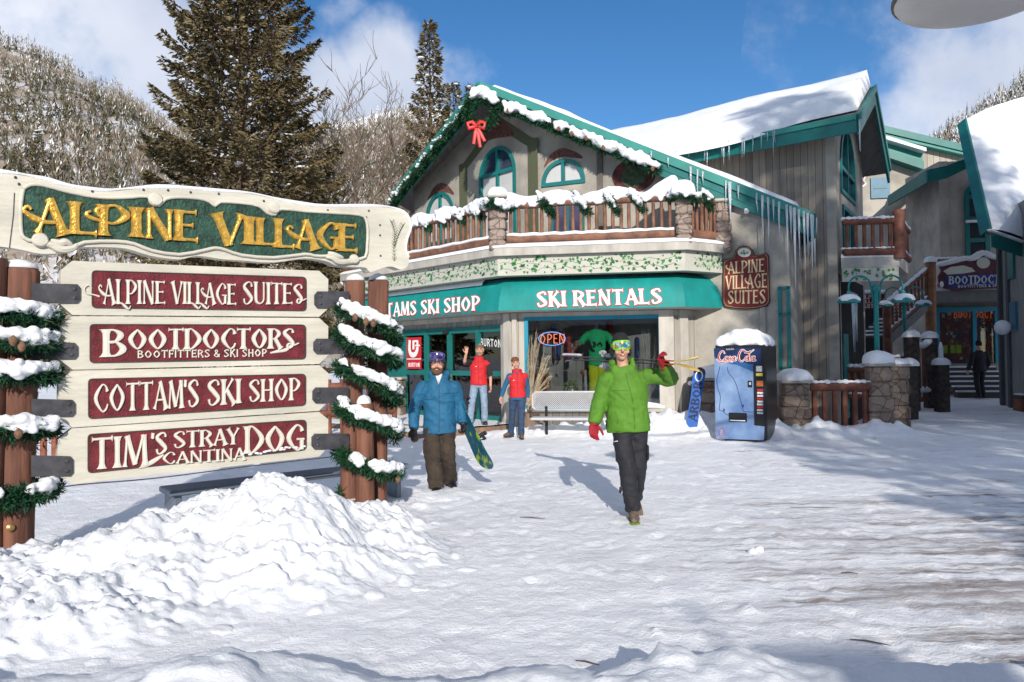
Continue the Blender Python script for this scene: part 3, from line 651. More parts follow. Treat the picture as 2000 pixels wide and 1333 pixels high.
# ------------------------------------------------------------------ bare aspen
def bare_tree(name, label, base, h, seed, spread=.5):
    g = random.Random(seed); base = Vector(base); t = thing(name, label, 'tree', base); tr = MB(); tw = MB()
    def grow_(p, d, L, r, lv, mb):
        n = 5; pts = [p]; q = p; dd = d.copy()
        for k in range(n):
            dd = (dd + Vector((g.uniform(-.18, .18), g.uniform(-.18, .18), g.uniform(-.02, .14)))).normalized(); q = q + dd * (L / n); pts.append(q)
        mb.tube(pts, [r * (1 - .55 * k / n) for k in range(n + 1)], 7 if lv < 2 else 4, caps=False)
        if lv >= 4: return
        kids = (10, 7, 5, 4)[lv]
        for c in range(kids):
            f = g.uniform(.35 if lv else .42, 1.0); i = min(int(f * n), n - 1); b = pts[i].lerp(pts[i + 1], f * n - i); a = g.uniform(0, 2 * math.pi)
            out = Vector((math.cos(a), math.sin(a), 0)); nd = (dd * g.uniform(.5, .9) + out * g.uniform(.4, .9) * (1 + spread * .4) + Vector((0, 0, g.uniform(0, .4)))).normalized()
            grow_(b, nd, L * g.uniform(.42, .66), max(r * g.uniform(.30, .44), .013), lv + 1, tw)
    grow_(base, Vector((.03, 0, 1)), h * .66, h * .016, 0, tr)
    part('trunk', tr, M('aspen_bark', (.34, .25, .17), rough=.85, scale=6, var=.25), t, smooth=True); part('crown', tw, M('aspen_twig', (.17, .125, .09), rough=.85, scale=3, var=.2), t, smooth=True)
bare_tree('aspen_tree', 'leafless tan aspen with a wide twiggy crown left of the gable', (-5.65, 31.5, 0), 10.9, 12)
bare_tree('aspen_tree', 'second thinner bare aspen behind the wide one, left of the gable', (-6.4, 38, 0), 11.0, 15)
# ================================================================== the ski shop building
STUCCO = M('stucco', (.34, .315, .275), rough=.9, scale=1.1, var=.26, bump=.4, bscale=30, detail=8)
STUCCO_D = M('stucco_dark', (.30, .28, .25), rough=.9, scale=1.6, var=.16, bump=.4, bscale=30)
def board_mat(name, col, pitch=.2, var=.25, axis=(1, 0)):
    """vertical boards: dark joints every `pitch` metres along the wall, streaked grain"""
    m = bpy.data.materials.new(name); m.use_nodes = True; nt = m.node_tree; N = nt.nodes; L = nt.links; b = N['Principled BSDF']; b.inputs['Roughness'].default_value = .85
    tc = N.new('ShaderNodeTexCoord'); dt = N.new('ShaderNodeVectorMath'); dt.operation = 'DOT_PRODUCT'; dt.inputs[1].default_value = (axis[0], axis[1], 0); L.new(tc.outputs['Object'], dt.inputs[0])
    dv = N.new('ShaderNodeMath'); dv.operation = 'DIVIDE'; dv.inputs[1].default_value = pitch; L.new(dt.outputs['Value'], dv.inputs[0])
    fr = N.new('ShaderNodeMath'); fr.operation = 'FRACT'; L.new(dv.outputs[0], fr.inputs[0]); fl = N.new('ShaderNodeMath'); fl.operation = 'FLOOR'; L.new(dv.outputs[0], fl.inputs[0])
    lt = N.new('ShaderNodeMath'); lt.operation = 'LESS_THAN'; lt.inputs[1].default_value = .08; L.new(fr.outputs[0], lt.inputs[0])
    wn = N.new('ShaderNodeTexWhiteNoise'); wn.noise_dimensions = '1D'; L.new(fl.outputs[0], wn.inputs['W'])
    mp = N.new('ShaderNodeMapping'); mp.inputs['Scale'].default_value = (9, 9, .7); L.new(tc.outputs['Object'], mp.inputs[0])
    nz = N.new('ShaderNodeTexNoise'); nz.inputs['Scale'].default_value = 1.0; nz.inputs['Detail'].default_value = 6; L.new(mp.outputs[0], nz.inputs['Vector'])
    ad = N.new('ShaderNodeMath'); ad.operation = 'MULTIPLY_ADD'; ad.inputs[1].default_value = .45; L.new(wn.outputs['Value'], ad.inputs[0]); L.new(nz.outputs['Fac'], ad.inputs[2])
    cr = N.new('ShaderNodeValToRGB'); cr.color_ramp.elements[0].position = .35; cr.color_ramp.elements[1].position = 1.0
    cr.color_ramp.elements[0].color = (*[c * (1 - var) for c in col], 1); cr.color_ramp.elements[1].color = (*[c * (1 + var) for c in col], 1); L.new(ad.outputs[0], cr.inputs[0])
    mx = N.new('ShaderNodeMix'); mx.data_type = 'RGBA'; L.new(lt.outputs[0], mx.inputs['Factor']); L.new(cr.outputs[0], mx.inputs[6]); mx.inputs[7].default_value = (*[c * .4 for c in col], 1)
    L.new(mx.outputs[2], b.inputs['Base Color'])
    bp = N.new('ShaderNodeBump'); bp.inputs['Strength'].default_value = .6; bp.inputs['Distance'].default_value = .012; bp.invert = True; L.new(lt.outputs[0], bp.inputs['Height']); L.new(bp.outputs[0], b.inputs['Normal'])
    MATS[name] = m; return m
TEAL = M('teal_paint', (.006, .135, .125), rough=.45, scale=3, var=.12)
TEAL_L = M('teal_metal', (.03, .22, .19), rough=.5, scale=2, var=.12)
TEALW = M('teal_window_paint', (.008, .15, .15), rough=.4, var=.1)
TEALB = M('turquoise_frame_paint', (.01, .22, .32), rough=.4, var=.1)
AWN = M('awning_canvas', (.003, .225, .21), rough=.65, scale=2.2, var=.16, bump=.35, bscale=5, detail=9, stretch=(1, 1, .5))
LOG = M('log_wood', (.185, .088, .055), rough=.65, scale=5, var=.35, stretch=(1, 1, 1), bump=.3)
LOGD = M('dark_log_wood', (.17, .06, .035), rough=.6, scale=5, var=.35, bump=.3)
TRIM = M('pale_trim', (.42, .395, .35), rough=.8, var=.2, scale=3, detail=9, stretch=(1, 1, .4))
SOFF = M('soffit_boards', (.20, .18, .165), rough=.85, scale=3, var=.2, stretch=(6, .4, 1))
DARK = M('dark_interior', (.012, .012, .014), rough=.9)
GLASS = glass_mat('window_glass', (.72, .75, .77), 1.0)
BLIND = M('window_blind', (.52, .53, .53), rough=.18, var=.08, scale=1.5, spec=.6)
DGLASS = M('dark_upper_glass', (.03, .045, .08), rough=.06, spec=.8)
def stone_mat(name, c1, c2, sc=5.0):
    m = bpy.data.materials.new(name); m.use_nodes = True; nt = m.node_tree; N = nt.nodes; L = nt.links; b = N['Principled BSDF']; b.inputs['Roughness'].default_value = .85
    tc = N.new('ShaderNodeTexCoord'); nz = N.new('ShaderNodeTexNoise'); nz.inputs['Scale'].default_value = 3; L.new(tc.outputs['Object'], nz.inputs['Vector'])
    mxv = N.new('ShaderNodeMix'); mxv.data_type = 'VECTOR'; mxv.inputs[0].default_value = .12; L.new(tc.outputs['Object'], mxv.inputs[4]); L.new(nz.outputs['Color'], mxv.inputs[5])
    vo = N.new('ShaderNodeTexVoronoi'); vo.inputs['Scale'].default_value = sc; L.new(mxv.outputs[1], vo.inputs['Vector'])
    ve = N.new('ShaderNodeTexVoronoi'); ve.feature = 'DISTANCE_TO_EDGE'; ve.inputs['Scale'].default_value = sc; L.new(mxv.outputs[1], ve.inputs['Vector'])
    sp = N.new('ShaderNodeSeparateColor'); L.new(vo.outputs['Color'], sp.inputs[0])
    n2 = N.new('ShaderNodeTexNoise'); n2.inputs['Scale'].default_value = 14; n2.inputs['Detail'].default_value = 6; L.new(tc.outputs['Object'], n2.inputs['Vector'])
    av = N.new('ShaderNodeMath'); av.operation = 'MULTIPLY_ADD'; av.inputs[1].default_value = .6; L.new(sp.outputs[0], av.inputs[0]); L.new(n2.outputs['Fac'], av.inputs[2])
    cr = N.new('ShaderNodeValToRGB'); cr.color_ramp.elements[0].position = .35; cr.color_ramp.elements[1].position = 1.1; cr.color_ramp.elements[0].color = (*c1, 1); cr.color_ramp.elements[1].color = (*c2, 1); L.new(av.outputs[0], cr.inputs[0])
    lt = N.new('ShaderNodeMapRange'); lt.inputs['From Max'].default_value = .035; L.new(ve.outputs['Distance'], lt.inputs['Value'])
    mx = N.new('ShaderNodeMix'); mx.data_type = 'RGBA'; L.new(lt.outputs[0], mx.inputs['Factor']); mx.inputs[6].default_value = (*[(c * .6 + e * .4) * .92 for c, e in zip(c1, c2)], 1); L.new(cr.outputs[0], mx.inputs[7]); L.new(mx.outputs[2], b.inputs['Base Color'])
    bp = N.new('ShaderNodeBump'); bp.inputs['Strength'].default_value = .9; bp.inputs['Distance'].default_value = .03; L.new(lt.outputs[0], bp.inputs['Height']); L.new(bp.outputs[0], b.inputs['Normal'])
    MATS[name] = m; return m
STONE = stone_mat('fieldstone', (.15, .11, .09), (.30, .235, .20), 6.5)
STONED = stone_mat('dark_fieldstone', (.12, .085, .065), (.30, .22, .17))

def snow_mantle(name, lumps, vox, parent, it=3):
    """lumps: (centre, radius or radii); merged into one soft snow body"""
    m = MB()
    for c, r in lumps: m.ball(c, r, 9, 6)
    me = evalmesh(m, vox, it); return part(name, me, SNOW, parent, smooth=True)
# plan of the bay and the main walls
fB = Vector((-.985, .17, 0)); eD = Vector((-.66, .75, 0)).normalized()
Bc = Vector((3.56, 16.8, 0)); Ac = Bc + fB * 3.62; Cc = Ac + eD * 6.6; W0 = Vector((4.33, 17.3, 0)); Ec = Vector((5.915, 16.29, 0)); Vx = Vector((.505, 18.85, 0)); Lx = Vector((-2.85, 22.75, 0))
PF = Plane(Ac, Bc); PL = Plane(Cc, Ac); PR = Plane(Bc, W0); PM = Plane(Vx, Ec); PU = Plane(Lx, Vx)
LF = (Bc - Ac).length; LL = (Ac - Cc).length
def offs(path, t):
    """offset a plan polyline outwards (towards the camera) by t with mitred corners"""
    out = []; ns = []
    for i in range(len(path) - 1):
        d = (path[i + 1] - path[i]).normalized(); ns.append(Vector((d.y, -d.x, 0)))
    for i, p in enumerate(path):
        if i == 0: n = ns[0]; k = 1
        elif i == len(path) - 1: n = ns[-1]; k = 1
        else:
            n = (ns[i - 1] + ns[i]).normalized(); k = 1 / max(.4, n.dot(ns[i]))
        out.append(p + n * (t * k))
    return out
BAY = [Cc, Ac, Bc, W0]
bld = thing('ski_shop_building', 'grey stucco ski shop with teal prow gable roof, log balcony and turquoise awning', 'building', (1.5, 19, 0))
def up(p, z): return Vector((p.x, p.y, z))
def band(mb, path, profile):
    """sweep a profile [(offset, z)] along a plan path"""
    rows = [[up(p, z) for p in offs(path, o)] for o, z in profile]; mb.grid(rows)

# --- roof: prow gable, ridge runs back along rB
rB = Vector((.17, .985, 0)); uB = Vector((.985, -.17, 0)); AP = Vector((-.68, 18.5, 8.27)); SLOPE = .5
TR = Vector((6.36, 16.1, 4.56)); TL = Vector((-3.48, 22.8, 6.5))
def roof_z(p):
    a = (Vector((p.x, p.y, 0)) - up(AP, 0)).dot(uB); s = (AP.z - TR.z) / ((up(TR, 0) - up(AP, 0)).dot(uB)) if a > 0 else (AP.z - TL.z) / ((up(AP, 0) - up(TL, 0)).dot(uB))
    return AP.z - abs(a) * s
# walls
mb = MB()
def wall_poly(pl, u0, u1, zb, n=6, holes=(), th=.25, top=None):
    pts = [pl.P(u0, zb), pl.P(u1, zb)] + [None] * 0
    for k in range(n + 1):
        u = u1 + (u0 - u1) * k / n; q = pl.P(u, 0); pts.append(pl.P(u, (roof_z(q) - .12) if top is None else top))
    mb.prism([p - pl.n * th for p in pts], pl.n * th, [[q - pl.n * th for q in h] for h in holes])
def arch(pl, u0, u1, z0, z1, n=14):
    r = (u1 - u0) / 2; zs = z1 - r if z1 - z0 > r else z0; ry = z1 - zs; c = (u0 + u1) / 2
    return [pl.P(u0, z0), pl.P(u1, z0)] + [pl.P(c + r * math.cos(math.pi * k / n), zs + ry * math.sin(math.pi * k / n)) for k in range(0 if zs > z0 + .01 else 1, n + 1 if zs > z0 + .01 else n)]
LU = (Vx - Lx).length; LM = (Ec - Vx).length
wtop = []      # windows of the upper wall: (plane, u0,u1,z0,z1)
A1 = PU.rect(937, 287, 1008, 395); A1 = (A1[0], A1[1], 4.6, A1[3])
A2 = PM.rect(1058, 311, 1143, 362)
A0 = PU.rect(833, 376, 887, 430); A0 = (A0[0], A0[1], 4.9, A0[3])
D2 = PM.rect(1075, 395, 1142, 480); D2 = (D2[0], D2[1], 4.12, D2[3])
# broken wall with openings for the arched windows
wall_poly(PU, 0, LU, 3.5, 8, [arch(PU, *A1), arch(PU, *A0)])
wall_poly(PM, 0, LM, 0, 10, [arch(PM, *A2)])
part('upper_wall', mb, STUCCO, bld)
def arched_window(pl, r, bars, mat=TEALW, parent=bld, halfsill=True, blind=True):
    u0, u1, z0, z1 = r; o = arch(pl, u0, u1, z0, z1, 18); c = sum(o, Vector()) / len(o); f = .09
    inn = arch(pl, u0 + f, u1 - f, z0 + f, z1 - f, 18)
    fm = MB(); fm.prism([p - pl.n * .06 for p in o], pl.n * .10, [[p - pl.n * .06 for p in inn]])
    cu = (u0 + u1) / 2; pbox(fm, pl, cu - .04, cu + .04, z0 + f, z1 - f - .003, -.05, .028)
    for zb in bars: pbox(fm, pl, u0 + f, u1 - f, zb - .045, zb + .045, -.052, .026)
    wf = part('window', fm, mat, parent)
    zs = bars[-1] if (bars and blind) else z1
    lowp = [p for p in inn if p.z <= zs + .002]
    if bars and blind: lowp = [pl.P(u0 + f, z0 + f), pl.P(u1 - f, z0 + f), pl.P(u1 - f, zs), pl.P(u0 + f, zs)]
    g = MB(); g.prism([p - pl.n * .05 for p in lowp], pl.n * .012); part('pane', g, BLIND if blind else DGLASS, wf)
    if bars and blind: g = MB(); g.prism([p - pl.n * .06 for p in inn], pl.n * .009); part('pane', g, DGLASS, wf)
    return wf
arched_window(PU, A1, [PU.uv(972, 338)[1]]); arched_window(PU, A0, []); arched_window(PM, A2, [])
# a tall balcony door on the main wall behind the rail
dm = MB(); pbox(dm, PM, D2[0], D2[1], 4.12, D2[3], 0, .05); dd = part('balcony_door', dm, TEALW, bld)
gm = MB(); um = (D2[0] + D2[1]) / 2
pbox(gm, PM, D2[0] + .1, um - .06, 4.3, D2[3] - .12, .052, .058); pbox(gm, PM, um + .06, D2[1] - .1, 4.3, D2[3] - .12, .052, .058); part('pane', gm, M('dusk_glass', (.05, .05, .10), rough=.05, spec=.8), dd)
# dark posts, painted arches and ovals on the gable wall
for px_ in (1172, 1340):
    mb = MB(); u = PM.uv(px_, 350)[0]; z = roof_z(PM.P(u, 0)) - .15; pbox(mb, PM, u - .07, u + .07, 4.0, z, .0, .03); part('wall_post', mb, M('grey_brown_trim', (.13, .115, .10), rough=.85, var=.2), bld)
PAINT = M('painted_brown', (.125, .055, .045), rough=.85, scale=14, var=.5)
VINE = M('painted_vines', (.10, .085, .065), rough=.9, scale=26, col2=(.085, .12, .055), lo=.45, hi=.55)
def paint(name, mat, pl, loops, w=.012, holes=()):
    m = MB(); m.prism([q + pl.n * .001 for q in loops], pl.n * w, [[q + pl.n * .001 for q in h] for h in holes]); return part(name, m, mat, bld)
def eyebrow(pl, pxs, thick):
    P = [pl.px(*p) for p in cat_rom(pxs, 5)]; n = len(P); lo = [p - Vector((0, 0, thick * (.25 + math.sin(math.pi * i / (n - 1))))) for i, p in enumerate(P)]
    return P + lo[::-1]
paint('painted_arch', PAINT, PM, eyebrow(PM, [(1063, 324), (1075, 303), (1098, 290), (1122, 296), (1138, 306)], .17))
paint('painted_arch', PAINT, PU, eyebrow(PU, [(836, 388), (847, 368), (861, 358), (875, 363), (887, 377)], .2))
paint('painted_arch', PAINT, PU, eyebrow(PU, [(946, 273), (956, 250), (972, 238), (990, 243), (1004, 258)], .34))
for px0, py in ((897, 330), (1031, 300)):
    pl = PU; u = pl.uv(px0, py)[0]; pbx = MB(); pbox(pbx, pl, u, u + .36, 4.2, pl.uv(px0 + 8, 272 if px0 > 1000 else 320)[1], .001, .012); part('painted_pillar', pbx, VINE, bld)
m = MB(); a0, a1 = PU.px(905, 320), PU.px(972, 226); b0 = PU.px(1040, 270); w = Vector((0, 0, -.28))
m.prism([q + PU.n * .001 for q in (a0, a1, b0, b0 + w, a1 + w * 1.15, a0 + w)], PU.n * .009); part('painted_pillar', m, VINE, bld)
m = MB(); c = PM.uv(1238, 343); m.prism([PM.P(c[0] + .52 * math.cos(k * math.pi / 14), c[1] + .40 * math.sin(k * math.pi / 14), .001) for k in range(28)], PM.n * .012); ov = part('painted_oval', m, M('painted_oval_brown', (.10, .03, .028), rough=.85, scale=9, var=.45), bld)
m = MB(); m.prism([PM.P(c[0] + .30 * math.cos(k * math.pi / 12), c[1] - .02 + .27 * math.sin(k * math.pi / 12), .0135) for k in range(24)], PM.n * .004); part('painted_centre', m, M('painted_green', (.055, .085, .045), rough=.9, scale=12, var=.5), ov)

# roof slabs, fascia, soffit, snow
def roof_pt(edge, back, dz=0.0): p = edge + rB * back; return Vector((p.x, p.y, roof_z(p) + dz))
mb = MB(); BK = 12.0
mb.grid([[AP, TR], [AP + rB * BK, TR + rB * BK]]); mb.grid([[TL, AP], [TL + rB * BK, AP + rB * BK]])
t = Vector((0, 0, -.16)); so = MB()
part('roof', mb, TEAL_L, bld)
so.grid([[AP + t + rB * .04, TR + t + rB * .04], [AP + t + rB * BK, TR + t + rB * BK]]); so.grid([[TL + t + rB * .04, AP + t + rB * .04], [TL + t + rB * BK, AP + t + rB * BK]]); part('soffit', so, SOFF, bld)
def fascia(a, b, z0, z1, th, out, mat, name):
    m = MB(); d = (b - a); n = Vector((d.y, -d.x, 0)).normalized()
    if n.y > 0: n = -n
    q = [a + Vector((0, 0, z1)), b + Vector((0, 0, z1)), b + Vector((0, 0, z0)), a + Vector((0, 0, z0))]
    m.prism([p + n * (out - th) for p in q], n * th); return part(name, m, mat, bld)
fascia(AP, TR, -.46, -.13, .05, .04, TEAL, 'fascia'); fascia(AP, TR, -.13, .07, .09, .09, TEAL_L, 'roof_edge'); fascia(AP, TR, -.30, -.27, .02, .055, TEALW, 'fascia_joint')
fascia(TL, AP, -.46, -.13, .05, .04, TEAL, 'fascia'); fascia(TL, AP, -.13, .07, .09, .09, TEAL_L, 'roof_edge')
# eave end of the right slope
m = MB(); e0 = TR; e1 = TR + rB * 3.2; m.prism([e0 + Vector((0, 0, .05)), e1 + Vector((0, 0, .05)), e1 + Vector((0, 0, -.46)), e0 + Vector((0, 0, -.46))], uB * .06); part('fascia', m, TEAL, bld)
def snow_slab(name, a, b, back, h, inset0=.12, parent=bld, seed=0, nu=46, nv=14, zf=roof_pt, side=1):
    g = []; d = b - a
    for j in range(nv + 1):
        row = []
        for i in range(nu + 1):
            f = i / nu; e = a + d * f; bk = inset0 + (back - inset0) * (j / nv) ** 1.6
            p = zf(e, bk); hh = h * (.75 + .5 * fbm(np.array(p.x * .9), np.array(p.y * .9), seed, 3)) * (0 if j == 0 else min(1, .8 + .2 * j)) * (1 if 0 < i < nu else 0)
            row.append(Vector((p.x, p.y, p.z + .02 + float(hh))) )
        g.append(row)
    m = MB(); m.grid(g); return part(name, m, SNOW, parent, smooth=True)
snow_slab('roof_snow', AP + (TR - AP) * .02, AP + (TR - AP) * .985, 11, .22, .10, seed=5)
snow_slab('roof_snow', TL, AP, 11, .16, .55, seed=6)

# --- ground-floor bay
mb = MB(); ZD = 3.46
WN = PF.rect(1025, 617, 1294, 798)
win = (WN[0], WN[1], WN[2], WN[3]); hole = [PF.P(win[0], win[2]), PF.P(win[1], win[2]), PF.P(win[1], win[3]), PF.P(win[0], win[3])]
q = [PF.P(0, -.1), PF.P(LF, -.1), PF.P(LF, ZD), PF.P(0, ZD)]
mb.prism([p - PF.n * .2 for p in q], PF.n * .2, [[p - PF.n * .2 for p in hole]])
q = [PR.P(.002, -.1), PR.P((W0 - Bc).length, -.1), PR.P((W0 - Bc).length, ZD), PR.P(.002, ZD)]; mb.prism([p - PR.n * .2 for p in q], PR.n * .2)
pbox(mb, PL, 0, LL, 2.42, ZD, -.25, -.10)
part('shop_wall', mb, board_mat('bay_boards', (.36, .335, .295), .15, .2, (fB.x, fB.y)), bld)
for pl_, u0, u1, w0, w1 in ((PF, .02, .13, 0, .10), (PF, LF - .34, LF - .02, 0, .10), (PR, .10, .34, 0, .08), (PL, LL - .20, LL - .01, -.12, .08)):
    mb = MB(); pbox(mb, pl_, u0, u1, -.1, 2.66, w0, w1); part('pilaster', mb, TRIM, bld)
m = MB(); pbox(m, PL, LL - .33, LL - .22, -.1, 2.66, -.12, .05); part('pilaster', m, STUCCO_D, bld)
# shop window
fm = MB(); f = .085; u0, u1, z0, z1 = win
for a in ((u0, u0 + f, z0, z1), (u1 - f, u1, z0, z1), (u0 + f, u1 - f, z1 - f, z1), (u0 + f, u1 - f, z0, z0 + .05)): pbox(fm, PF, *a, -.10, .035)
sw = part('shop_window', fm, TEALB, bld); g = MB(); pbox(g, PF, u0 + f, u1 - f, z0 + .05, z1 - f, -.06, -.05); part('pane', g, GLASS, sw)
m = MB(); pbox(m, PF, u0 - .05, u1 + .06, z0 - .07, z0 - .003, -.02, .12); part('sill', m, TRIM, sw)
m = MB(); m.tube([PF.P(u1 - .75, z0 + .03, .06), PF.P(u1 - .4, z0 + .08, .06), PF.P(u1 + .02, z0 + .04, .06)], [.05, .08, .05], 8, ends=.5); part('snow', m, SNOW, sw, smooth=True)
# teal shop front with its doors
def pxL(a, b, c, d): return PL.rect(a, b, c, d)
sf = MB(); zt = 2.42; zk = .30
cols = [787, 830, 875, 931, 986]; us = [PL.uv(x, 700)[0] for x in cols]
zm = PL.uv(880, 729)[1]; zh = PL.uv(880, 652)[1]
for i, u in enumerate(us): pbox(sf, PL, u - .07, u + .07, -.05, zt, -.16, -.02)
pbox(sf, PL, us[0] - .9, us[0] - .07, -.05, zt, -.17, -.03)
for a, b in zip(us, us[1:]):
    pbox(sf, PL, a + .07, b - .07, zh, zt - .001, -.15, -.03); pbox(sf, PL, a + .07, b - .07, zm - .06, zm + .06, -.14, -.035); pbox(sf, PL, a + .07, b - .07, -.05, zk, -.14, -.035)
store = part('shop_front', sf, TEAL, bld)
for a, b in zip(us, us[1:]):
    g = MB(); pbox(g, PL, a + .07, b - .07, zk, zm - .06, -.10, -.09); pbox(g, PL, a + .07, b - .07, zm + .06, zh, -.10, -.09); part('pane', g, GLASS, store)
m = MB(); pbox(m, PL, us[0] + .10, us[1] - .10, zm - .62, zm - .08, -.13, -.125); part('notice', m, M('white_paper', (.75, .75, .74), var=.03), store)
m = MB()
for k in (2,): pbox(m, PL, us[k] + .09, us[k] + .12, .95, 1.25, -.035, .02)
part('door_handle', m, M('steel', (.5, .5, .52), rough=.3, metallic=1), store)
m = MB(); m.ball(PL.P(us[2] - .05, zt - .12, .02), (.09, .09, .06)); part('porch_lamp', m, DARK, store)
g = MB(); st, wid = layout('BURTON', 'sans', t=.17, sp=.10); c4 = [(938, 661), (979, 664), (979, 679), (938, 676)]
put_strokes(g, st, quad_map(PL.off(-.089), c4, 0, wid), PL.n, .001, .002, step=.0002); part('window_lettering', g, M('white_vinyl', (.7, .7, .7), var=.02), store)
# interiors: dark room with racks and shelves
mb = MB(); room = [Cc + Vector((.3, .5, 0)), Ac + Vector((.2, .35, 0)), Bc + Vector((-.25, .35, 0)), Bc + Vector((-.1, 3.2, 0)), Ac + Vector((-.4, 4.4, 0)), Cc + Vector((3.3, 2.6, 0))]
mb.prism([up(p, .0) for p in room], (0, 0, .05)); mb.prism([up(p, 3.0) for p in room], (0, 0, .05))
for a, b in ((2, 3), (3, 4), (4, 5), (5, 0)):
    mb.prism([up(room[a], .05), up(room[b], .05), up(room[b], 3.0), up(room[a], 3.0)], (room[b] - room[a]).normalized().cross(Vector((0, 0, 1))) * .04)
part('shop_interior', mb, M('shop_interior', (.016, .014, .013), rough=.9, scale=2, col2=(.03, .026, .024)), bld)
rg = random.Random(5); mb = MB(); cm = [M('garment_%s' % n, c, rough=.8, var=.3) for n, c in (('red', (.25, .03, .03)), ('blue', (.03, .06, .2)), ('grey', (.12, .12, .13)), ('tan', (.25, .17, .09)), ('black', (.02, .02, .02)), ('white', (.4, .4, .4)))]
for k in range(110):
    mb.cur = rg.randrange(6); b = Ac + fB * -rg.uniform(.3, 3.3) + rB * rg.uniform(.8, 2.6); h = rg.uniform(.5, .9); mb.bbox((b.x, b.y, rg.choice((.9, .9, 1.7, 2.2)) + h * .2), (rg.uniform(.06, .14), .4, h * .7), r=.03)
for k in range(34):
    mb.cur = rg.randrange(6); b = Cc + eD * -rg.uniform(2.4, 6) + Vector((.75, .66, 0)) * rg.uniform(1.0, 1.9); mb.bbox((b.x, b.y, rg.choice((.5, 1.0, 1.6))), (rg.uniform(.06, .2), .3, rg.uniform(.3, .7)), r=.03)
part('hanging_clothes', mb, cm, bld)

# --- awning
aw = MB(); prof = [(.03, 3.44), (.16, 3.42), (.30, 3.33), (.42, 3.17), (.50, 2.98), (.54, 2.78), (.55, 2.69)]
band(aw, BAY, prof); awn = part('awning', aw, AWN, bld, smooth=30)
m = MB(); band(m, BAY, [(.548, 2.688), (.03, 2.672)]); part('awning_underside', m, M('awning_lining', (.42, .42, .40), rough=.8), awn)
m = MB(); band(m, BAY, [(.03, 2.66), (.03, 2.54)]); part('awning_valance', m, TRIM, awn)
RED = M('letter_red', (.45, .03, .03)); WHT = M('letter_white', (.80, .79, .77), var=.03)
def awn_text(text, pl, corners):
    st, wid = layout(text, 'serif', T=.24, t=.12, fl=1.75, sp=.05)
    # letters lie on the sloping canvas: find each corner at the canvas' own offset
    C4 = []
    for (x, y) in corners:
        lo = .6
        for it in range(30):
            u, z = pl.off(lo).uv(x, y); o = np.interp(z, [2.69, 2.78, 2.98, 3.17, 3.33, 3.42], [.55, .54, .50, .42, .30, .16]); lo = .5 * lo + .5 * float(o)
        C4.append(pl.P(*pl.off(lo).uv(x, y), lo))
    n = (C4[1] - C4[0]).cross(C4[3] - C4[0]).normalized()
    if n.dot(pl.n) < 0: n = -n
    def f(x, y): a = x / wid; return C4[3] * ((1 - a) * (1 - y)) + C4[2] * (a * (1 - y)) + C4[0] * ((1 - a) * y) + C4[1] * (a * y)
    r = MB(); put_strokes(r, st, f, n, .012, .016, grow=.05, step=.0003); part('letter_outline', r, RED, awn)
    w = MB(); put_strokes(w, st, f, n, .021, .026, step=.0004); part('lettering', w, WHT, awn)
awn_text('SKI RENTALS', PF, [(1047, 571), (1292, 564), (1294, 594), (1048, 601)])
awn_text('COTTAMS SKI SHOP', PL, [(714, 597), (938, 578), (938, 607), (714, 623)])
m = MB(); sp = cat_rom([(.02, 3.45), (.18, 3.46), (.32, 3.38), (.36, 3.30)], 3)
sn = [Cc, Ac + eD * .6]; band(m, sn, [(o, z + .03) for o, z in sp]); part('awning_snow', m, SNOW, awn, smooth=True)

# --- balcony deck, painted ivy frieze, ledge
mb = MB(); band(mb, BAY, [(.2, 3.46), (.56, 3.46), (.56, 3.88), (.2, 3.88)]); part('ivy_frieze', mb, M('frieze_paint', (.45, .445, .39), rough=.8, var=.06), bld)
mb = MB(); band(mb, BAY, [(.2, 3.885), (.70, 3.885), (.70, 4.06), (-.6, 4.06)]); part('balcony_deck', mb, TRIM, bld)
m = MB(); band(m, BAY, [(.0, 3.46), (.2, 3.455), (.2, 3.45)]); part('frieze_shade_strip', m, DARK, bld)  # near-black strip, the shade under the frieze put into its colour
lv = MB(); rg = random.Random(11)
for pl0, u0, u1 in ((PF, -.15, LF + .12), (PL, 1.0, LL + .2), (PR, .05, .95)):
    pl = pl0.off(.56); L = u1 - u0; n = int(L * 42)
    for k in range(n):
        u = u0 + L * rg.random(); z = 3.51 + .34 * rg.random(); r = rg.uniform(.018, .05); a = rg.uniform(0, 6.3)
        lv.prism([pl.P(u + r * q * math.cos(a + t), z + r * q * math.sin(a + t), .001) for t, q in ((0, 1.2), (.7, .6), (1.3, .95), (2.4, .8), (3.6, .6), (4.6, .95), (5.6, .6))], pl.n * .003)
    for zz in (3.585, 3.725):
        m2 = [pl.P(u0 + L * i / 60, zz + .03 * math.sin(i * .9) + .015 * math.sin(i * 2.3), .003) for i in range(61)]; lv.tube(m2, .004, 4)
part('painted_ivy', lv, M('ivy_green', (.04, .17, .055), rough=.8, scale=6, var=.6), bld)
m = MB(); band(m, BAY, [(.715, 4.062), (.72, 4.10), (.60, 4.16), (.3, 4.18), (-.8, 4.17)]); part('deck_snow', m, SNOW, bld, smooth=True)

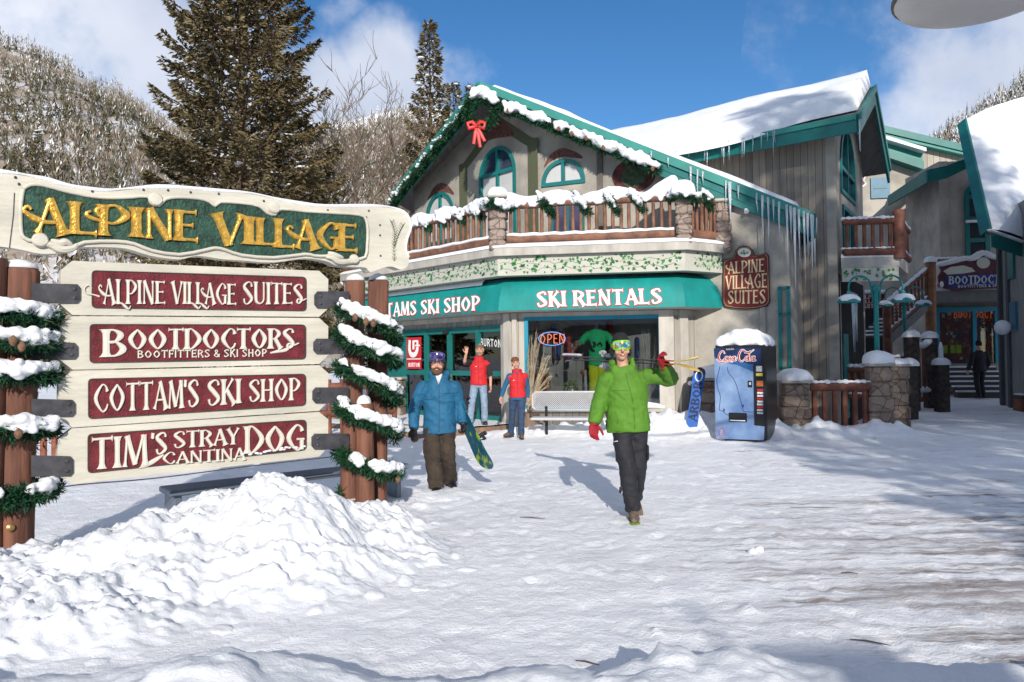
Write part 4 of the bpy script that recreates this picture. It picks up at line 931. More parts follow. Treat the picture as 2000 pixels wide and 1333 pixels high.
# --- balcony railings
RP = offs(BAY, .52)
def rail_run(a, b, nb, seed, snow=True):
    rg = random.Random(seed); d = b - a; L = d.length; dn = d.normalized(); n = Vector((dn.y, -dn.x, 0))
    m = MB()
    def wob(z, r): return [up(a + d * (k / 8), z + rg.uniform(-.012, .012)) + n * rg.uniform(-.01, .01) for k in range(9)]
    m.tube(wob(4.26, .1), [.10 + rg.uniform(-.008, .008) for _ in range(9)], 10); part('bottom_log', m, LOG, bld, smooth=45); m = MB(); m.tube(wob(5.02, .07), [.085 + rg.uniform(-.006, .006) for _ in range(9)], 10)
    rail = part('balcony_rail', m, LOG, bld, smooth=45)
    for k in range(nb):
        f = (k + .5) / nb; p = a + d * f; mm = MB(); mm.tube([up(p, 4.32), up(p + Vector((rg.uniform(-.01, .01), 0, 0)), 4.65), up(p, 4.97)], [.036, .040, .034], 8); part('baluster', mm, LOG, rail, smooth=45)
    if snow:
        lum = []; N = int(L * 26)
        for i in range(N + 1):
            f = i / N; h = .07 + .16 * float(fbm(np.array(f * L * 1.9), np.array(seed * 1.3), 4, 3)) + .05 * math.sin(f * L * 5.2 + seed) + (.13 * max(0, 1 - (1 - f) * L / .6) if seed == 2 else 0); h = max(.06, h)
            c = up(a + d * f, 5.07 + h * .5)
            lum.append((c + n * rg.uniform(-.03, .03), (.115 + .05 * h, .115 + .05 * h, h * .72)))
            if rg.random() < .35: lum.append((up(a + d * f, 5.06 - rg.uniform(0, .07)) + n * .085, (.06, .05, .07)))
        snow_mantle('rail_snow', lum, .03, rail, 3)
        s_ = MB(); s_.tube([up(a + d * (i / 24), 4.345 + .012 * math.sin(i * 2.1)) for i in range(25)], [(.10, .05)] * 25, 8, side=n); part('rail_snow', s_, SNOW, rail, smooth=True)
    return rail
rail_run(RP[0] + eD * 0, RP[1] + eD * .2, 34, 1); rail_run(RP[1] - fB * .2, RP[2] + fB * .2, 21, 2); rail_run(RP[2] + (RP[3] - RP[2]).normalized() * .2, RP[3] - (RP[3] - RP[2]).normalized() * .1, 6, 3, snow=False)
def pillar(c, z0, z1, s, taper, name='stone_pillar', parent=bld, mat=STONE, cap=True):
    m = MB(); N = 5; rg = random.Random(int(c.x * 100)); ax = (Vector((-fB.x, -fB.y, 0)), rB, Vector((0, 0, 1)))
    for k in range(N):
        a, b = z0 + (z1 - z0) * k / N, z0 + (z1 - z0) * (k + 1) / N; w = s * (taper + (1 - taper) * (k + .5) / N) * rg.uniform(.95, 1.05)
        m.bbox((c.x + rg.uniform(-.01, .01), c.y + rg.uniform(-.01, .01), (a + b) / 2), (w, w, b - a + .004), ax, r=.035)
    p = part(name, m, mat, parent)
    if cap:
        m = MB(); m.bbox((c.x, c.y, z1 + .035), (s * 1.18, s * 1.18, .07), ax, r=.02); part('cap', m, TRIM, p)
    return p
def snow_dome(c, z, sx, sy, h, seed=0, name='snow_cap', parent=bld):
    m = MB(); g = []; n = 18
    for j in range(9):
        t = j / 8; row = []
        for i in range(n + 1):
            a = 2 * math.pi * (i % n) / n; sq = 1 / max(abs(math.cos(a)), abs(math.sin(a))) ** .6; r = math.sin(t * math.pi / 2) * sq; w = 1 + .16 * (float(fbm(np.array(3 * math.cos(a) + c.x), np.array(3 * math.sin(a) + t * 2), seed, 3)) - .5)
            row.append(Vector((c.x + sx * r * w * math.cos(a), c.y + sy * r * w * math.sin(a), z - .015 + h * max(0, math.cos(t * math.pi / 2)) ** .8 * w)))
        g.append(row)
    m.grid(g); return part(name, m, SNOW, parent, smooth=True)
p1 = pillar(RP[1], 4.0, 5.16, .40, .9); snow_dome(RP[1], 5.23, .23, .23, .22, 3, parent=p1)
p2 = pillar(RP[2], 4.0, 5.05, .36, .92, cap=False); snow_dome(RP[2], 5.06, .26, .24, .34, 4, parent=p2)
pillar(RP[3] + Vector((.05, -.05, 0)), 3.9, 5.0, .34, .95)
p4 = Cc + eD * -1.0
# --- icicles along the right rake and eave
rg = random.Random(21)
def icicle(p, L, r, parent=bld, mat=None):
    m = MB(); m.tube([p, p + Vector((rg.uniform(-.01, .01), 0, -L * .4)), p + Vector((rg.uniform(-.015, .015), 0, -L))], [r, r * .6, .003], 7); part('icicle', m, mat or ICE, parent, smooth=True)
ICE = bpy.data.materials.new('ice'); ICE.use_nodes = True; b_ = ICE.node_tree.nodes['Principled BSDF']; b_.inputs['Base Color'].default_value = (.82, .88, .95, 1); b_.inputs['Roughness'].default_value = .12; b_.inputs['Transmission Weight'].default_value = .55; b_.inputs['IOR'].default_value = 1.31
dAT = TR - AP; nAT = Vector((dAT.y, -dAT.x, 0)).normalized(); nAT = nAT if nAT.y < 0 else -nAT
for f, L in ((.55, .25), (.60, .2), (.665, .6), (.685, .75), (.70, .3), (.765, .5), (.775, .95), (.80, .3), (.85, .4), (.865, 1.0), (.88, 1.1), (.895, .5), (.91, .9), (.93, 1.5), (.94, .7), (.95, 1.75), (.962, 1.2), (.975, 1.6), (.985, .9), (.995, 1.35), (1.0, .7)):
    icicle(AP + dAT * f + nAT * .11 + Vector((0, 0, .0)), L, rg.uniform(.02, .036) * (1.3 if L > .8 else 1))
for k in range(9): icicle(TR + rB * rg.uniform(.0, .9) + uB * .08 + Vector((0, 0, -.02)), rg.uniform(.3, 1.2), .026)
# ================================================================== the big carved sign
CREAM = M('cream_paint', (.56, .535, .455), rough=.6, scale=3.5, var=.13, bump=.35, bscale=22, detail=9, stretch=(.35, .35, 1.5))
MAROON = M('maroon_panel', (.14, .017, .024), rough=.75, scale=9, var=.35, bump=.8, bscale=60)
GREEN = M('carved_green', (.018, .062, .042), rough=.55, scale=10, var=.4, bump=1.0, bscale=34)
GOLD = M('gold_leaf', (.78, .46, .09), rough=.30, scale=20, var=.25, metallic=.6, bump=.35, bscale=45)
POST = M('post_wood', (.165, .07, .045), rough=.75, scale=9, var=.4, stretch=(1, 1, .12), bump=.6, bscale=24)
STEEL = M('dark_steel', (.075, .075, .085), rough=.5, scale=8, var=.35, metallic=.4)
STEEL_L = M('bench_steel', (.16, .19, .24), rough=.45, var=.12, metallic=.4)
LETTER = M('letter_cream', (.62, .60, .525), rough=.5, var=.04)
PS = Plane((-3.95, 6.1), d=(.773, .634))
sign = thing('village_sign', 'big carved wooden directory sign with a green gold-lettered header and four cream boards', 'sign', PS.P(1.5, 0))
def outline(pl, pts, w=0.0, sm=0):
    P = cat_rom([tuple(p) for p in pts], sm) if sm else pts
    return [pl.px(x, y, 0) + pl.n * w for x, y in P]
def zz1(pts): return [(x * .41, 320 + y * .41) for x, y in pts]
# --- four boards
bl = [509, 617, 723.5, 836, 947]; br = [528.5, 620.5, 712.5, 803.5, 893]
def yl(k, x): a = (x - 139) / (625 - 139); return bl[k] + (br[k] - bl[k]) * a
texts = []
for k in range(4):
    g = 1.2; xl = [117, 115, 113, 111][k]
    P = [(141, yl(k, 141) + g), (622, yl(k, 622) + g), (640, yl(k, 640) + 17), (639, yl(k + 1, 639) - 17), (622, yl(k + 1, 622) - g), (141, yl(k + 1, 141) - g), (xl, yl(k + 1, xl) - 22), (xl + 1, yl(k, xl) + 21)]
    m = MB(); m.prism(outline(PS, P, -.075), PS.n * .09); bd = part('name_board', m, CREAM, sign)
    # recessed-looking maroon field, edged
    xa, xb = [178, 174, 171, 170][k], [597, 596, 596, 597][k]
    dy0, dy1 = [18, 16, 17, 14][k], [15, 13, 15, 19][k]
    c = [(xa, yl(k, xa) + dy0), (xb, yl(k, xb) + dy0 - [4, 2, 0, 0][k]), (xb, yl(k + 1, xb) - dy1 + [3, 2, 2, 2][k]), (xa, yl(k + 1, xa) - dy1)]
    def rnd_quad(c, r):
        out = []
        for i in range(4):
            p = Vector(c[i]); a = (Vector(c[i - 1]) - p).normalized(); b = (Vector(c[(i + 1) % 4]) - p).normalized()
            for t in (0, .25, .5, .75, 1): out.append(tuple(p + a * (r * (1 - t) ** 2) + b * (r * t ** 2)))
        return out
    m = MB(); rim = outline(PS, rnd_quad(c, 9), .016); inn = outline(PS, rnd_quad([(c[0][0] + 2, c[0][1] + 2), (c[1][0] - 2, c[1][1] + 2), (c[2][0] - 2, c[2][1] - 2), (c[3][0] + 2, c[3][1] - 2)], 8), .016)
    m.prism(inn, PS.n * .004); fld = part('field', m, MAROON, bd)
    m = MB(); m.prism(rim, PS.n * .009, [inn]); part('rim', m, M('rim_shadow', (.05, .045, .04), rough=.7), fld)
def btext(txt, corners, h=.02, **kw):
    m = MB(); quad_text(m, PS, txt, corners, .019, .0, h, **kw); return m
def sp_lines(mb, strokes_px, w0, h):
    """swashes given as pixel polylines with widths in px"""
    for s in strokes_px:
        st = [(x, -y, w) for x, y, w in cat_rom(s, 5)]
        put_strokes(mb, [st], lambda x, y: PS.px(x, -y, w0), PS.n, .0, h)
boards = [o for o in sign.children if o.name.startswith('name_board')]
m = btext('alPINE', [(198, 545), (322, 551), (322, 594), (198, 595)], T=.20, t=.075, sp=.0)
quad_text(m, PS, 'VIllaGE', [(333, 550), (460, 556), (460, 596), (333, 594)], .019, 0, .02, T=.20, t=.075, sp=-.02)
quad_text(m, PS, 'SUITEs', [(471, 550), (590, 556), (590, 594), (471, 596)], .019, 0, .02, T=.20, t=.075, sp=.0)
sp_lines(m, [[(193, 580, 4), (180, 576, 3), (167, 574, 2.5), (164, 564, 2), (172, 558, 2), (178, 564, 2)]], .019, .012); part('lettering', m, LETTER, boards[0])
m = btext('B', [(196, 644), (246, 643), (246, 697), (196, 698)], T=.24, t=.09)
quad_text(m, PS, 'OOTDOCTORs', [(247, 643), (574, 642), (574, 681), (247, 684)], .019, 0, .02, T=.24, t=.09, sp=.0)
quad_text(m, PS, 'BOOTFITTERS & SKI SHOP', [(266, 685), (519, 682), (519, 697), (266, 700)], .021, 0, .014, style='sans', t=.16, sp=.06)
sp_lines(m, [[(566, 676, 5), (556, 684, 7), (540, 687, 6), (526, 690, 3)]], .019, .012); part('lettering', m, LETTER, boards[1])
m = btext("COTTAM'S", [(180, 752), (388, 741), (388, 795), (180, 806)], T=.21, t=.08, sp=-.02)
quad_text(m, PS, 'SKI', [(402, 742), (470, 740), (470, 787), (402, 794)], .019, 0, .02, T=.22, t=.08, sp=.0)
quad_text(m, PS, 'SHOP', [(483, 742), (584, 738), (584, 781), (483, 786)], .019, 0, .02, T=.20, t=.08, sp=.0); part('lettering', m, LETTER, boards[2])
m = btext("TIM", [(176, 856), (290, 848), (290, 908), (176, 917)], T=.20, t=.09, sp=-.02)
quad_text(m, PS, "'S", [(294, 846), (326, 843), (326, 886), (294, 890)], .019, 0, .02, T=.24, t=.10, sp=-.02)
quad_text(m, PS, 'STRAY', [(336, 843), (466, 836), (466, 867), (336, 876)], .019, 0, .02, T=.22, t=.09, sp=-.02)
quad_text(m, PS, 'CANTINA', [(314, 884), (478, 874), (478, 898), (314, 907)], .0195, 0, .018, T=.20, t=.10, sp=.0)
quad_text(m, PS, 'DOG', [(474, 833), (594, 829), (594, 879), (474, 886)], .019, 0, .02, T=.22, t=.09, sp=-.02)
sp_lines(m, [[(318, 888, 3), (300, 900, 9), (284, 909, 7), (270, 914, 2)]], .0195, .012); part('lettering', m, LETTER, boards[3])
m = MB(); rg = random.Random(3)
for k in range(22):
    x = 470 + 122 * rg.random(); y = yl(4, x) - 20 - 4 * rg.random() - (3 if x > 540 else 0); m.ball(PS.px(x, y, .024), (.025, .02, .011), 6, 4)
part('snow', m, SNOW, boards[3], smooth=True)
# --- header board
top = [(-40, 338), (0, 339), (41, 343), (82, 351), (123, 363), (164, 371), (205, 375), (254, 371), (312, 368), (369, 370), (418, 375), (492, 380), (553, 394), (615, 404), (676, 405), (738, 405), (772, 409), (795, 422), (803, 446), (796, 466), (793, 488), (799, 504), (796, 520), (783, 527), (766, 521), (750, 523), (733, 529), (722, 532), (713, 523), (676, 521), (656, 519), (635, 510), (594, 505), (533, 513), (471, 509), (430, 506), (385, 500), (349, 507), (295, 500), (246, 486), (200, 483), (148, 484), (120, 494), (80, 496), (50, 490), (18, 484), (-40, 478)]
PH = PS.off(.05)
m = MB(); m.prism(outline(PH, top, -.13, 3), PH.n * .13); hb = part('header_board', m, CREAM, sign, smooth=30)
fld = [(45, 370), (58, 362), (82, 362), (123, 373), (164, 382), (205, 387), (254, 386), (287, 384), (296, 396), (310, 402), (322, 390), (345, 386), (385, 388), (408, 394), (419, 403), (430, 395), (470, 397), (505, 403), (520, 416), (536, 420), (548, 409), (594, 413), (660, 417), (700, 420), (713, 428), (717, 450), (716, 480), (712, 503), (690, 507), (664, 510), (650, 498), (635, 501), (612, 500), (594, 497), (533, 504), (471, 499), (440, 489), (420, 485), (400, 489), (349, 498), (295, 490), (262, 477), (225, 472), (164, 474), (140, 484), (110, 478), (92, 474), (78, 464), (65, 472), (45, 464), (40, 445), (40, 400)]
m = MB(); fin = outline(PH, fld, .001, 0); m.prism(fin, PH.n * .006); gf = part('carved_field', m, GREEN, hb)
m = MB(); lp = [p + PH.n * .012 for p in outline(PH, fld + [fld[0]], 0, 2)]; m.tube(lp, [.016] * len(lp), 8, caps=False); part('moulding', m, CREAM, hb, smooth=True)
for (x, y, r) in ((303, 391, 13), (534, 408, 12), (78, 470, 13), (690, 507, 11)):
    m = MB(); c = PH.px(x, y, .012); rr = r / 1500 * 7.0; m.lathe(c, [(rr * .3, .034), (rr * .8, .03), (rr, .012), (rr, -.01)], 18, PH.n)
    s = [PH.px(x, y, .04) + (PH.d * math.cos(a) + Vector((0, 0, math.sin(a)))) * (rr * (.15 + .1 * a)) for a in [i * .45 for i in range(15)]]; m.tube(s, .006, 6); part('rosette', m, CREAM, hb, smooth=40)
for P in ([(82, 476), (100, 480), (118, 488), (140, 486), (150, 478)], [(100, 470), (116, 476), (128, 474), (140, 480)], [(636, 503), (648, 505), (660, 512), (676, 512), (690, 513)], [(640, 494), (652, 500), (668, 504)]):
    m = MB(); q = [PH.px(x, y, .018) for x, y in cat_rom(P, 5)]; n_ = len(q); m.tube(q, [.012 + .022 * math.sin(math.pi * i / (n_ - 1)) for i in range(n_)], 8, ends=.6); part('scroll', m, CREAM, hb, smooth=40)
m = MB()
G = [('a', 66, 132, 389, 458), ('L', 136, 190, 396, 459), ('p', 190, 250, 402, 462), ('I', 256, 281, 406, 464), ('N', 284, 340, 409, 468), ('E', 341, 388, 412, 472), ('V', 419, 476, 418, 480), ('I', 476, 499, 424, 478), ('L', 500, 538, 427, 480), ('L', 536, 574, 429, 485), ('a', 574, 620, 430, 487), ('G', 618, 664, 435, 488), ('E', 660, 698, 438, 492)]
for ch, x0, x1, y0, y1 in G:
    st, adv = glyph(ch, .25, .11, 1.8); xs = [p[0] for s in st for p in s]; lo = 0.02 if ch in 'ap' else min(xs); hi = max(xs); sl_ = (y1 - y0) * .06
    W_ = (x1 - x0); kx = W_ / (adv - .06)
    sk = 0.085 * W_
    def f(x, y, x0=x0, y0=y0, y1=y1, kx=kx, W_=W_): return PH.px(x0 + (x - .05) * kx, y1 - (y1 - y0) * y + .07 * (x * kx - W_ * .5), .008)
    put_strokes(m, st, f, PH.n, 0, .026)
part('lettering', m, GOLD, hb)
m = MB()   # painted fir twigs on the right end
for P in ([(770, 510), (769, 480), (771, 455), (765, 434)], [(770, 482), (778, 458), (787, 440)]):
    q = [PH.px(x, y, .003) for x, y in cat_rom(P, 5)]; m.tube(q, .003, 4)
    for i, p in enumerate(q):
        for sgn in (-1, 1): m.tube([p, p + PH.d * (.028 * sgn) + Vector((0, 0, .03))], .0022, 3)
part('painted_twig', m, M('twig_green', (.05, .07, .05), rough=.8), hb)
m = MB()
for P in ([(772, 470), (775, 500)],): pass
for (x, y) in ((30, 347), (37, 360), (180, 374), (280, 371), (328, 372), (372, 376), (427, 379), (515, 393), (640, 411), (720, 412), (742, 460), (743, 500), (742, 440), (715, 425)): m.ball(PH.px(x, y, .002), (.012, .012, .012), 6, 4)
part('nail', m, STEEL, hb)
m = MB(); pts = outline(PH, top[0:22], 0, 3)
for i, p in enumerate(pts): pass
m.tube([p + Vector((0, 0, .012)) - PH.n * .06 for p in pts], [(.075, .026 + .012 * math.sin(i * .7) * math.sin(i * .23)) for i in range(len(pts))], 8, side=PH.n, ends=.5); part('snow_cap', m, SNOW, hb, smooth=True)
m = MB(); seam = [PH.px(28, 377, .002), PH.px(26, 420, .002), PH.px(18, 486, .002)]; m.tube(seam, .004, 4); part('seam', m, STEEL, hb)
# --- posts
def log(name, pts, r, top_tilt=0, parent=sign, mat=POST, seed=1, n=18):
    rg = random.Random(seed); m = MB(); q = [Vector(p) for p in pts]; P = []
    for k in range(9): P.append(q[0].lerp(q[1], k / 8))
    m.tube(P, [r * rg.uniform(.975, 1.025) for _ in P], n); return part(name, m, mat, parent, smooth=50)
def px_post(name, xt, yt, xb, zb, w, r, seed):
    """log whose axis passes pixel (xt, yt) at the top and column xb at the ground, w = stand-off from the sign plane"""
    pl = PS.off(w); T = pl.px(xt, yt); u = pl.uv(xb, 900)[0]; B = pl.P(u, zb); return log(name, [B, T], r, seed=seed), B, T
lp, LB, LT = px_post('post', 38, 528, 22, -.15, -.12, .148, 1); _, _, _ = px_post('post', -26, 505, -36, -.15, -.05, .14, 2)
r1, RB1, RT1 = px_post('post', 694, 551, 681, -.1, -.09, .105, 3); r2, RB2, RT2 = px_post('post', 739, 550, 735, -.1, -.16, .110, 4)
pl = PS.off(.13); T3 = pl.px(711, 788); B3 = pl.P(pl.uv(713, 950)[0], -.15); r3 = log('post', [B3, T3], .096, seed=5)
snow_dome(T3 + Vector((0, 0, .0)), T3.z, .075, .075, .10, 8, 'snow_cap', sign)
for T, r in ((RT1, .105), (RT2, .11), (LT, .148)):
    m = MB(); d = PS.d; m.lathe(T - Vector((0, 0, .02)), [(r * .98, -.02), (r * 1.0, .0), (r * .85, .045), (r * .4, .075), (.01, .085)], 16); part('post_top', m, POST, sign, smooth=40)
    m = MB(); m.lathe(T + Vector((0, 0, .0)), [(r * .95, .012), (r * .85, .045), (r * .4, .078), (.01, .09)], 16); part('snow_cap', m, SNOW, sign, smooth=True)
# steel strap brackets with bolts
def strap(x0, y0, x1, y1, xr, yr0, yr1):
    c = [(x0, y0), (x1 - 6, yr0), (x1, yr0 + 7), (x1, yr1 - 7), (x1 - 6, yr1), (x0, y1)] if xr else [(x0 + 6, y0), (x1, yr0), (x1, yr1), (x0 + 6, y1), (x0, y1 - 7), (x0, y0 + 7)]
    m = MB(); m.prism(outline(PS, c, .018), PS.n * .012); b = part('bracket', m, STEEL, sign)
    bx = (x1 - 12) if xr else (x0 + 12)
    for f in (.28, .72):
        m = MB(); m.lathe(PS.px(bx, y0 + (y1 - y0) * f, .030), [(.016, 0), (.016, .004), (.009, .010), (.002, .011)], 12, PS.n); part('bolt', m, STEEL, b)
for y0, y1, xe in ((554, 594, 156), (668, 703, 151), (779, 815, 146), (889, 931, 142)): strap(60, y0, xe, y1, True, y0 + 2, y1 - 1)
for y0, y1 in ((570, 603), (662, 692), (757, 788), (847, 878)): strap(612 + (y0 - 570) * -.02, y0, 680, y1, False, y0, y1)
m = MB()   # lamp cord hanging below the lowest board
m.tube([PS.px(x, y, .03) for x, y in cat_rom([(60, 985), (90, 972), (125, 950), (300, 934), (480, 911), (640, 893)], 5)], .006, 5); part('cord', m, STEEL, sign)
m = MB(); m.tube([RB1 + Vector((.0, 0, 0)) + PS.n * .12 + Vector((0, 0, .34)) - PS.d * .1, RB1 + PS.n * .12 + Vector((0, 0, .33)) + PS.d * .08], .012, 6); part('rope', m, CREAM, sign)
m = MB(); m.lathe(PS.off(.03).px(20, 1031), [(.03, 0), (.03, .02), (.012, .03)], 12, PS.n); part('bolt', m, M('brass', (.4, .25, .1), rough=.4, metallic=.7), sign)

# ================================================================== garlands
FIR = tone_mat('garland_needles', [(0, (.006, .022, .012)), (.5, (.014, .062, .030)), (.85, (.03, .11, .05)), (1, (.12, .09, .04))], .6)
CONE = M('pine_cone', (.16, .085, .05), rough=.8, var=.4, scale=40)
def needles(name, path, rad, nper, nl, seed, parent, w=.008):
    g = np.random.default_rng(seed); P = np.array([tuple(p) for p in path]); seg = np.linalg.norm(np.diff(P, axis=0), axis=1); cum = np.concatenate([[0], np.cumsum(seg)]); n = int(cum[-1] * nper)
    s = g.uniform(0, cum[-1], n); c = np.stack([np.interp(s, cum, P[:, k]) for k in range(3)], -1)
    d = g.normal(size=(n, 3)); d /= np.linalg.norm(d, axis=1)[:, None]; r = rad * g.uniform(.15, 1, n)[:, None] * (.7 + .6 * vnoise(s * 6, s * 0, seed))[:, None]
    base = c + d * r; dd = d + g.normal(size=(n, 3)) * .6; dd /= np.linalg.norm(dd, axis=1)[:, None]; L = nl * g.uniform(.5, 1.2, n)[:, None]
    sd = np.cross(dd, g.normal(size=(n, 3))); sd /= np.linalg.norm(sd, axis=1)[:, None]; ww = w * g.uniform(.6, 1.3, n)[:, None]
    V = np.stack([base - sd * ww, base + sd * ww, base + dd * L], 1).reshape(-1, 3) - np.array(ORG[parent.name]); F = np.arange(len(V)).reshape(-1, 3)
    me = bpy.data.meshes.new(name); mesh_np(me, V, F); me.materials.append(FIR); at = me.attributes.new('tone', 'FLOAT', 'POINT'); at.data.foreach_set('value', np.repeat(g.uniform(0, .9, n) + (g.random(n) > .97) * .3, 3).astype(np.float32))
    o = bpy.data.objects.new(name, me); COL.objects.link(o); o.parent = parent; ORG[o.name] = ORG[parent.name]; return o
def snow_rope(name, path, r, up_, seed, parent, keep=None, vox=.016, front=None):
    rg = random.Random(seed); lum = []
    for i, p in enumerate(path):
        k = float(fbm(np.array(i * .19), np.array(seed * 2.7), seed, 3)); ok = (keep(i, p) if keep else True)
        if not ok or k < .36: continue
        for e in range(8):
            q = Vector(p) + Vector((rg.uniform(-1, 1) * r * .6, rg.uniform(-1, 1) * r * .6, up_ + rg.uniform(-.9, .7) * r * (k + .3)))
            if front is not None: q += front * (r * rg.uniform(0, 1.0)); q.z -= rg.uniform(0, 1) ** 2 * r * 1.1 * k
            s_ = r * rg.uniform(.25, .75) * (.5 + k); lum.append((q, (s_, s_, s_ * .8)))
    if lum: snow_mantle(name, lum, vox, parent, 4)['kind'] = 'stuff'
def cones(path, n, seed, parent, s=.035, off=None):
    rg = random.Random(seed)
    for k in range(n):
        p = Vector(rg.choice(path)) + (off or Vector()) + Vector((rg.uniform(-.03, .03), rg.uniform(-.06, -.02), rg.uniform(-.06, .0))); m = MB(); m.lathe(p, [(.004, s * 1.2), (s * .45, s * .9), (s * .8, s * .2), (s * .75, -s * .4), (s * .3, -s)], 9); part('pine_cone', m, CONE, parent, smooth=50)
def post_garland(label, c, swags, rx, ry, seed):
    t = thing('post_garland', label, 'garland', (c.x, c.y, 0), 'fir garlands wrapped round the sign posts'); allp = []
    for k, (zl, zr, sag) in enumerate(swags):
        P = []
        for i in range(61):
            a = math.pi * (1.12 + 1.0 * i / 60 * .92 - .04) ; f = i / 60
            P.append(Vector((c.x, c.y, 0)) + PS.d * (rx * math.cos(math.pi * (1 - f) * 1.1 + -.15)) + PS.n * (ry * math.sin(max(0, min(math.pi, math.pi * (1 - f) * 1.1 - .15))) * 1.0) + Vector((0, 0, zl + .07 + (zr - zl - .14) * f - sag * math.sin(math.pi * f))))
        # carry on behind the posts to the start of the next turn
        Q = []
        nz = swags[k + 1][0] if k + 1 < len(swags) else zr - .3
        for i in range(1, 16):
            f = i / 16; Q.append(Vector((c.x, c.y, 0)) + PS.d * (rx * math.cos(math.pi * f)) - PS.n * (ry * .8 * math.sin(math.pi * f)) + Vector((0, 0, zr + (nz - zr) * f)))
        needles('fir_needles', P, .082, 4200, .066, seed + k, t, .008); needles('fir_needles', Q, .08, 900, .075, seed + 40 + k, t)
        snow_rope('snow', [p + PS.n * .02 for p in P], .050, .066, seed + k * 3, t, lambda i, p: 2 < i < 58, vox=.013, front=PS.n); allp += P[10:50]
    cones(allp, 4, seed, t, .038, PS.n * .1); return t
cR = PS.P(PS.uv(716, 800)[0], 0, .02)
def zR(y): return PS.uv(716, y)[1]
post_garland('snowy fir garland wound in five turns round the right three posts of the big sign', cR, [(zR(614), zR(664), -.02), (zR(660), zR(700), .05), (zR(724), zR(778), .0), (zR(800), zR(842), .03), (zR(890), zR(916), .06)], .31, .27, 31)
cL = PS.P(PS.uv(26, 800)[0], 0, -.1)
def zL(y): return PS.uv(30, y)[1]
post_garland('fir garland with coloured cones wound round the left post of the big sign', cL, [(zL(610), zL(606), .02), (zL(668), zL(656), .02), (zL(736), zL(712), .03), (zL(836), zL(826), .02), (zL(976), zL(940), .04)], .28, .25, 51)

# ================================================================== benches and left background
def slab_bench():
    a = gp(331, 962, .43); b = gp(798, 908, .43); d = (b - a).normalized(); L = (b - a).length; n = Vector((-d.y, d.x, 0)); t = thing('slab_bench', 'long flat grey metal bench half hidden behind the snow heap', 'bench', up((a + b) / 2, 0)); ax = (d, n, Vector((0, 0, 1)))
    m = MB(); m.bbox(up((a + b) / 2 + n * .17, .415), (L, .40, .06), ax, r=.012); part('seat', m, STEEL_L, t)
    for f in (.03, .5, .95):
        m = MB(); p = a + d * (L * f) + n * .17; m.bbox(up(p, .19), (.07, .34, .42), ax, r=.01); part('leg', m, STEEL_L, t)
    return t
slab_bench()
RPOST = M('red_post', (.25, .08, .04), rough=.7, scale=8, var=.3)
for k, (x, yb, yt, d, lab) in enumerate(((85, 884, 818, 13.5, 'short reddish wooden post left of its taller twin, seen past the left sign post'), (107, 884, 816, 13.5, 'reddish wooden post nearest the lowest cream board on the left'))):
    b = pt(x, yb, d); tp_ = pt(x, yt, d); m = MB(); m.tube([up(b, -.1), tp_], .055, 10); m.lathe(tp_, [(.055, 0), (.05, .02), (.01, .04)], 10); solo('wooden_post', m, RPOST, lab, 'post', up(b, 0), 'reddish posts behind the left sign post', smooth=50)
hut = thing('far_cabin', 'small distant brown cabin with a snowy roof seen past the left sign post', 'building', up(pt(96, 690, 60), 0))
c = pt(96, 690, 60); m = MB(); m.bbox((c.x - 1.4, c.y, 1.4), (4.4, 4, 2.8), r=.02); part('wall', m, M('cabin_wall', (.22, .15, .10), rough=.9), hut)
m = MB(); m.prism([Vector((c.x - 4, c.y - 2.4, 2.7)), Vector((c.x + 1.2, c.y - 2.4, 2.7)), Vector((c.x - 1.4, c.y - 2.4, 4.6))], (0, 5, 0)); part('roof', m, SNOW, hut)
m = MB(); m.box((c.x - .2, c.y - 2.01, 1.5), (.9, .06, 1.2)); part('window', m, DARK, hut)
# log fence behind the right half of the sign
t = thing('log_fence', 'brown log fence rails and stone stub behind the right sign posts', 'fence', up(gp(650, 800), 0)); f0 = pt(560, 745, 15.5); f1 = pt(770, 745, 16.6)
for z in (.55, 1.1):
    m = MB(); m.tube([up(f0, z), up(f1, z)], .08, 10); part('rail', m, LOGD, t, smooth=50)
for k in range(9):
    p = f0.lerp(f1, k / 8); m = MB(); m.tube([up(p, 0), up(p, 1.25)], .055, 8); part('picket', m, LOGD, t, smooth=50)
sp_ = thing('stone_post', 'squat fieldstone post left of the teal shop doors', 'post', up(gp(772, 812), 0)); c = pt(773, 800, 20.2)
pillar(up(c, 0), -.1, 1.1, .42, 1.1, 'stone_shaft', sp_, STONE)
# ================================================================== wing with the snow-laden roof, right of the shop
dW = Vector((-.765, .645, 0)).normalized(); nG = Vector((.535, .845, 0)).normalized()
Q = Vector((7.13, 16.75, 0)); PWG = Plane(Q + dW * 6, Q); PG = Plane(Q, Q + nG * 5)
PG.n = Vector((nG.y, -nG.x, 0))
wing = thing('wing_building', 'grey board-sided wing with icicled snowy roof and a gable facing the lane', 'building', (7, 18.5, 0))
BOARDW = board_mat('wing_boards', (.27, .235, .195), .16, .3, (dW.x, dW.y))
ZE = 6.78
m = MB(); L6 = 6.0; Lg = 4.0
m.prism([PWG.P(0, -.1) - PWG.n * .2, PWG.P(L6, -.1) - PWG.n * .2, PWG.P(L6, ZE) - PWG.n * .2, PWG.P(0, ZE) - PWG.n * .2], PWG.n * .2)
part('board_wall', m, BOARDW, wing)
def GZ(t): return 7.92 - .52 * abs(t - 1.9)   # gable roof height along nG from Q
m = MB(); gw = [PG.P(0, -.1), PG.P(Lg, -.1)] + [PG.P(t, GZ(t) - .1) for t in (Lg, 1.9, 0)]
ga = PG.rect(1640, 265, 1662, 385); ga2 = (.55, 2.6, 5.3, 6.95); gb2 = (.75, 2.5, 3.75, 5.05)
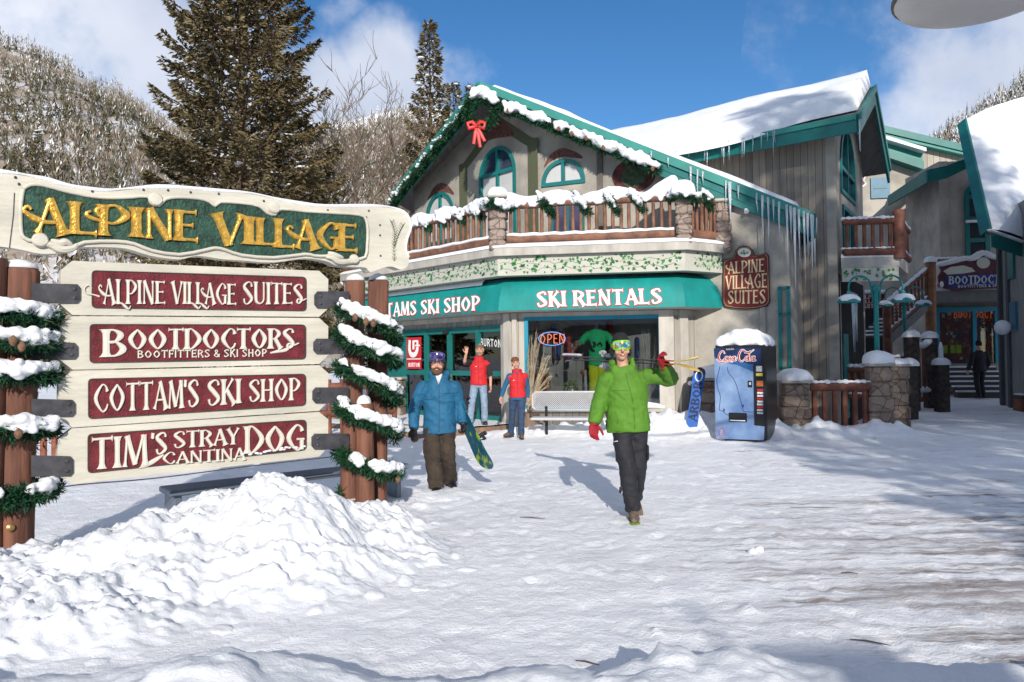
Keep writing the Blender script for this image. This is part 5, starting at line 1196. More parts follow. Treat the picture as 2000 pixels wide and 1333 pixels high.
m.prism([p - PG.n * .2 for p in gw], PG.n * .2, [[q - PG.n * .2 for q in arch(PG, *ga2)], [q - PG.n * .2 for q in [PG.P(gb2[0], gb2[2]), PG.P(gb2[1], gb2[2]), PG.P(gb2[1], gb2[3]), PG.P(gb2[0], gb2[3])]]]); part('gable_wall', m, STUCCO, wing)
arched_window(PG, ga2, [5.9], TEALW, wing, blind=False)
m = MB(); u0, u1, z0, z1 = gb2
for a in ((u0, u0 + .1, z0, z1), (u1 - .1, u1, z0, z1), (u0 + .1, u1 - .1, z1 - .1, z1), (1.55, 1.65, z0, z1 - .1)): pbox(m, PG, *a, -.06, .04)
bw = part('balcony_door', m, TEALW, wing); m = MB(); pbox(m, PG, u0, u1, z0, z1, -.09, -.07); part('pane', m, M('dusk_glass', (.05, .05, .10)), bw)
# roof: ridge runs along dW from over the gable
OV = .55; Rb = Q - dW * OV + Vector((nG.x * 1.9, nG.y * 1.9, 0))
def wroof(e, back):     # e: plan point at the gable line (t along nG), back along dW
    t = (up(e, 0) - (Q - dW * OV)).dot(nG); p = e + dW * back; return Vector((p.x, p.y, GZ(t)))
G0 = Q - dW * OV
eL, eR = G0 - nG * .62, G0 + nG * 4.55
rf = MB()
for a, b in ((eL, G0 + nG * 1.9), (G0 + nG * 1.9, eR)):
    P = [wroof(a, 0), wroof(b, 0), wroof(b, 9), wroof(a, 9)]; rf.prism([p - Vector((0, 0, .14)) for p in P], Vector((0, 0, .14)))
part('roof', rf, SOFF, wing)
for a, b in ((eL, G0 + nG * 1.9), (G0 + nG * 1.9, eR)):
    A_, B_ = wroof(a, 0), wroof(b, 0)
    m = MB(); q = [A_ + Vector((0, 0, .03)), B_ + Vector((0, 0, .03)), B_ - Vector((0, 0, .40)), A_ - Vector((0, 0, .40))]; m.prism(q, -dW * .06); part('fascia', m, TEAL, wing)
    m = MB(); q = [A_ + Vector((0, 0, .06)), B_ + Vector((0, 0, .06)), B_ - Vector((0, 0, .10)), A_ - Vector((0, 0, .10))]; m.prism([x - dW * .061 for x in q], -dW * .04); part('roof_edge', m, TEAL_L, wing)
A_ = wroof(eL, 0); m = MB(); m.prism([A_ + Vector((0, 0, .0)), A_ + dW * 6.5, A_ + dW * 6.5 - Vector((0, 0, .36)), A_ - Vector((0, 0, .36))], -nG * .05); part('fascia', m, TEAL, wing)
m = MB(); m.prism([A_ + Vector((0, 0, .02)), A_ + dW * 6.5 + Vector((0, 0, .02)), A_ + dW * 6.5 - Vector((0, 0, .10)), A_ - Vector((0, 0, .10))], -nG * .09); part('roof_edge', m, TEAL_L, wing)
g = []
for j in range(17):     # deep snow over the near slope, sagging over the eave
    f = j / 16; row = []
    for i in range(61):
        bk = -.02 + 8.6 * i / 60; bk2 = float(np.interp(i / 60, [0, .1, 1], [.03, .5, 8.6]))
        over = .12 + .28 * float(sstep(.9, 2.6, bk2)) + .08 * math.sin(bk2 * 2.3) ; t0 = -.62 - over * .55 + .34 * (1 - float(sstep(.6, 2.2, bk2)))
        t = t0 + (2.06 - t0) * f ** 1.15; p = G0 + nG * t + dW * bk2
        h = (.30 + .16 * float(fbm(np.array(bk2 * .7), np.array(t * .8), 91, 3))) * min(1, .0 + 3.2 * f ** .7) * (1 if i > 0 else .0) + (-.10 * float(sstep(1.2, 2.8, bk2)) if j == 0 else 0)
        row.append(Vector((p.x, p.y, GZ(t) + .05 + h)))
    g.append(row)
m = MB(); m.grid(g); part('roof_snow', m, SNOW, wing, smooth=True)
m = MB(); g2 = [[wroof(G0 + nG * (1.95 + 2.55 * f), bk) + Vector((0, 0, .06 + (.22 if 0 < f < 1 and bk > .05 else 0))) for bk in (.03, .2, 3, 8)] for f in (0, .04, .5, .95, 1)]; m.grid(g2); part('roof_snow', m, SNOW, wing, smooth=True)
rg = random.Random(8)
for k in range(34):
    bk = rg.uniform(.2, 4.6); L = rg.uniform(.12, .42) * (1.4 if 1.4 < bk < 3.4 else .7); over = .02 + .16 * float(sstep(.9, 2.6, bk))
    icicle(wroof(eL - nG * over, bk) + Vector((0, 0, .05)), L, rg.uniform(.012, .022), wing)
for k in range(5): icicle(wroof(eL, .0) - dW * .05 + Vector((0, 0, -.1)), rg.uniform(.3, .7), .018, wing)
# main wall's side window by the wing, and a dark recess at the corner
wr = PM.rect(1521, 560, 1545, 722); m = MB(); u0, u1, z0, z1 = wr
for a in ((u0, u0 + .07, z0, z1), (u1 - .07, u1, z0, z1), (u0, u1, z1 - .07, z1), (u0, u1, z0, z0 + .06), (u0, u1, (z0 + 2 * z1) / 3 - .03, (z0 + 2 * z1) / 3 + .03)): pbox(m, PM, *a, .002, .06)
sw2 = part('window', m, TEALW, bld); m = MB(); pbox(m, PM, u0 + .07, u1 - .07, z0 + .06, z1 - .07, .003, .02); part('pane', m, M('drawn_curtain', (.22, .20, .17), rough=.5), sw2)
m = MB(); pbox(m, PM, (Ec - Vx).length - .62, (Ec - Vx).length - .5, -.1, 4.4, .001, .05); part('corner_board', m, STUCCO_D, bld)
m = MB(); e1 = Ec + Vector((.55, .85, 0)) * 1.3; m.prism([up(Ec, -.1), up(e1, -.1), up(e1, 4.9), up(Ec, 4.9)], Vector((-.1, .06, 0))); part('corner_wall', m, STUCCO_D, bld)

# small balcony of the wing over the lane
zb = 3.72; D0 = Q + Vector((.05, -.08, 0)); dX = Vector((.99, -.1, 0)); D1 = D0 + dX * 1.22; D2 = D1 + nG * 1.9
m = MB(); m.prism([up(D0, zb - .2), up(D1, zb - .2), up(D2, zb - .2), up(D0 + nG * 1.9, zb - .2)], (0, 0, .22)); dk = part('balcony_deck', m, TRIM, wing)
m = MB(); m.prism([up(D0, zb - .50) + dX * .02, up(D1, zb - .50) - dX * .02, up(D1, zb - .205) - dX * .02, up(D0, zb - .205) + dX * .02], Vector((.1, .99, 0)) * .06); fz = part('ivy_frieze', m, MATS['frieze_paint'], dk)
lv = MB(); rg = random.Random(4)
for k in range(46):
    c = D0 + dX * rg.uniform(.05, 1.12) + Vector((0, -.012, 0)); z = zb - rg.uniform(.24, .47); r = rg.uniform(.015, .04); a = rg.uniform(0, 6)
    lv.prism([Vector((c.x + r * q * math.cos(a + t), c.y + .0 - .1 * r * math.cos(a + t), z + r * q * math.sin(a + t))) for t, q in ((0, 1.2), (.7, .6), (1.3, .95), (2.4, .8), (3.6, .6), (4.6, .95))], Vector((0, -.004, 0)))
part('painted_ivy', lv, MATS['ivy_green'], dk)
def rail_seg(a, b, zl, zh, nb, parent, mat=LOGD, rl=.085, rh=.075, rb=.04, snow=True, seed=1, name='railing'):
    m = MB(); m.tube([up(a, a.z + zl), up(a.lerp(b, .5), (a.z + b.z) / 2 + zl), up(b, b.z + zl)], rl, 9); part('bottom_rail', m, mat, parent, smooth=50); m = MB(); m.tube([up(a, a.z + zh), up(b, b.z + zh)], rh, 9); r = part(name, m, mat, parent, smooth=50)
    for k in range(nb):
        p = a.lerp(b, (k + .5) / nb); m = MB(); m.tube([up(p, p.z + zl), up(p, p.z + zh)], rb, 7); part('baluster', m, mat, r, smooth=50)
    if snow:
        rg = random.Random(seed); n = max(3, int((b - a).length * 9)); lum = []
        for i in range(n + 1):
            p = a.lerp(b, i / n); s_ = rg.uniform(.055, .085); lum.append((up(p, p.z + zh + rh * .9), (s_, s_, s_ * .8))); lum.append((up(p, p.z + zl + rl * .9), (s_, s_, s_ * .5)))
        snow_mantle('rail_snow', lum, .022, r, 2)
    return r
def at_z(p, z): return Vector((p.x, p.y, z))
rail_seg(at_z(D0 + dX * .05, zb), at_z(D1 - dX * .1, zb), .14, .80, 6, wing, seed=3)
rail_seg(at_z(D1 + nG * .1, zb), at_z(D2, zb), .14, .80, 6, wing, seed=4)
m = MB(); m.tube([at_z(D1, zb - .02), at_z(D1, zb + 1.0)], .125, 12); m.lathe(at_z(D1, zb + 1.0), [(.125, 0), (.1, .03), (.02, .05)], 12); part('balcony_post', m, LOGD, wing, smooth=50)
m = MB(); m.prism([at_z(D0, zb + .022), at_z(D1, zb + .022), at_z(D2, zb + .022), at_z(D0 + nG * 1.9, zb + .022)], (0, 0, .07)); part('deck_snow', m, SNOW, dk)
# flat dark sheet painting the shade of the recess under the balcony
m = MB(); w0 = Q + nG * .6; pbox(m, PG, .05, 3.6, -.1, 3.4, .002, .02); part('recess_shade', m, DARK, wing)
m = MB(); pbox(m, PG, .35, .95, .2, 2.1, .022, .05); part('entry_window', m, TEALW, wing)
for k in range(6): icicle(PG.P(.25 + .12 * k, 3.0, .25), rg.uniform(.6, 1.4), .03, wing)

# hanging wall sign of the suites
ws = PM.off(.06); sgn = thing('wall_sign', 'dark red Alpine Village Suites sign with a cream oval on the grey shop wall', 'sign', PM.P(PM.uv(1457, 600)[0], 2.8))
o_ = [(1412, 512), (1418, 507), (1433, 503), (1436, 490), (1443, 483), (1453, 480), (1463, 482), (1470, 488), (1474, 500), (1496, 494), (1502, 500), (1504, 590), (1499, 598), (1480, 603), (1457, 605), (1432, 603), (1416, 600), (1411, 592)]
m = MB(); m.prism(outline(ws, o_, -.05), ws.n * .05); sb = part('board', m, M('sign_edge', (.05, .012, .01), rough=.6), sgn)
cx, cy = 1457, 545; ins = [(cx + (x - cx) * .95, cy + (y - cy) * .965) for x, y in o_]
ins2 = [(cx + (x - cx) * .925, cy + (y - cy) * .945) for x, y in o_]
m = MB(); m.prism(outline(ws, ins, .001), ws.n * .006); part('border', m, M('sign_gold', (.38, .24, .10), rough=.5), sgn)
m = MB(); m.prism(outline(ws, ins2, .008), ws.n * .004); part('field', m, M('sign_red', (.14, .012, .014), rough=.6, bump=.3), sgn)
m = MB(); m.prism([ws.px(1454 + 13 * math.cos(k * .3142), 494 + 9 * math.sin(k * .3142), .013) for k in range(20)], ws.n * .01); ov = part('oval', m, LETTER, sgn)
m = MB()
for k in range(4): a = k * 1.5; m.tube([ws.px(1454, 496, .026), ws.px(1454 + 7 * math.cos(a), 494 + 4 * math.sin(a), .026)], [.006, .02], 5)
part('painted_leaf', m, MATS['ivy_green'], ov)
m = MB()
for t_, c_ in (('aLPINE', [(1421, 513), (1494, 505), (1494, 531), (1421, 536)]), ('VILLaGE', [(1417, 540), (1499, 534), (1499, 562), (1417, 566)]), ('SUITES', [(1421, 569), (1496, 566), (1496, 593), (1421, 594)])): quad_text(m, ws, t_, c_, .0125, 0, .01, T=.2, t=.10)
part('lettering', m, M('sign_letter', (.62, .48, .28), rough=.5), sgn)
# two spotlights over the sign
for k, (x, y, lab) in enumerate(((1412, 420, 'small silver spotlight on the wall, the left one under the roof edge'), (1458, 414, 'small silver spotlight on the wall, the right one under the roof edge'))):
    t = thing('spotlight', lab, 'spotlight', PM.px(x, y), 'wall spotlights above the suites sign'); c = PM.px(x, y, .02); m = MB(); m.tube([c + Vector((0, 0, .12)), c + Vector((0, 0, .12)) + PM.n * .09, c + PM.n * .12 + Vector((0, 0, .04))], .012, 7); part('bracket', m, M('steel', (.5, .5, .52)), t)
    m = MB(); ax_ = (PM.n * .5 - Vector((0, 0, 1)) + PM.d * (.3 if k else -.2)).normalized(); m.lathe(c + PM.n * .12 + Vector((0, 0, .05)), [(.02, 0), (.04, .03), (.055, .10), (.05, .105), (.01, .09)], 12, ax_); part('lamp_head', m, M('lamp_white', (.75, .75, .75), rough=.3), t, smooth=50)

# ================================================================== stucco building at the end of the lane
far = thing('stucco_building', 'tall pale stucco building with stepped teal roofs at the end of the lane', 'building', (17, 30, 0))
def facade(name, pts_top, base, d0, d1, mat, th=.3, holes=()):
    """wall whose top edge passes pixel points; depth varies linearly with column between the first and last point"""
    x0, x1 = pts_top[0][0], pts_top[-1][0]
    def dd(x): return d0 + (d1 - d0) * (x - x0) / (x1 - x0)
    a = pt(x0, 500, d0); b = pt(x1, 500, d1); pl = Plane((a.x, a.y), (b.x, b.y)); top_ = [pl.px(x, y) for x, y in pts_top]
    loop = top_ + [at_z(top_[-1], base), at_z(top_[0], base)]; m = MB(); m.prism([p - pl.n * th for p in loop], pl.n * th); return part(name, m, mat, far), pl
w1, P1 = facade('back_wall', [(1640, 240), (1700, 252), (1890, 300), (1960, 320)], 0, 34, 33, board_mat('far_boards', (.36, .32, .27), .25, .2, (1, 0)))
w2, P2 = facade('left_wall', [(1650, 300), (1708, 302), (1800, 328), (1835, 350)], 0, 31, 30.4, STUCCO)
w3, P3 = facade('side_wall', [(1768, 350), (1833, 316)], 0, 29.6, 26.6, STUCCO)
w4, P4 = facade('front_wall', [(1833, 318), (1905, 312), (2080, 300)], 0, 26.6, 26.0, STUCCO)
def roof_strip(name, pl, p, h, out, mat, over=.0):
    m = MB(); q = [pl.px(x, y, over) for x, y in p]; loop = q + [x - Vector((0, 0, h)) for x in q[::-1]]; m.prism(loop, pl.n * out); return part(name, m, mat, far)
roof_strip('fascia', P1, [(1640, 234), (1700, 247), (1893, 293)], .30, .5, TEAL); roof_strip('fascia', P1, [(1640, 248), (1700, 262), (1893, 306)], .12, .42, TEAL_L)
roof_strip('fascia', P2, [(1650, 288), (1705, 292), (1795, 322)], .32, .55, TEAL); roof_strip('fascia', P2, [(1650, 276), (1705, 279), (1797, 305)], .3, .3, TEAL_L); roof_strip('roof_snow', P2, [(1650, 268), (1705, 270), (1797, 298)], .14, .7, SNOW)
# the gabled porch roof of the projecting block
m = MB(); ap = pt(1808, 333, 25.4); le = pt(1734, 383, 28.6); re_ = pt(1905, 303, 25.2); re2 = pt(1845, 325, 25.3)
m.prism([le, ap, ap - Vector((0, 0, .42)), le - Vector((0, 0, .36))], Vector((.06, -.04, 0))); m.prism([ap, re2, re_, re_ - Vector((0, 0, .30)), re2 - Vector((0, 0, .42)), ap - Vector((0, 0, .42))], Vector((.02, -.06, 0))); part('fascia', m, TEAL, far)
m = MB(); lb = le + Vector((2.5, 3.4, 1.0)); m.add([le, ap, ap + Vector((2.4, 3.5, .8)), lb], [(0, 1, 2, 3)]); part('roof', m, SOFF, far)
m = MB(); m.add([le - Vector((0, 0, .3)), ap - Vector((0, 0, .35)), pt(1833, 330, 26.7) , pt(1768, 365, 29.7)], [(0, 1, 2, 3)]); part('soffit', m, SOFF, far)
def far_window(pl, r, arched, bars, label=None):
    u0, u1, z0, z1 = r; o = arch(pl, u0, u1, z0, z1, 14) if arched else [pl.P(u0, z0), pl.P(u1, z0), pl.P(u1, z1), pl.P(u0, z1)]; f = .14
    i_ = arch(pl, u0 + f, u1 - f, z0 + f, z1 - f, 14) if arched else [pl.P(u0 + f, z0 + f), pl.P(u1 - f, z0 + f), pl.P(u1 - f, z1 - f), pl.P(u0 + f, z1 - f)]
    m = MB(); m.prism([p + pl.n * .002 for p in o], pl.n * .08, [[p + pl.n * .002 for p in i_]])
    for z in bars: pbox(m, pl, u0 + f, u1 - f, z - .07, z + .07, .003, .07)
    w = part('window', m, TEALW, far); m = MB(); m.prism([p + pl.n * .003 for p in i_], pl.n * .02); part('pane', m, M('dark_pane', (.03, .035, .045), rough=.06, spec=.7), w); return w
r = P4.rect(1884, 360, 1931, 545); far_window(P4, r, True, [P4.uv(1905, 385)[1], P4.uv(1905, 428)[1], P4.uv(1905, 470)[1]])
m = MB(); pbox(m, P4, r[0], r[1], P4.uv(1905, 436)[1], P4.uv(1905, 431)[1], .09, .16); part('sill', m, SNOW, far)
r = P2.rect(1700, 348, 1737, 388); m = MB(); pbox(m, P2, *r, .002, .08); w = part('window', m, M('blue_shutter', (.02, .13, .22), rough=.4), far)
m = MB(); pbox(m, P2, r[0] + .1, r[1] - .1, (r[2] + r[3]) / 2 - .03, (r[2] + r[3]) / 2 + .03, .081, .1); part('bar', m, TEALW, w)
m = MB(); quad_text(m, P2, '42', [(1775, 357), (1787, 356), (1787, 366), (1775, 367)], .02, 0, .03, style='sans', t=.2); part('house_number', m, LETTER, far)
m = MB(); pbox(m, P2, *P2.rect(1684, 596, 1742, 690), .002, .02); part('opening_shade', m, DARK, far)  # flat black sheet on the wall, painted shade of a recess
t = thing('small_sign', 'small red Alpine Village Suites sign topped with snow, seen between the lamp arms', 'sign', pt(1697, 600, 24)); psg = Plane((pt(1670, 590, 24).x, 24), d=(1, 0)); m = MB(); m.prism(outline(psg, [(1672, 574), (1726, 573), (1726, 604), (1672, 605)], 0), psg.n * .06); part('board', m, MATS['sign_red'], t); m = MB()
for t_, y in (('ALPINE', 577), ('VILLAGE', 586), ('SUITES', 595)): quad_text(m, psg, t_, [(1678, y), (1720, y), (1720, y + 7), (1678, y + 7)], .062, 0, .015, T=.24, t=.13)
part('lettering', m, LETTER, t); m = MB(); m.tube([psg.px(1671, 572, .03), psg.px(1700, 571, .03), psg.px(1727, 571, .03)], .07, 8, ends=.6); part('snow_cap', m, SNOW, t, smooth=True)
# cream-and-plum sign on the far left wall
t = thing('plum_sign', 'scalloped plum and white sign partly hidden by the wing gable', 'sign', P2.px(1680, 365)); c = [(1655, 338), (1680, 336), (1690, 340), (1690, 348), (1687, 354), (1692, 360), (1686, 366), (1668, 368), (1650, 368)]
m = MB(); m.prism(outline(P2, c, .01), P2.n * .05); part('board', m, LETTER, t); m = MB(); m.prism(outline(P2, [(1670 + (x - 1670) * .86, 352 + (y - 352) * .84) for x, y in c], .061), P2.n * .01); part('field', m, M('plum', (.10, .02, .07), rough=.6), t)
m = MB(); quad_text(m, P2, 'ALPINE', [(1625, 340), (1686, 340), (1686, 351), (1625, 351)], .072, 0, .03, T=.24, t=.13); quad_text(m, P2, 'SUITES', [(1625, 354), (1684, 354), (1684, 364), (1625, 364)], .072, 0, .03, T=.24, t=.13); part('lettering', m, LETTER, t)
for k, (x, y) in enumerate(((1774, 366), (1784, 362))):
    pass

# --- boot shop at the end: deck, posts, glass front, steps
shop = thing('boot_shop', 'boot shop under a snowy deck with bright window displays at the end of the lane', 'building', (15.5, 26, 0))
S0 = pt(1826, 700, 25.2); S1 = pt(2075, 700, 24.6); PSH = Plane((S0.x, S0.y), (S1.x, S1.y)); zdk = PSH.uv(1890, 590)[1]; zdt = PSH.uv(1890, 569)[1]; LS = (S1 - S0).length
m = MB(); pbox(m, PSH, 0, LS, zdk, zdt, -2.0, .25); part('deck', m, M('deck_grey', (.16, .155, .15), rough=.8), shop)
m = MB(); pbox(m, PSH, 0, LS, zdt + .002, zdt + .09, -2.0, .22); part('deck_snow', m, SNOW, shop)
zf_ = PSH.uv(1890, 705)[1]
m = MB(); pbox(m, PSH, .1, LS, 0, zdk - .002, -1.2, -1.0); part('wall', m, STUCCO_D, shop)
m = MB(); ux = lambda x: PSH.uv(x, 650)[0]
for a, b in ((1846, 1856), (1923, 1931), (1968, 1976)): pbox(m, PSH, ux(a), ux(b), zf_ - .1, zdk - .25, -.98, -.86)
pbox(m, PSH, ux(1846), ux(1990), zdk - .28, zdk - .12, -.98, -.84); fr_ = part('shop_front', m, TEALB, shop)
m = MB(); pbox(m, PSH, ux(1838), ux(1846), 0, zdk - .05, -1.0, -.8); part('pillar', m, STUCCO, shop)
m = MB(); pbox(m, PSH, ux(1856), ux(1923), zf_ - .1, zdk - .28, -.95, -.945); pbox(m, PSH, ux(1931), ux(1968), zf_ - .1, zdk - .28, -.95, -.945); part('pane', m, GLASS, fr_)
ds = MB(); rg = random.Random(17); cols = [(.30, .02, .02), (.35, .12, .02), (.42, .62, .03), (.03, .25, .10), (.03, .06, .22), (.5, .48, .44), (.12, .02, .03)]; dm = [M('goods_%s' % n, c, rough=.6, var=.3, emit=c, estr=.05) for n, c in zip(('red', 'orange', 'lime', 'green', 'blue', 'white', 'plum'), cols)]  # goods glow faintly themselves, standing in for the shop's inside lighting
pbox(ds, PSH, ux(1850), ux(1990), zf_ - .1, zdk - .3, -.998, -.99)
ds.mi = [6] * len(ds.f)
for k in range(150):
    ds.cur = rg.choice((0, 0, 1, 1, 3, 4, 5, 6, 6)); u = ux(1857) + (ux(1975) - ux(1857)) * rg.random(); z = zf_ + (zdk - .3 - zf_) * rg.random(); s_ = rg.uniform(.04, .13); ds.bbox(PSH.P(u, z, -.975), (s_, .02, s_ * rg.uniform(.6, 1.6)), PSH.ax(), r=.01)
ds.cur = 2
for x in (1868, 1884, 1896): ds.bbox(PSH.P(ux(x), PSH.uv(1880, 682)[1], -.965), (.16, .02, .28), PSH.ax(), r=.02)
part('window_display', ds, dm, fr_)
m = MB(); quad_text(m, PSH.off(-.94), 'BOOT DOCTORS', [(1862, 606), (1966, 606), (1966, 622), (1862, 622)], 0, .001, .004, T=.2, t=.12); part('window_lettering', m, M('neon_orange', (.5, .1, .04), emit=(1, .18, .08), estr=.06), fr_)
for k, x in enumerate((1817,)):
    b = pt(x, 690, 24.6); t_ = pt(x, 512, 24.6); m = MB(); m.tube([at_z(b, 0), t_], .16, 12); part('log_post', m, M('lit_log', (.27, .115, .05), rough=.6, var=.25, scale=5), shop, smooth=50); snow_dome(t_, t_.z, .17, .17, .2, 2, 'post_snow', shop)
rail_seg(at_z(S0 + PSH.n * .1 + PSH.d * .1, zdt), at_z(S1 + PSH.n * .1, zdt), .2, 1.0, 14, shop, LOGD, .07, .08, .05, True, 5)
# steps up to the shop door, each a snowy tread
m = MB(); sn = MB(); 
for k in range(6):
    z1_ = ground_z(14, 25) + .02 + .15 * (k + 1); y_ = -.75 + .30 * (5 - k); pbox(m, PSH, ux(1853) - .05, ux(1965), 0 if k == 0 else z1_ - .16, z1_, y_ - .30, y_ + .0 + .02); pbox(sn, PSH, ux(1853) - .03, ux(1965), z1_ + .002, z1_ + .05, y_ - .26, y_ - .03)
st_ = part('steps', m, M('timber_step', (.06, .05, .045), rough=.8), shop); part('step_snow', sn, SNOW, st_)
# carved boot shop sign hung on the deck rail
t = thing('shop_sign', 'curly carved plum and blue boot shop sign capped with snow on the deck rail', 'sign', PSH.P(ux(1895), zdt, .35)); pS2 = PSH.off(.36)
o_ = [(1834, 560), (1832, 540), (1838, 530), (1834, 520), (1842, 510), (1858, 514), (1880, 508), (1896, 512), (1905, 502), (1920, 496), (1936, 502), (1944, 512), (1975, 512), (2000, 520), (2000, 562), (1960, 563), (1900, 566), (1860, 568)]
m = MB(); m.prism(outline(pS2, o_, -.05), pS2.n * .06); part('board', m, M('plum_carved', (.10, .03, .045), rough=.6, var=.3), t)
m = MB(); m.prism(outline(pS2, [(1847, 539), (1990, 534), (1990, 560), (1850, 561)], .011), pS2.n * .015); part('field', m, M('cobalt', (.02, .05, .28), rough=.5), t)
m = MB(); m.prism(outline(pS2, [(1842, 530), (1856, 522), (1880, 519), (1898, 524), (1904, 531), (1880, 535), (1850, 537)], .011), pS2.n * .02); c = [(1920 + 13 * math.cos(k * .35), 514 + 11 * math.sin(k * .35)) for k in range(18)]; m.prism(outline(pS2, c, .011), pS2.n * .02); part('scroll', m, LETTER, t)
m = MB(); quad_text(m, pS2, 'BOOTDOCTORS', [(1852, 540), (1988, 536), (1988, 553), (1852, 556)], .027, 0, .02, T=.24, t=.12); quad_text(m, pS2, 'BOOTFITTERS & SKI SHOP', [(1870, 557), (1975, 554), (1975, 560), (1870, 563)], .027, 0, .01, style='sans', t=.18, sp=.05); part('lettering', m, LETTER, t)
lum = [(pS2.px(x, y, -.02), (.16, .12, .09)) for x, y in cat_rom([(1838, 516), (1860, 511), (1885, 505), (1900, 505), (1920, 494), (1940, 502), (1975, 507), (2000, 514)], 4)] + [(pS2.px(1838, 556, .05), (.06, .06, .12)), (pS2.px(1945, 540, .05), (.04, .04, .05))]
snow_mantle('snow_cap', lum, .03, t, 2)

# --- stairs rising to the right in front of the stucco building
stair = thing('log_staircase', 'outdoor staircase with dark log rails rising to the shop deck', 'stairs', (13, 25, 0))
a = pt(1733, 655, 23.2); b = pt(1812, 585, 24.6); da = (b - a)
hd = Vector((da.x, da.y, 0)).normalized(); hn = Vector((hd.y, -hd.x, 0)); hn = hn if hn.y < 0 else -hn
m = MB(); m.prism([a, b, b - Vector((0, 0, .32)), a - Vector((0, 0, .32))], hn * .06); part('stringer', m, M('stringer_grey', (.18, .17, .165), rough=.8), stair)
for k in range(9):
    p = a.lerp(b, (k + .5) / 9) - Vector((0, 0, .1)); m = MB(); m.bbox(p - hn * .55, (.36, 1.0, .05), (hd, hn, Vector((0, 0, 1))), r=.01); tr_ = part('tread', m, M('timber_step', (.06, .05, .045)), stair); m = MB(); m.bbox(p - hn * .5 + Vector((0, 0, .055)), (.34, .8, .06), (hd, hn, Vector((0, 0, 1))), r=.025); part('tread_snow', m, SNOW, tr_)
rail_seg(a + Vector((0, 0, .0)), b + Vector((0, 0, .0)), .08, .95, 11, stair, LOGD, .07, .08, .045, True, 6)
m = MB(); m.tube([at_z(a, 0), a + Vector((0, 0, 1.05))], .12, 10); part('newel_post', m, LOGD, stair, smooth=50)

# ================================================================== right-hand building with the deep snowy roof
rb = thing('right_building', 'grey building at the right edge with a steep snow-covered teal-edged roof', 'building', (15, 20, 0))
r0 = pt(1960, 770, 22.0); r1 = pt(2140, 770, 16.0); PRB = Plane((r0.x, r0.y), (r1.x, r1.y)); LR = (Vector((r1.x, r1.y, 0)) - PRB.o).length
m = MB(); pbox(m, PRB, 0, LR, -.1, 5.6, -.25, 0); m.prism([PRB.P(0, -.1, -.25), PRB.P(0, -.1, -3), PRB.P(0, 5.6, -3), PRB.P(0, 5.6, -.25)], PRB.d * .2); part('wall', m, M('grey_boards', (.24, .235, .23), rough=.85, scale=3, var=.2, stretch=(4, 4, .5)), rb)
m = MB(); pbox(m, PRB, -.02, .16, -.1, 5.0, 0.002, .1); pbox(m, PRB, .62, .82, -.1, 5.0, .002, .06); part('corner_board', m, M('slate_trim', (.07, .075, .085), rough=.8), rb)
r = PRB.rect(1972, 490, 1983, 545); m = MB(); pbox(m, PRB, *r, .002, .06); part('window', m, TEALW, rb); r = PRB.rect(1976, 590, 1988, 645); m = MB(); pbox(m, PRB, *r, .002, .06); part('window', m, M('blue_shutter', (.02, .13, .22)), rb)
m = MB(); c = PRB.px(1979, 643, .2); m.lathe(c, [(.02, .12), (.05, .1), (.16, .02), (.15, 0), (.02, .02)], 14); part('wall_lamp', m, TEAL, rb, smooth=50)
P1_, P2_, P3_, P4_ = pt(1885, 235, 24.0), pt(1934, 450, 19.6), pt(2110, 512, 21.6), pt(2110, 165, 28)
nr = (P2_ - P1_).cross(P3_ - P2_).normalized(); nr = nr if nr.z > 0 else -nr
gq = []
for j in range(13):
    f = j / 12; row = []
    for i in range(13):
        e = i / 12; p = (P1_ * (1 - e) + P4_ * e) * (1 - f) + (P2_ * (1 - e) + P3_ * e) * f; h = .30 + .1 * float(fbm(np.array(e * 5), np.array(f * 6), 33, 3)); ed = min(1, 9 * e) * min(1, .25 + 9 * (1 - f)); row.append(p + nr * (.04 + h * ed))
    gq.append(row)
m = MB(); m.grid(gq); part('roof_snow', m, SNOW, rb, smooth=True)
m = MB(); m.prism([p - nr * .14 for p in (P1_, P2_, P3_)], nr * .16); m.prism([p - nr * .14 for p in (P1_, P3_, P4_)], nr * .16); part('roof', m, SOFF, rb)
m = MB(); e1 = (P2_ - P1_).normalized(); m.prism([P1_ + nr * .06, P2_ + nr * .06, P2_ - nr * .22, P1_ - nr * .22], Vector((-.08, -.03, 0))); m.prism([P2_ + Vector((0, 0, -.02)), P3_ + Vector((0, 0, -.02)), P3_ - Vector((0, 0, .42)), P2_ - Vector((0, 0, .42))], Vector((-.03, -.08, 0))); part('fascia', m, TEAL, rb)
m = MB(); q2 = P2_ + Vector((-.12, -.15, -.02)); m.tube([q2, q2.lerp(P3_, .5) + Vector((-.05, -.1, -.02)), P3_ + Vector((0, -.12, -.02))], [(.07, .03), (.09, .03), (.09, .03)], 8, side=Vector((.6, -.8, 0)), ends=.6); part('snow_lip', m, SNOW, rb, smooth=True)
m = MB(); c = pt(1958, 640, 20.5); m.ball(c, (.2, .2, .2)); part('snow_clump', m, SNOW, rb, smooth=True)
# dark bench corner at the right edge
t = thing('side_bench', 'dark wooden bench end with a snowy seat at the right edge', 'bench', up(gp(1994, 806), 0)); c = gp(1998, 808)
m = MB(); m.bbox((c.x + .5, c.y, .44), (1.3, .42, .07), r=.015); part('seat', m, M('timber_step', (.06, .05, .045)), t); m = MB(); m.bbox((c.x + .5, c.y, .505), (1.25, .4, .06), r=.03); part('seat_snow', m, SNOW, t)
for x in (-.1, 1.1):
    m = MB(); m.bbox((c.x + x, c.y, .2), (.1, .38, .42), r=.015); part('leg', m, LOGD, t)
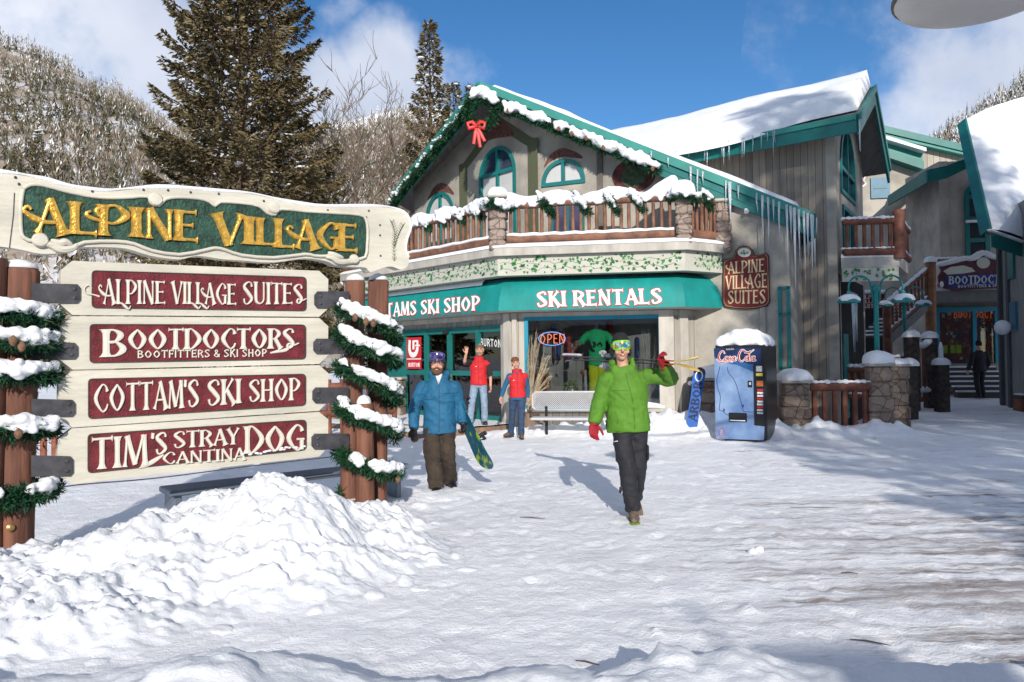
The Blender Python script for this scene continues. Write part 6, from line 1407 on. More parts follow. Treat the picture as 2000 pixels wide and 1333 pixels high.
# ================================================================== people
from mathutils.bvhtree import BVHTree
SKIN = M('skin', (.50, .27, .19), rough=.55, scale=20, var=.10)
def V3(*a): return Vector(a)
def wrinkles(amp, seed):
    def f(co):
        x, y, z = co[:, 0], co[:, 1], co[:, 2]
        a = fbm(x * 6 + z * 7, z * 11 - x * 5 + y * 6, seed, 3) - .5; b = fbm(x * 17 + y * 9, z * 21 + y * 11, seed + 5, 2) - .5
        r = 1 - np.abs(2 * fbm(x * 5 - z * 6 + y * 4, z * 9 + x * 8, seed + 9, 2) - 1)
        return amp * (1.3 * a + .45 * b + .9 * (r - .75))
    return f
def hand_pieces(m, wrist, d, pn, side_thumb, s=1.0, curl=.35, spread=.0, fat=1.0):
    """palm and five fingers; d: along the hand, pn: palm normal (side the fingers curl to), side_thumb: +-1 along d x pn"""
    d = d.normalized(); pn = (pn - d * pn.dot(d)).normalized(); sd = d.cross(pn) * side_thumb
    m.tube([wrist - d * .02 * s, wrist + d * .03 * s, wrist + d * .085 * s], [(.026 * s * fat, .019 * s * fat), (.038 * s * fat, .017 * s * fat), (.040 * s * fat, .014 * s * fat)], 10, side=sd, ends=.5)
    for k, (off, L) in enumerate(((.030, .070), (.010, .080), (-.011, .074), (-.031, .058))):
        p = wrist + d * .085 * s + sd * off * s; dd = (d + sd * off * 6 * spread).normalized(); pts = [p - dd * .012 * s]; a = curl * (.8 + .12 * k); ang = 0; q = p
        for j, f in enumerate((.45, .32, .27)):
            pts.append(q); ang += a; q = q + (dd * math.cos(ang) + pn * math.sin(ang)) * (L * f * s)
        pts.append(q); r = .0092 * s * fat; m.tube(pts, [r * 1.08, r * 1.05, r, r * .93, r * .8], 7, ends=.8)
    b = wrist + d * .025 * s + sd * .032 * s; t1 = b + (d * .55 + sd * .75 + pn * .25).normalized() * .038 * s; t2 = t1 + (d * .85 + sd * .35 + pn * (.2 + curl * .5)).normalized() * .034 * s; t3 = t2 + (d * .9 + sd * .1 + pn * (.3 + curl * .6)).normalized() * .024 * s
    m.tube([b - sd * .012 * s, b, t1, t2, t3], [r * 1.5 for r in (.0095 * s * fat, .0095 * s * fat)] + [.0105 * s * fat, .0098 * s * fat, .008 * s * fat], 7, ends=.8)
def limb(m, pts, rads, n=12, k=5):
    P = cat_rom([tuple(p) + (r,) for p, r in zip(pts, rads)], k); m.tube([Vector(p[:3]) for p in P], [p[3] for p in P], n, ends=.8)
class Person:
    def __init__(s, label, org, J, H=1.8, rz=0.0, skin=None, cat='person'):
        s.t = thing('person', label, cat, org); s.org = Vector(org); s.J = {k: Vector(v) for k, v in J.items()}; s.rot = Matrix.Rotation(rz, 3, 'Z'); s.k = H / 1.8; s.skin = skin or SKIN
        s.hc = s.J['head']; s.fd = Vector(J.get('look', (0, -1, 0))).normalized() if 'look' in J else Vector((0, -1, 0))
        up_ = Vector(J.get('hup', (0, 0, 1))).normalized(); s.hz = (up_ - s.fd * up_.dot(s.fd)).normalized(); s.hx = s.fd.cross(s.hz) * -1
        if s.hx.x < 0: s.hx = -s.hx
    def H(s, x, y, z): return s.hc + (s.hx * x - s.fd * y + s.hz * (z + .012)) * s.k * 1.13      # head frame: y < 0 is the face
    def emit(s, name, me_or_mb, mat, smooth=True, parent=None, label=None):
        if isinstance(me_or_mb, MB): me_or_mb.v = [tuple(s.org + s.rot @ Vector(p)) for p in me_or_mb.v]
        else: me_or_mb.transform(Matrix.Translation(s.org) @ s.rot.to_4x4())
        return part(name, me_or_mb, mat, parent or s.t, label, smooth)
    def ell(s, m, c, r, n=12, k=9):     # ellipsoid in the head frame
        o = MB(); o.ball((0, 0, 0), r, n, k); m.add([s.H(c[0] + p[0], c[1] + p[1], c[2] + p[2]) for p in o.v], o.f)
    def body(s, hands=('l', 'r'), hand_cfg=None, vox=.0062):
        J = s.J; k = s.k; m = MB()
        s.ell(m, (0, .012, .022), (.074, .094, .100)); s.ell(m, (0, -.022, -.045), (.058, .066, .070)); s.ell(m, (0, -.052, -.092), (.030, .030, .024))
        o = MB(); o.tube([(0, -.083, .018), (0, -.098, -.010), (0, -.112, -.030), (0, -.096, -.040)], [.008, .012, .017, .010], 8, ends=.6); m.add([s.H(*p) for p in o.v], o.f)
        for sx in (-1, 1):
            s.ell(m, (sx * .076, .010, -.012), (.011, .022, .034), 8, 6); s.ell(m, (sx * .040, -.066, -.040), (.026, .022, .022), 8, 6); s.ell(m, (sx * .030, -.080, .026), (.026, .013, .008), 8, 6)
        n0 = s.H(0, .015, -.06); limb(m, [n0, (n0 + J['neck']) / 2, J['neck'] - V3(0, 0, .05)], [.058 * k, .056 * k, .075 * k])
        pel = (J['hipl'] + J['hipr']) / 2
        m.tube([J['neck'] - V3(0, 0, .03), J['neck'] - V3(0, 0, .14), (J['neck'] + pel) / 2, pel], [(.10 * k, .07 * k), (.15 * k, .09 * k), (.13 * k, .09 * k), (.14 * k, .09 * k)], 14, side=(1, 0, 0), ends=.5)
        for a in 'lr':
            limb(m, [J['sh' + a], J['el' + a], J['wr' + a]], [.048 * k, .040 * k, .027 * k]); limb(m, [J['hip' + a], J['kn' + a], J['an' + a]], [.08 * k, .055 * k, .038 * k])
            if a in hands:
                c = hand_cfg[a]; hand_pieces(m, J['wr' + a], Vector(c[0]), Vector(c[1]), c[2], s.k * .98, c[3], c[4] if len(c) > 4 else 0)
        me = evalmesh(m, vox, 2); s.bodyme = me; bv = s.bvh(me)
        s.emit('body', me, s.skin); s.facebvh = bv
    def bvh(s, me): return BVHTree.FromPolygons([v.co.copy() for v in me.vertices], [tuple(p.vertices) for p in me.polygons])
    def snap(s, bv, x, z, lift=.002, y0=-1.5, dr=(0, 1, 0)):
        h = bv.ray_cast(Vector((x, y0, z)), Vector(dr)); return (h[0] + h[1] * lift) if h[0] is not None else None
    def line(s, bv, pts, r, name, mat, lift=.002, n=6, sub=5):
        P = [s.snap(bv, x, z, lift) for x, z in cat_rom(pts, sub)]; P = [p for p in P if p is not None]
        if len(P) < 2: return
        m = MB(); m.tube(P, r, n, ends=.5); return s.emit(name, m, mat)
    def face(s, mouth='smile', eyes=True, beard=None, brow=(.12, .07, .045)):
        bv = s.facebvh_local(); 
        if eyes:
            for sx in (-1, 1):
                m = MB(); o = MB(); o.ball((0, 0, 0), (.0135, .008, .0075), 9, 6); m.add([s.H(sx * .031 + p[0], -.083 + p[1], .008 + p[2]) for p in o.v], o.f); e = s.emit('eye', m, M('eye_white', (.6, .58, .55), rough=.2))
                m = MB(); o = MB(); o.ball((0, 0, 0), (.006, .004, .0065), 8, 5); m.add([s.H(sx * .031 + p[0], -.0895 + p[1], .008 + p[2]) for p in o.v], o.f); s.emit('iris', m, M('iris_dark', (.03, .02, .015), rough=.2), parent=e)
                m = MB(); o = MB(); o.tube([(sx * .014, -.092, .026), (sx * .032, -.093, .032), (sx * .052, -.082, .025)], [.004, .0045, .003], 6); m.add([s.H(*p) for p in o.v], o.f); s.emit('eyebrow', m, M('brow_' + '%d' % int(brow[0] * 100), brow, rough=.8))
        m = MB(); o = MB(); o.tube([(-.026, -.083, -.058), (-.014, -.0935, -.066), (0, -.097, -.068), (.014, -.0935, -.066), (.026, -.083, -.058)], [.003, .0055, .0065, .0055, .003], 7); m.add([s.H(*p) for p in o.v], o.f); mo = s.emit('mouth', m, M('lips', (.42, .13, .11), rough=.4))
        m = MB(); o = MB(); o.tube([(-.019, -.092, -.0625), (0, -.1015, -.0675), (.019, -.092, -.0625)], [.0018, .0042, .0018], 6); m.add([s.H(*p) for p in o.v], o.f); s.emit('teeth', m, M('teeth', (.75, .72, .66), rough=.3), parent=mo)
        if beard:
            m = MB(); s.ell(m, (0, -.030, -.090), (.054, .062, .046)); s.ell(m, (-.046, -.020, -.055), (.022, .045, .050)); s.ell(m, (.046, -.020, -.055), (.022, .045, .050))
            o = MB(); o.tube([(-.036, -.078, -.062), (-.018, -.099, -.050), (0, -.104, -.047), (.018, -.099, -.050), (.036, -.078, -.062)], [.007, .009, .008, .009, .007], 7, ends=.8); m.add([s.H(*p) for p in o.v], o.f)
            me = evalmesh(m, .006, 1, wrinkles(.006, 3)); s.emit('beard', me, beard)
    def facebvh_local(s): return s.facebvh
    def cap(s, mat, name='beanie', drop=.02, r=(.084, .104, .108), yo=.012):
        m = MB(); rows = []
        for j in range(10):
            t = j / 9; z = -drop + (r[2] + drop) * math.sin(t * math.pi / 2); q = math.cos(t * math.pi / 2) ** .7 if t < 1 else .02
            rows.append([s.H(r[0] * q * math.cos(a), yo + r[1] * q * math.sin(a), .022 + z) for a in [2 * math.pi * i / 20 for i in range(21)]])
        m.grid(rows); s.emit(name, m, mat)
    def garment(s, name, mat, pieces, vox=.011, amp=.008, seed=1, smooth=3, **kw):
        m = MB(); pieces(m); me = evalmesh(m, vox, smooth, wrinkles(amp, seed)); bv = s.bvh(me); o = s.emit(name, me, mat, **kw); return o, bv
    def torso(s, m, hem, w, d, neck=True, wk=1.0):
        J = s.J; k = s.k; nb = J['neck']; pel = (J['hipl'] + J['hipr']) / 2; sh = (J['shl'] + J['shr']) / 2; hw = (J['shl'] - J['shr']).length / 2
        c0 = V3(pel.x, pel.y, hem); c1 = pel.lerp(sh, .35); c2 = pel.lerp(sh, .72)
        m.tube([c0, c0.lerp(c1, .5), c1, c2, sh + V3(0, 0, -.02), nb + V3(0, .01, .01)], [(w * 1.03, d * 1.02), (w * 1.0, d), (w * .94 * wk, d * .97), (w * 1.0, d * 1.02), (hw * .98, d * .78), (.085 * k, .08 * k)], 20, side=(1, 0, 0))
        for a in 'lr': m.ball(J['sh' + a] + V3(0, 0, -.03), .078 * k, 10, 8)
    def sleeves(s, m, r0, r1, r2, which='lr', upto=1.0):
        for a in which:
            J = s.J; w = J['el' + a].lerp(J['wr' + a], upto); P = cat_rom([tuple(J['sh' + a] + V3(0, 0, -.02)) + (r0,), tuple(J['sh' + a].lerp(J['el' + a], .55)) + (r0 * .93,), tuple(J['el' + a]) + (r1,), tuple(J['el' + a].lerp(w, .5)) + (r1 * .93,), tuple(w) + (r2,)], 4)
            m.tube([Vector(p[:3]) for p in P], [p[3] for p in P], 12)
    def legs(s, m, rh, rk, ra, cuff=.0):
        J = s.J; pel = (J['hipl'] + J['hipr']) / 2
        m.tube([pel + V3(0, 0, .16), pel + V3(0, 0, .05), pel - V3(0, 0, .05)], [(rh * 1.6, rh * 1.0), (rh * 1.75, rh * 1.12), (rh * 1.85, rh * 1.2)], 16, side=(1, 0, 0), ends=.4)
        for a in 'lr':
            A = J['an' + a] - V3(0, 0, cuff); P = cat_rom([tuple(J['hip' + a]) + (rh * 1.06,), tuple(J['hip' + a].lerp(J['kn' + a], .5)) + (rh * .98,), tuple(J['kn' + a]) + (rk,), tuple(J['kn' + a].lerp(A, .5)) + (rk * .98,), tuple(A) + (ra,)], 4)
            m.tube([Vector(p[:3]) for p in P], [p[3] for p in P], 14)
    def boots(s, mat, size=.28, dirs=None, sole=None, h=.10):
        for a in 'lr':
            A = s.J['an' + a]; d = Vector((dirs or {}).get(a, (0, -1, 0))).normalized(); m = MB(); L = size * s.k; base = A - V3(0, 0, .065 * s.k)
            m.tube([A + V3(0, 0, h), A, A - V3(0, 0, .035)], [.055 * s.k, .058 * s.k, .058 * s.k], 10)
            q = [base - d * L * .24, base + d * L * .1, base + d * L * .42, base + d * L * .66]; m.tube([p + V3(0, 0, z) for p, z in zip(q, (.02, .03, .015, .002))], [(.043 * s.k, .048 * s.k), (.048 * s.k, .058 * s.k), (.052 * s.k, .044 * s.k), (.042 * s.k, .030 * s.k)], 12, side=d.cross(V3(0, 0, 1)), ends=.8)
            me = evalmesh(m, .009, 2); b = s.emit('boot', me, mat)
            m = MB(); sd = d.cross(V3(0, 0, 1)); c = base + d * L * .21 - V3(0, 0, .030 * s.k); m.bbox(c, (L * .98, .10 * s.k, .028), (d, sd, sd.cross(d)), r=.012); s.emit('sole', m, sole or M('sole', (.03, .03, .03), rough=.8), parent=b)
    def glove(s, a, mat, d, pn, st, curl, sc=1.0):
        m = MB(); hand_pieces(m, s.J['wr' + a], Vector(d), Vector(pn), st, s.k * 1.12 * sc, curl, .3, 1.28); w = s.J['wr' + a]; dd = Vector(d).normalized(); m.tube([w - dd * .06, w + dd * .02], [.043 * s.k * sc, .038 * s.k * sc], 12); me = evalmesh(m, .0065, 2); s.emit('glove', me, mat)
    def goggles(s, zc, lens, frame, strap, up_=0.0, yo=0.0, w=1.0):
        def band(r, a0, a1, z0, z1, n=18, m=6, bulge=0.0, notch=0.0):
            g = []
            for j in range(m + 1):
                f = j / m; row = []
                for i in range(n + 1):
                    a = a0 + (a1 - a0) * i / n; e = 2 * abs(i / n - .5); z = z0 + (z1 - z0) * f + (notch * max(0, 1 - e * 3.2) * (1 - f)); z = zc + (z - zc) * (1 - .30 * e ** 3.5); q = r + bulge * math.sin(math.pi * f) * (1 - e ** 3)
                    row.append(s.H(.079 * q * math.sin(a), .012 + yo - .108 * q * math.cos(a), z))
                g.append(row)
            return g
        m = MB(); m.grid(band(1.10, -1.12, 1.12, zc - .044, zc + .044, bulge=.03, notch=.022)); m.grid(band(1.02, -1.15, 1.15, zc - .046, zc + .046, notch=.022))
        g1, g0 = band(1.10, -1.12, 1.12, zc - .044, zc + .044, bulge=.03, notch=.022), band(1.02, -1.15, 1.15, zc - .046, zc + .046, notch=.022)
        for A_, B_ in ((g1[0], g0[0]), (g1[-1], g0[-1]), ([r[0] for r in g1], [r[0] for r in g0]), ([r[-1] for r in g1], [r[-1] for r in g0])): m.grid([A_, B_])
        gg = s.emit('goggles', m, frame, 40); m = MB(); m.grid(band(1.135, -.98, .98, zc - .032, zc + .034, bulge=.04, notch=.022)); s.emit('lens', m, lens, parent=gg)
        m = MB(); m.grid([[s.H(.088 * math.sin(a), .014 + yo - .112 * math.cos(a), zc + up_ + z) for a in [1.0 + (2 * math.pi - 2.0) * i / 24 for i in range(25)]] for z in (-.018, .018)]); s.emit('strap', m, strap, parent=gg)

def lens_mat(name, stops):
    m = bpy.data.materials.new(name); m.use_nodes = True; N = m.node_tree.nodes; L = m.node_tree.links; b = N['Principled BSDF']; b.inputs['Metallic'].default_value = .75; b.inputs['Roughness'].default_value = .12
    tc = N.new('ShaderNodeTexCoord'); nz = N.new('ShaderNodeTexNoise'); nz.inputs['Scale'].default_value = 11; nz.inputs['Detail'].default_value = 1; L.new(tc.outputs['Object'], nz.inputs['Vector']); cr = N.new('ShaderNodeValToRGB'); e = cr.color_ramp.elements; e[0].position, e[0].color = stops[0][0], (*stops[0][1], 1); e[1].position, e[1].color = stops[-1][0], (*stops[-1][1], 1)
    for p, c in stops[1:-1]: q = e.new(p); q.color = (*c, 1)
    L.new(nz.outputs['Fac'], cr.inputs['Fac']); L.new(cr.outputs[0], b.inputs['Base Color']); return m
SEAM_G = M('green_seam', (.05, .16, .01), rough=.7)

# ---------------- man in the green jacket
def man_green():
    org = gp(1238, 1012); gz = 0
    J = dict(head=(-.112, -.02, 1.762), neck=(-.085, .015, 1.555), shr=(-.255, .01, 1.475), shl=(.125, .0, 1.49), elr=(-.335, .05, 1.20), wrr=(-.405, -.03, .985), ell=(.40, -.03, 1.445), wrl=(.275, -.25, 1.60),
             hipr=(-.125, .0, .95), hipl=(.055, .0, .95), knr=(-.075, -.10, .52), anr=(-.015, -.06, .095), knl=(.055, .02, .50), anl=(.060, .27, .17), look=(.02, -1, -.04), hup=(-.04, 0, 1))
    P = Person('smiling man in a bright green ski jacket and goggles walking with skis on his shoulder', (org.x, org.y, gz), J, 1.86)
    P.body(hands=()); P.face(eyes=False)
    jk = M('green_jacket', (.072, .195, .014), rough=.72, bump=.75, bscale=11, scale=5, var=.12)
    def pc(m):
        P.torso(m, .895, .228, .150); P.sleeves(m, .094, .088, .064)
        c = P.J['neck']    # hood lying on the shoulders and a tall open collar
        for a in range(15): t = a / 14 * 2 * math.pi; m.ball(c + V3(.105 * math.sin(t), .045 - .095 * math.cos(t) * -1, .0 + .05 * (math.cos(t) > .1) - .04 * (math.cos(t) < -.4)), (.045, .045, .050), 8, 6)
        m.ball(c + V3(0, .125, .0), (.14, .075, .085), 10, 8); m.ball(c + V3(.092, -.045, .03), (.034, .032, .085), 8, 6); m.ball(c + V3(-.095, -.05, -.01), (.05, .032, .05), 8, 6)
    o, bv = P.garment('jacket', jk, pc, .011, .016, 21)
    P.line(bv, [(-.075, 1.50), (-.055, 1.38), (-.01, 1.2), (.0, .93)], .0045, 'zip', SEAM_G); 
    for pts in ([(-.215, 1.33), (-.13, 1.33), (-.065, 1.325)], [(-.04, 1.02), (-.04, 1.02)], [(.150, 1.12), (.165, 1.05), (.185, .97)], [(-.19, 1.10), (-.17, 1.03), (-.175, .99)], [(-.24, .915), (-.0, .905), (.195, .915)]): P.line(bv, pts, .0035, 'seam', SEAM_G)
    pt_ = M('black_snow_pants', (.014, .015, .021), rough=.75, bump=.75, bscale=11, scale=6, var=.3)
    o, bp = P.garment('trousers', pt_, lambda m: P.legs(m, .098, .088, .084, .005), .011, .016, 22)
    P.line(bp, [(-.20, .80), (-.17, .81)], .005, 'logo', M('logo_white', (.6, .6, .6)))
    for c_ in ((-.165, -.03, .66), (.145, .0, .68)): m = MB(); m.bbox(c_, (.03, .13, .16), r=.02); P.emit('cargo_pocket', m, pt_)
    m = MB(); m.tube([V3(-.10, -.12, .36), V3(-.15, -.13, .33), V3(-.155, -.12, .28)], [(.018, .004)] * 3, 6, side=(0, 0, 1)); P.emit('strap_end', m, pt_)
    P.boots(M('brown_grey_boot', (.14, .10, .075), rough=.8, scale=20, var=.5), .29, {'r': (-.05, -1, -.02), 'l': (.1, -.75, -.65)}, M('green_sole', (.10, .20, .02), rough=.7))
    red = M('red_glove', (.26, .008, .018), rough=.7, var=.25, scale=12)
    P.glove('r', red, (-.05, -.10, -1), (.3, -.9, 0), -1, .45); P.glove('l', red, (-.25, -.35, .55), (.75, -.1, -.55), -1, .75)
    P.cap(M('black_beanie', (.012, .012, .015), rough=.9), drop=.02); 
    m = MB(); P.ell(m, (.078, .02, -.04), (.02, .045, .05), 9, 7); P.ell(m, (-.078, .02, -.04), (.02, .045, .05), 9, 7); P.emit('ear_flap', m, M('black_beanie', (.012, .012, .015)))
    P.goggles(.018, lens_mat('rainbow_lens', [(.30, (.02, .12, .35)), (.42, (.10, .45, .55)), (.5, (.75, .85, .85)), (.56, (.20, .55, .12)), (.64, (.85, .45, .03)), (.72, (.6, .05, .03))]), M('lime_frame', (.22, .62, .02), rough=.35), M('lime_strap', (.12, .35, .02), rough=.7))
    # skis on the shoulder, a pair lying together
    A = org + V3(.56, -.62, 1.60); B = org + V3(-.62, 1.02, 1.665); d = (B - A).normalized(); sd = d.cross(V3(0, 0, 1)).normalized(); un = sd.cross(d)
    t = thing('ski_pair', 'pair of dark skis with yellow-red tips carried on the shoulder of the man in green', 'skis', org + V3(0, 0, 1.5))
    L = (B - A).length
    for k, (dz, spl) in enumerate(((.016, 1), (-.016, -1))):
        m = MB(); g = []; rows = []
        for i in range(29):
            f = i / 28; w = .050 - .014 * math.sin(math.pi * f) + (.006 if f < .12 else 0); w *= min(1, (f / .05) ** .5 if f < .05 else 1) if f > 0 else .05; w *= min(1, ((1 - f) / .03) ** .5 + .08) if f > .97 else 1
            lift = spl * (.055 * max(0, (.17 - f) / .17) ** 2 + .020 * max(0, (f - .93) / .07) ** 2); c = A + d * (L * f) + un * (dz + lift); th = .006
            rows.append([c - sd * w - un * th, c + sd * w - un * th, c + sd * w + un * th, c - sd * w + un * th, c - sd * w - un * th])
        m.grid(rows); m.add(rows[0][:4], [(0, 1, 2, 3)]); m.add(rows[-1][:4], [(3, 2, 1, 0)])
        for fi, f in enumerate(m.f): m.mi[fi] = 1 if fi < 4 * 4 else (2 if fi < 4 * 6 else 0)
        sk = part('ski', m, [M('ski_black', (.02, .02, .025), rough=.3), M('ski_yellow', (.50, .30, .045), rough=.35, scale=14, col2=(.62, .50, .2)), M('ski_red', (.35, .03, .015), rough=.3)], t)
        m = MB(); c = A + d * (L * .62) + un * (dz + spl * .03); m.bbox(c, (.05, .26, .05), (sd, d, un), r=.012); m.bbox(c + d * .12 + un * spl * .03, (.055, .09, .05), (sd, d, un), r=.015); part('binding', m, M('binding_white', (.55, .55, .56), rough=.4, scale=20, col2=(.1, .1, .11)), sk)
    m = MB(); m.bbox(B + un * .04 - d * .12, (.07, .3, .03), (sd, d, un), r=.012); part('tail_sticker', m, M('ski_silver', (.55, .5, .55), rough=.35), t)
man_green()

# ---------------- man in the blue jacket
def man_blue():
    org = gp(864, 962); J = dict(head=(-.045, -.04, 1.605), neck=(-.03, .0, 1.435), shr=(-.225, .0, 1.355), shl=(.155, .02, 1.355), elr=(-.345, .05, 1.05), wrr=(-.345, -.06, .80), ell=(.225, .10, 1.07), wrl=(.265, -.02, .86),
             hipr=(-.115, .0, .84), hipl=(.065, .0, .84), knr=(-.10, -.14, .45), anr=(-.062, -.10, .095), knl=(.075, -.02, .46), anl=(.075, .26, .13), look=(.05, -1, -.05), hup=(.02, 0, 1))
    P = Person('bearded man in a blue ski jacket and brown trousers carrying a snowboard under his arm', (org.x, org.y, 0), J, 1.77)
    P.body(hands=()); P.face(beard=M('brown_beard', (.13, .065, .035), rough=.9, scale=60, var=.4), brow=(.12, .06, .03))
    jk = M('blue_jacket', (.010, .10, .205), rough=.72, bump=.75, bscale=11, scale=5, var=.14)
    def pc(m):
        P.torso(m, .735, .208, .150); P.sleeves(m, .088, .080, .062); c = P.J['neck']
        for a in range(15): t = a / 14 * 2 * math.pi; m.ball(c + V3(.10 * math.sin(t), .04 + .085 * math.cos(t), .0 + .05 * (math.cos(t) > -.6)), (.045, .045, .045), 8, 6)
        m.ball(c + V3(0, .12, .01), (.15, .08, .08), 10, 8)
    o, bv = P.garment('jacket', jk, pc, .011, .017, 31); sm = M('blue_seam', (.006, .045, .10), rough=.7)
    P.line(bv, [(-.022, 1.38), (-.015, 1.2), (-.02, .77)], .004, 'zip', sm)
    for pts in ([(.03, 1.24), (.16, 1.24)], [(.04, 1.13), (.17, 1.135)], [(-.20, 1.17), (-.08, 1.17)], [(-.23, .76), (-.02, .745), (.19, .76)], [(-.17, .93), (-.13, .84)], [(.12, .93), (.15, .85)]): P.line(bv, pts, .0032, 'seam', sm)
    m = MB(); c = P.J['neck'] + V3(.005, -.075, -.01); m.prism([c + V3(-.045, 0, .055), c + V3(.045, 0, .055), c + V3(.0, -.03, -.075)], (0, .03, 0)); P.emit('shirt', m, M('white_shirt', (.62, .62, .64)))
    pt_ = M('brown_trousers', (.042, .030, .022), rough=.85, bump=.75, bscale=11, scale=6, var=.3); o, bp = P.garment('trousers', pt_, lambda m: P.legs(m, .105, .100, .098, .01), .011, .018, 32)
    m = MB(); m.bbox((-.21, -.06, .58), (.03, .14, .18), r=.02); P.emit('cargo_pocket', m, pt_)
    P.boots(M('black_boot', (.012, .012, .014), rough=.4), .30, {'r': (-.02, -1, 0), 'l': (.35, -.9, -.12)})
    gl = M('black_glove', (.02, .017, .016), rough=.6); P.glove('r', gl, (.03, -.22, -1), (.5, -.7, 0), 1, .35); P.glove('l', gl, (.10, -.15, -1), (-.6, -.4, 0), -1, .9)
    P.cap(M('navy_helmet', (.02, .018, .045), rough=.35), 'helmet', .01, (.092, .112, .110)); m = MB()
    for sx in (-1, 1): P.ell(m, (sx * .080, .022, -.015), (.016, .045, .05), 9, 7)
    P.emit('ear_pad', m, M('black_beanie', (.012, .012, .015)))
    P.goggles(.082, lens_mat('violet_lens', [(.35, (.02, .02, .08)), (.5, (.10, .09, .35)), (.62, (.45, .45, .65)), (.7, (.06, .04, .16))]), M('violet_frame', (.10, .06, .22), rough=.4), M('violet_strap', (.12, .09, .25), rough=.7), 0, -.006)
    # snowboard under the arm: nose down in front, tail up behind him
    A = org + V3(.575, -.16, .30); B = org + V3(-.02, .30, 1.52); d = (B - A).normalized(); fn = V3(-.86, -.50, 0); fn = (fn - d * fn.dot(d)).normalized(); sd = d.cross(fn)
    t = thing('snowboard', 'teal and lime snowboard with bindings carried by the man in blue', 'snowboard', org + V3(.3, 0, .3)); L = (B - A).length; out = []
    for i in range(40):
        a = 2 * math.pi * i / 40; y = math.copysign(min(1, abs(math.sin(a)) * 1.0), math.sin(a)); out.append((math.cos(a), y))
    prof = [(0.0, .02), (.015, .07), (.05, .115), (.10, .138), (.2, .140), (.5, .120), (.8, .140), (.9, .138), (.95, .115), (.985, .07), (1, .02)]
    m = MB(); g = []
    for f, w in cat_rom(prof, 4):
        c = A + d * (L * f) + fn * (.07 * (max(0, .16 - f) / .16) ** 2 + .07 * (max(0, f - .84) / .16) ** 2) * -1; g.append([c - sd * w + fn * .005, c + sd * w + fn * .005, c + sd * w - fn * .005, c - sd * w - fn * .005, c - sd * w + fn * .005])
    m.grid(g); bd = M('board_graphic', (.008, .075, .11), rough=.3, scale=3.4, col2=(.26, .36, .03), stretch=(3.2, 3.2, .9), lo=.56, hi=.62, detail=2); part('deck', m, bd, t)
    for f in (.30, .66):
        c = A + d * (L * f) - fn * .02; m = MB(); m.bbox(c, (.22, .12, .03), (sd, d, fn), r=.012); b = part('binding', m, M('binding_black', (.02, .02, .022), rough=.4), t)
        m = MB(); m.tube([c - sd * .085 - fn * .01, c - sd * .08 - fn * .13 + d * .02, c - fn * .19 + d * .02, c + sd * .08 - fn * .13 + d * .02, c + sd * .085 - fn * .01], [.014] * 5, 7); m.tube([c - sd * .09 - fn * .05, c - fn * .14 - d * .05, c + sd * .09 - fn * .05], [(.022, .006)] * 3, 6); part('highback', m, M('binding_black', (.02, .02, .022)), b)
man_blue()

# ---------------- man in the red vest, waving from the step
STEP_Z = .17
def man_red():
    org = pt(931, 800, 17.05); org = V3(org.x, org.y, STEP_Z); J = dict(head=(.085, -.02, 1.655), neck=(.06, .01, 1.48), shr=(-.125, .0, 1.405), shl=(.235, .0, 1.395), elr=(-.235, -.24, 1.39), wrr=(-.195, -.36, 1.59), ell=(.305, .05, 1.10), wrl=(.315, -.02, .86),
             hipr=(-.04, .0, .90), hipl=(.14, .0, .90), knr=(-.10, -.06, .50), anr=(-.15, -.02, .09), knl=(.17, -.03, .50), anl=(.175, .03, .09), look=(-.08, -1, -.02), hup=(.03, 0, 1))
    P = Person('short-haired man in a red vest and pale jeans waving one hand by the shop doors', tuple(org), J, 1.78)
    P.body(hands=('l', 'r'), hand_cfg={'r': ((.06, -.1, 1), (0, -1, -.1), -1, .12, .9), 'l': ((.02, -.12, -1), (-.7, -.4, 0), -1, .4)}); hair = M('light_brown_hair', (.16, .09, .05), rough=.9, scale=60, var=.35)
    P.face(beard=M('stubble', (.30, .16, .10), rough=.9, scale=70, var=.3), brow=(.16, .09, .05)); P.cap(hair, 'hair', -.018, (.081, .1005, .090), .018); m = MB(); P.ell(m, (0, .062, .0), (.070, .055, .075)); P.emit('hair_back', evalmesh(m, .007, 1), hair)
    bt = M('black_tee', (.02, .018, .022), rough=.85); P.garment('tee_shirt', bt, lambda m: (P.torso(m, .95, .165, .11), P.sleeves(m, .072, .070, .066, upto=.02)), .010, .006, 41)
    vs = M('red_vest', (.48, .012, .018), rough=.7, bump=.75, bscale=11, scale=6, var=.12)
    def pc(m):
        P.torso(m, .885, .190, .140); c = P.J['neck']
        for a in range(13): t = a / 12 * 2 * math.pi; m.ball(c + V3(.075 * math.sin(t), .01 + .07 * math.cos(t), .01), (.035, .035, .045), 8, 6)
    o, bv = P.garment('vest', vs, pc, .011, .009, 42); P.line(bv, [(.055, 1.46), (.06, 1.2), (.06, .92)], .005, 'zip', M('red_seam', (.12, .005, .01))); P.line(bv, [(-.01, 1.30), (.015, 1.30)], .006, 'badge', WHT); P.line(bv, [(.12, 1.05), (.16, .97)], .004, 'seam', M('red_seam', (.12, .005, .01)))
    P.garment('jeans', M('pale_denim', (.20, .27, .36), rough=.85, bump=.75, bscale=11, scale=10, var=.22), lambda m: P.legs(m, .088, .076, .074, .02), .011, .010, 43); P.boots(M('dark_shoe', (.03, .025, .022), rough=.6), .28, {'r': (-.2, -1, 0), 'l': (.2, -1, 0)})
man_red()
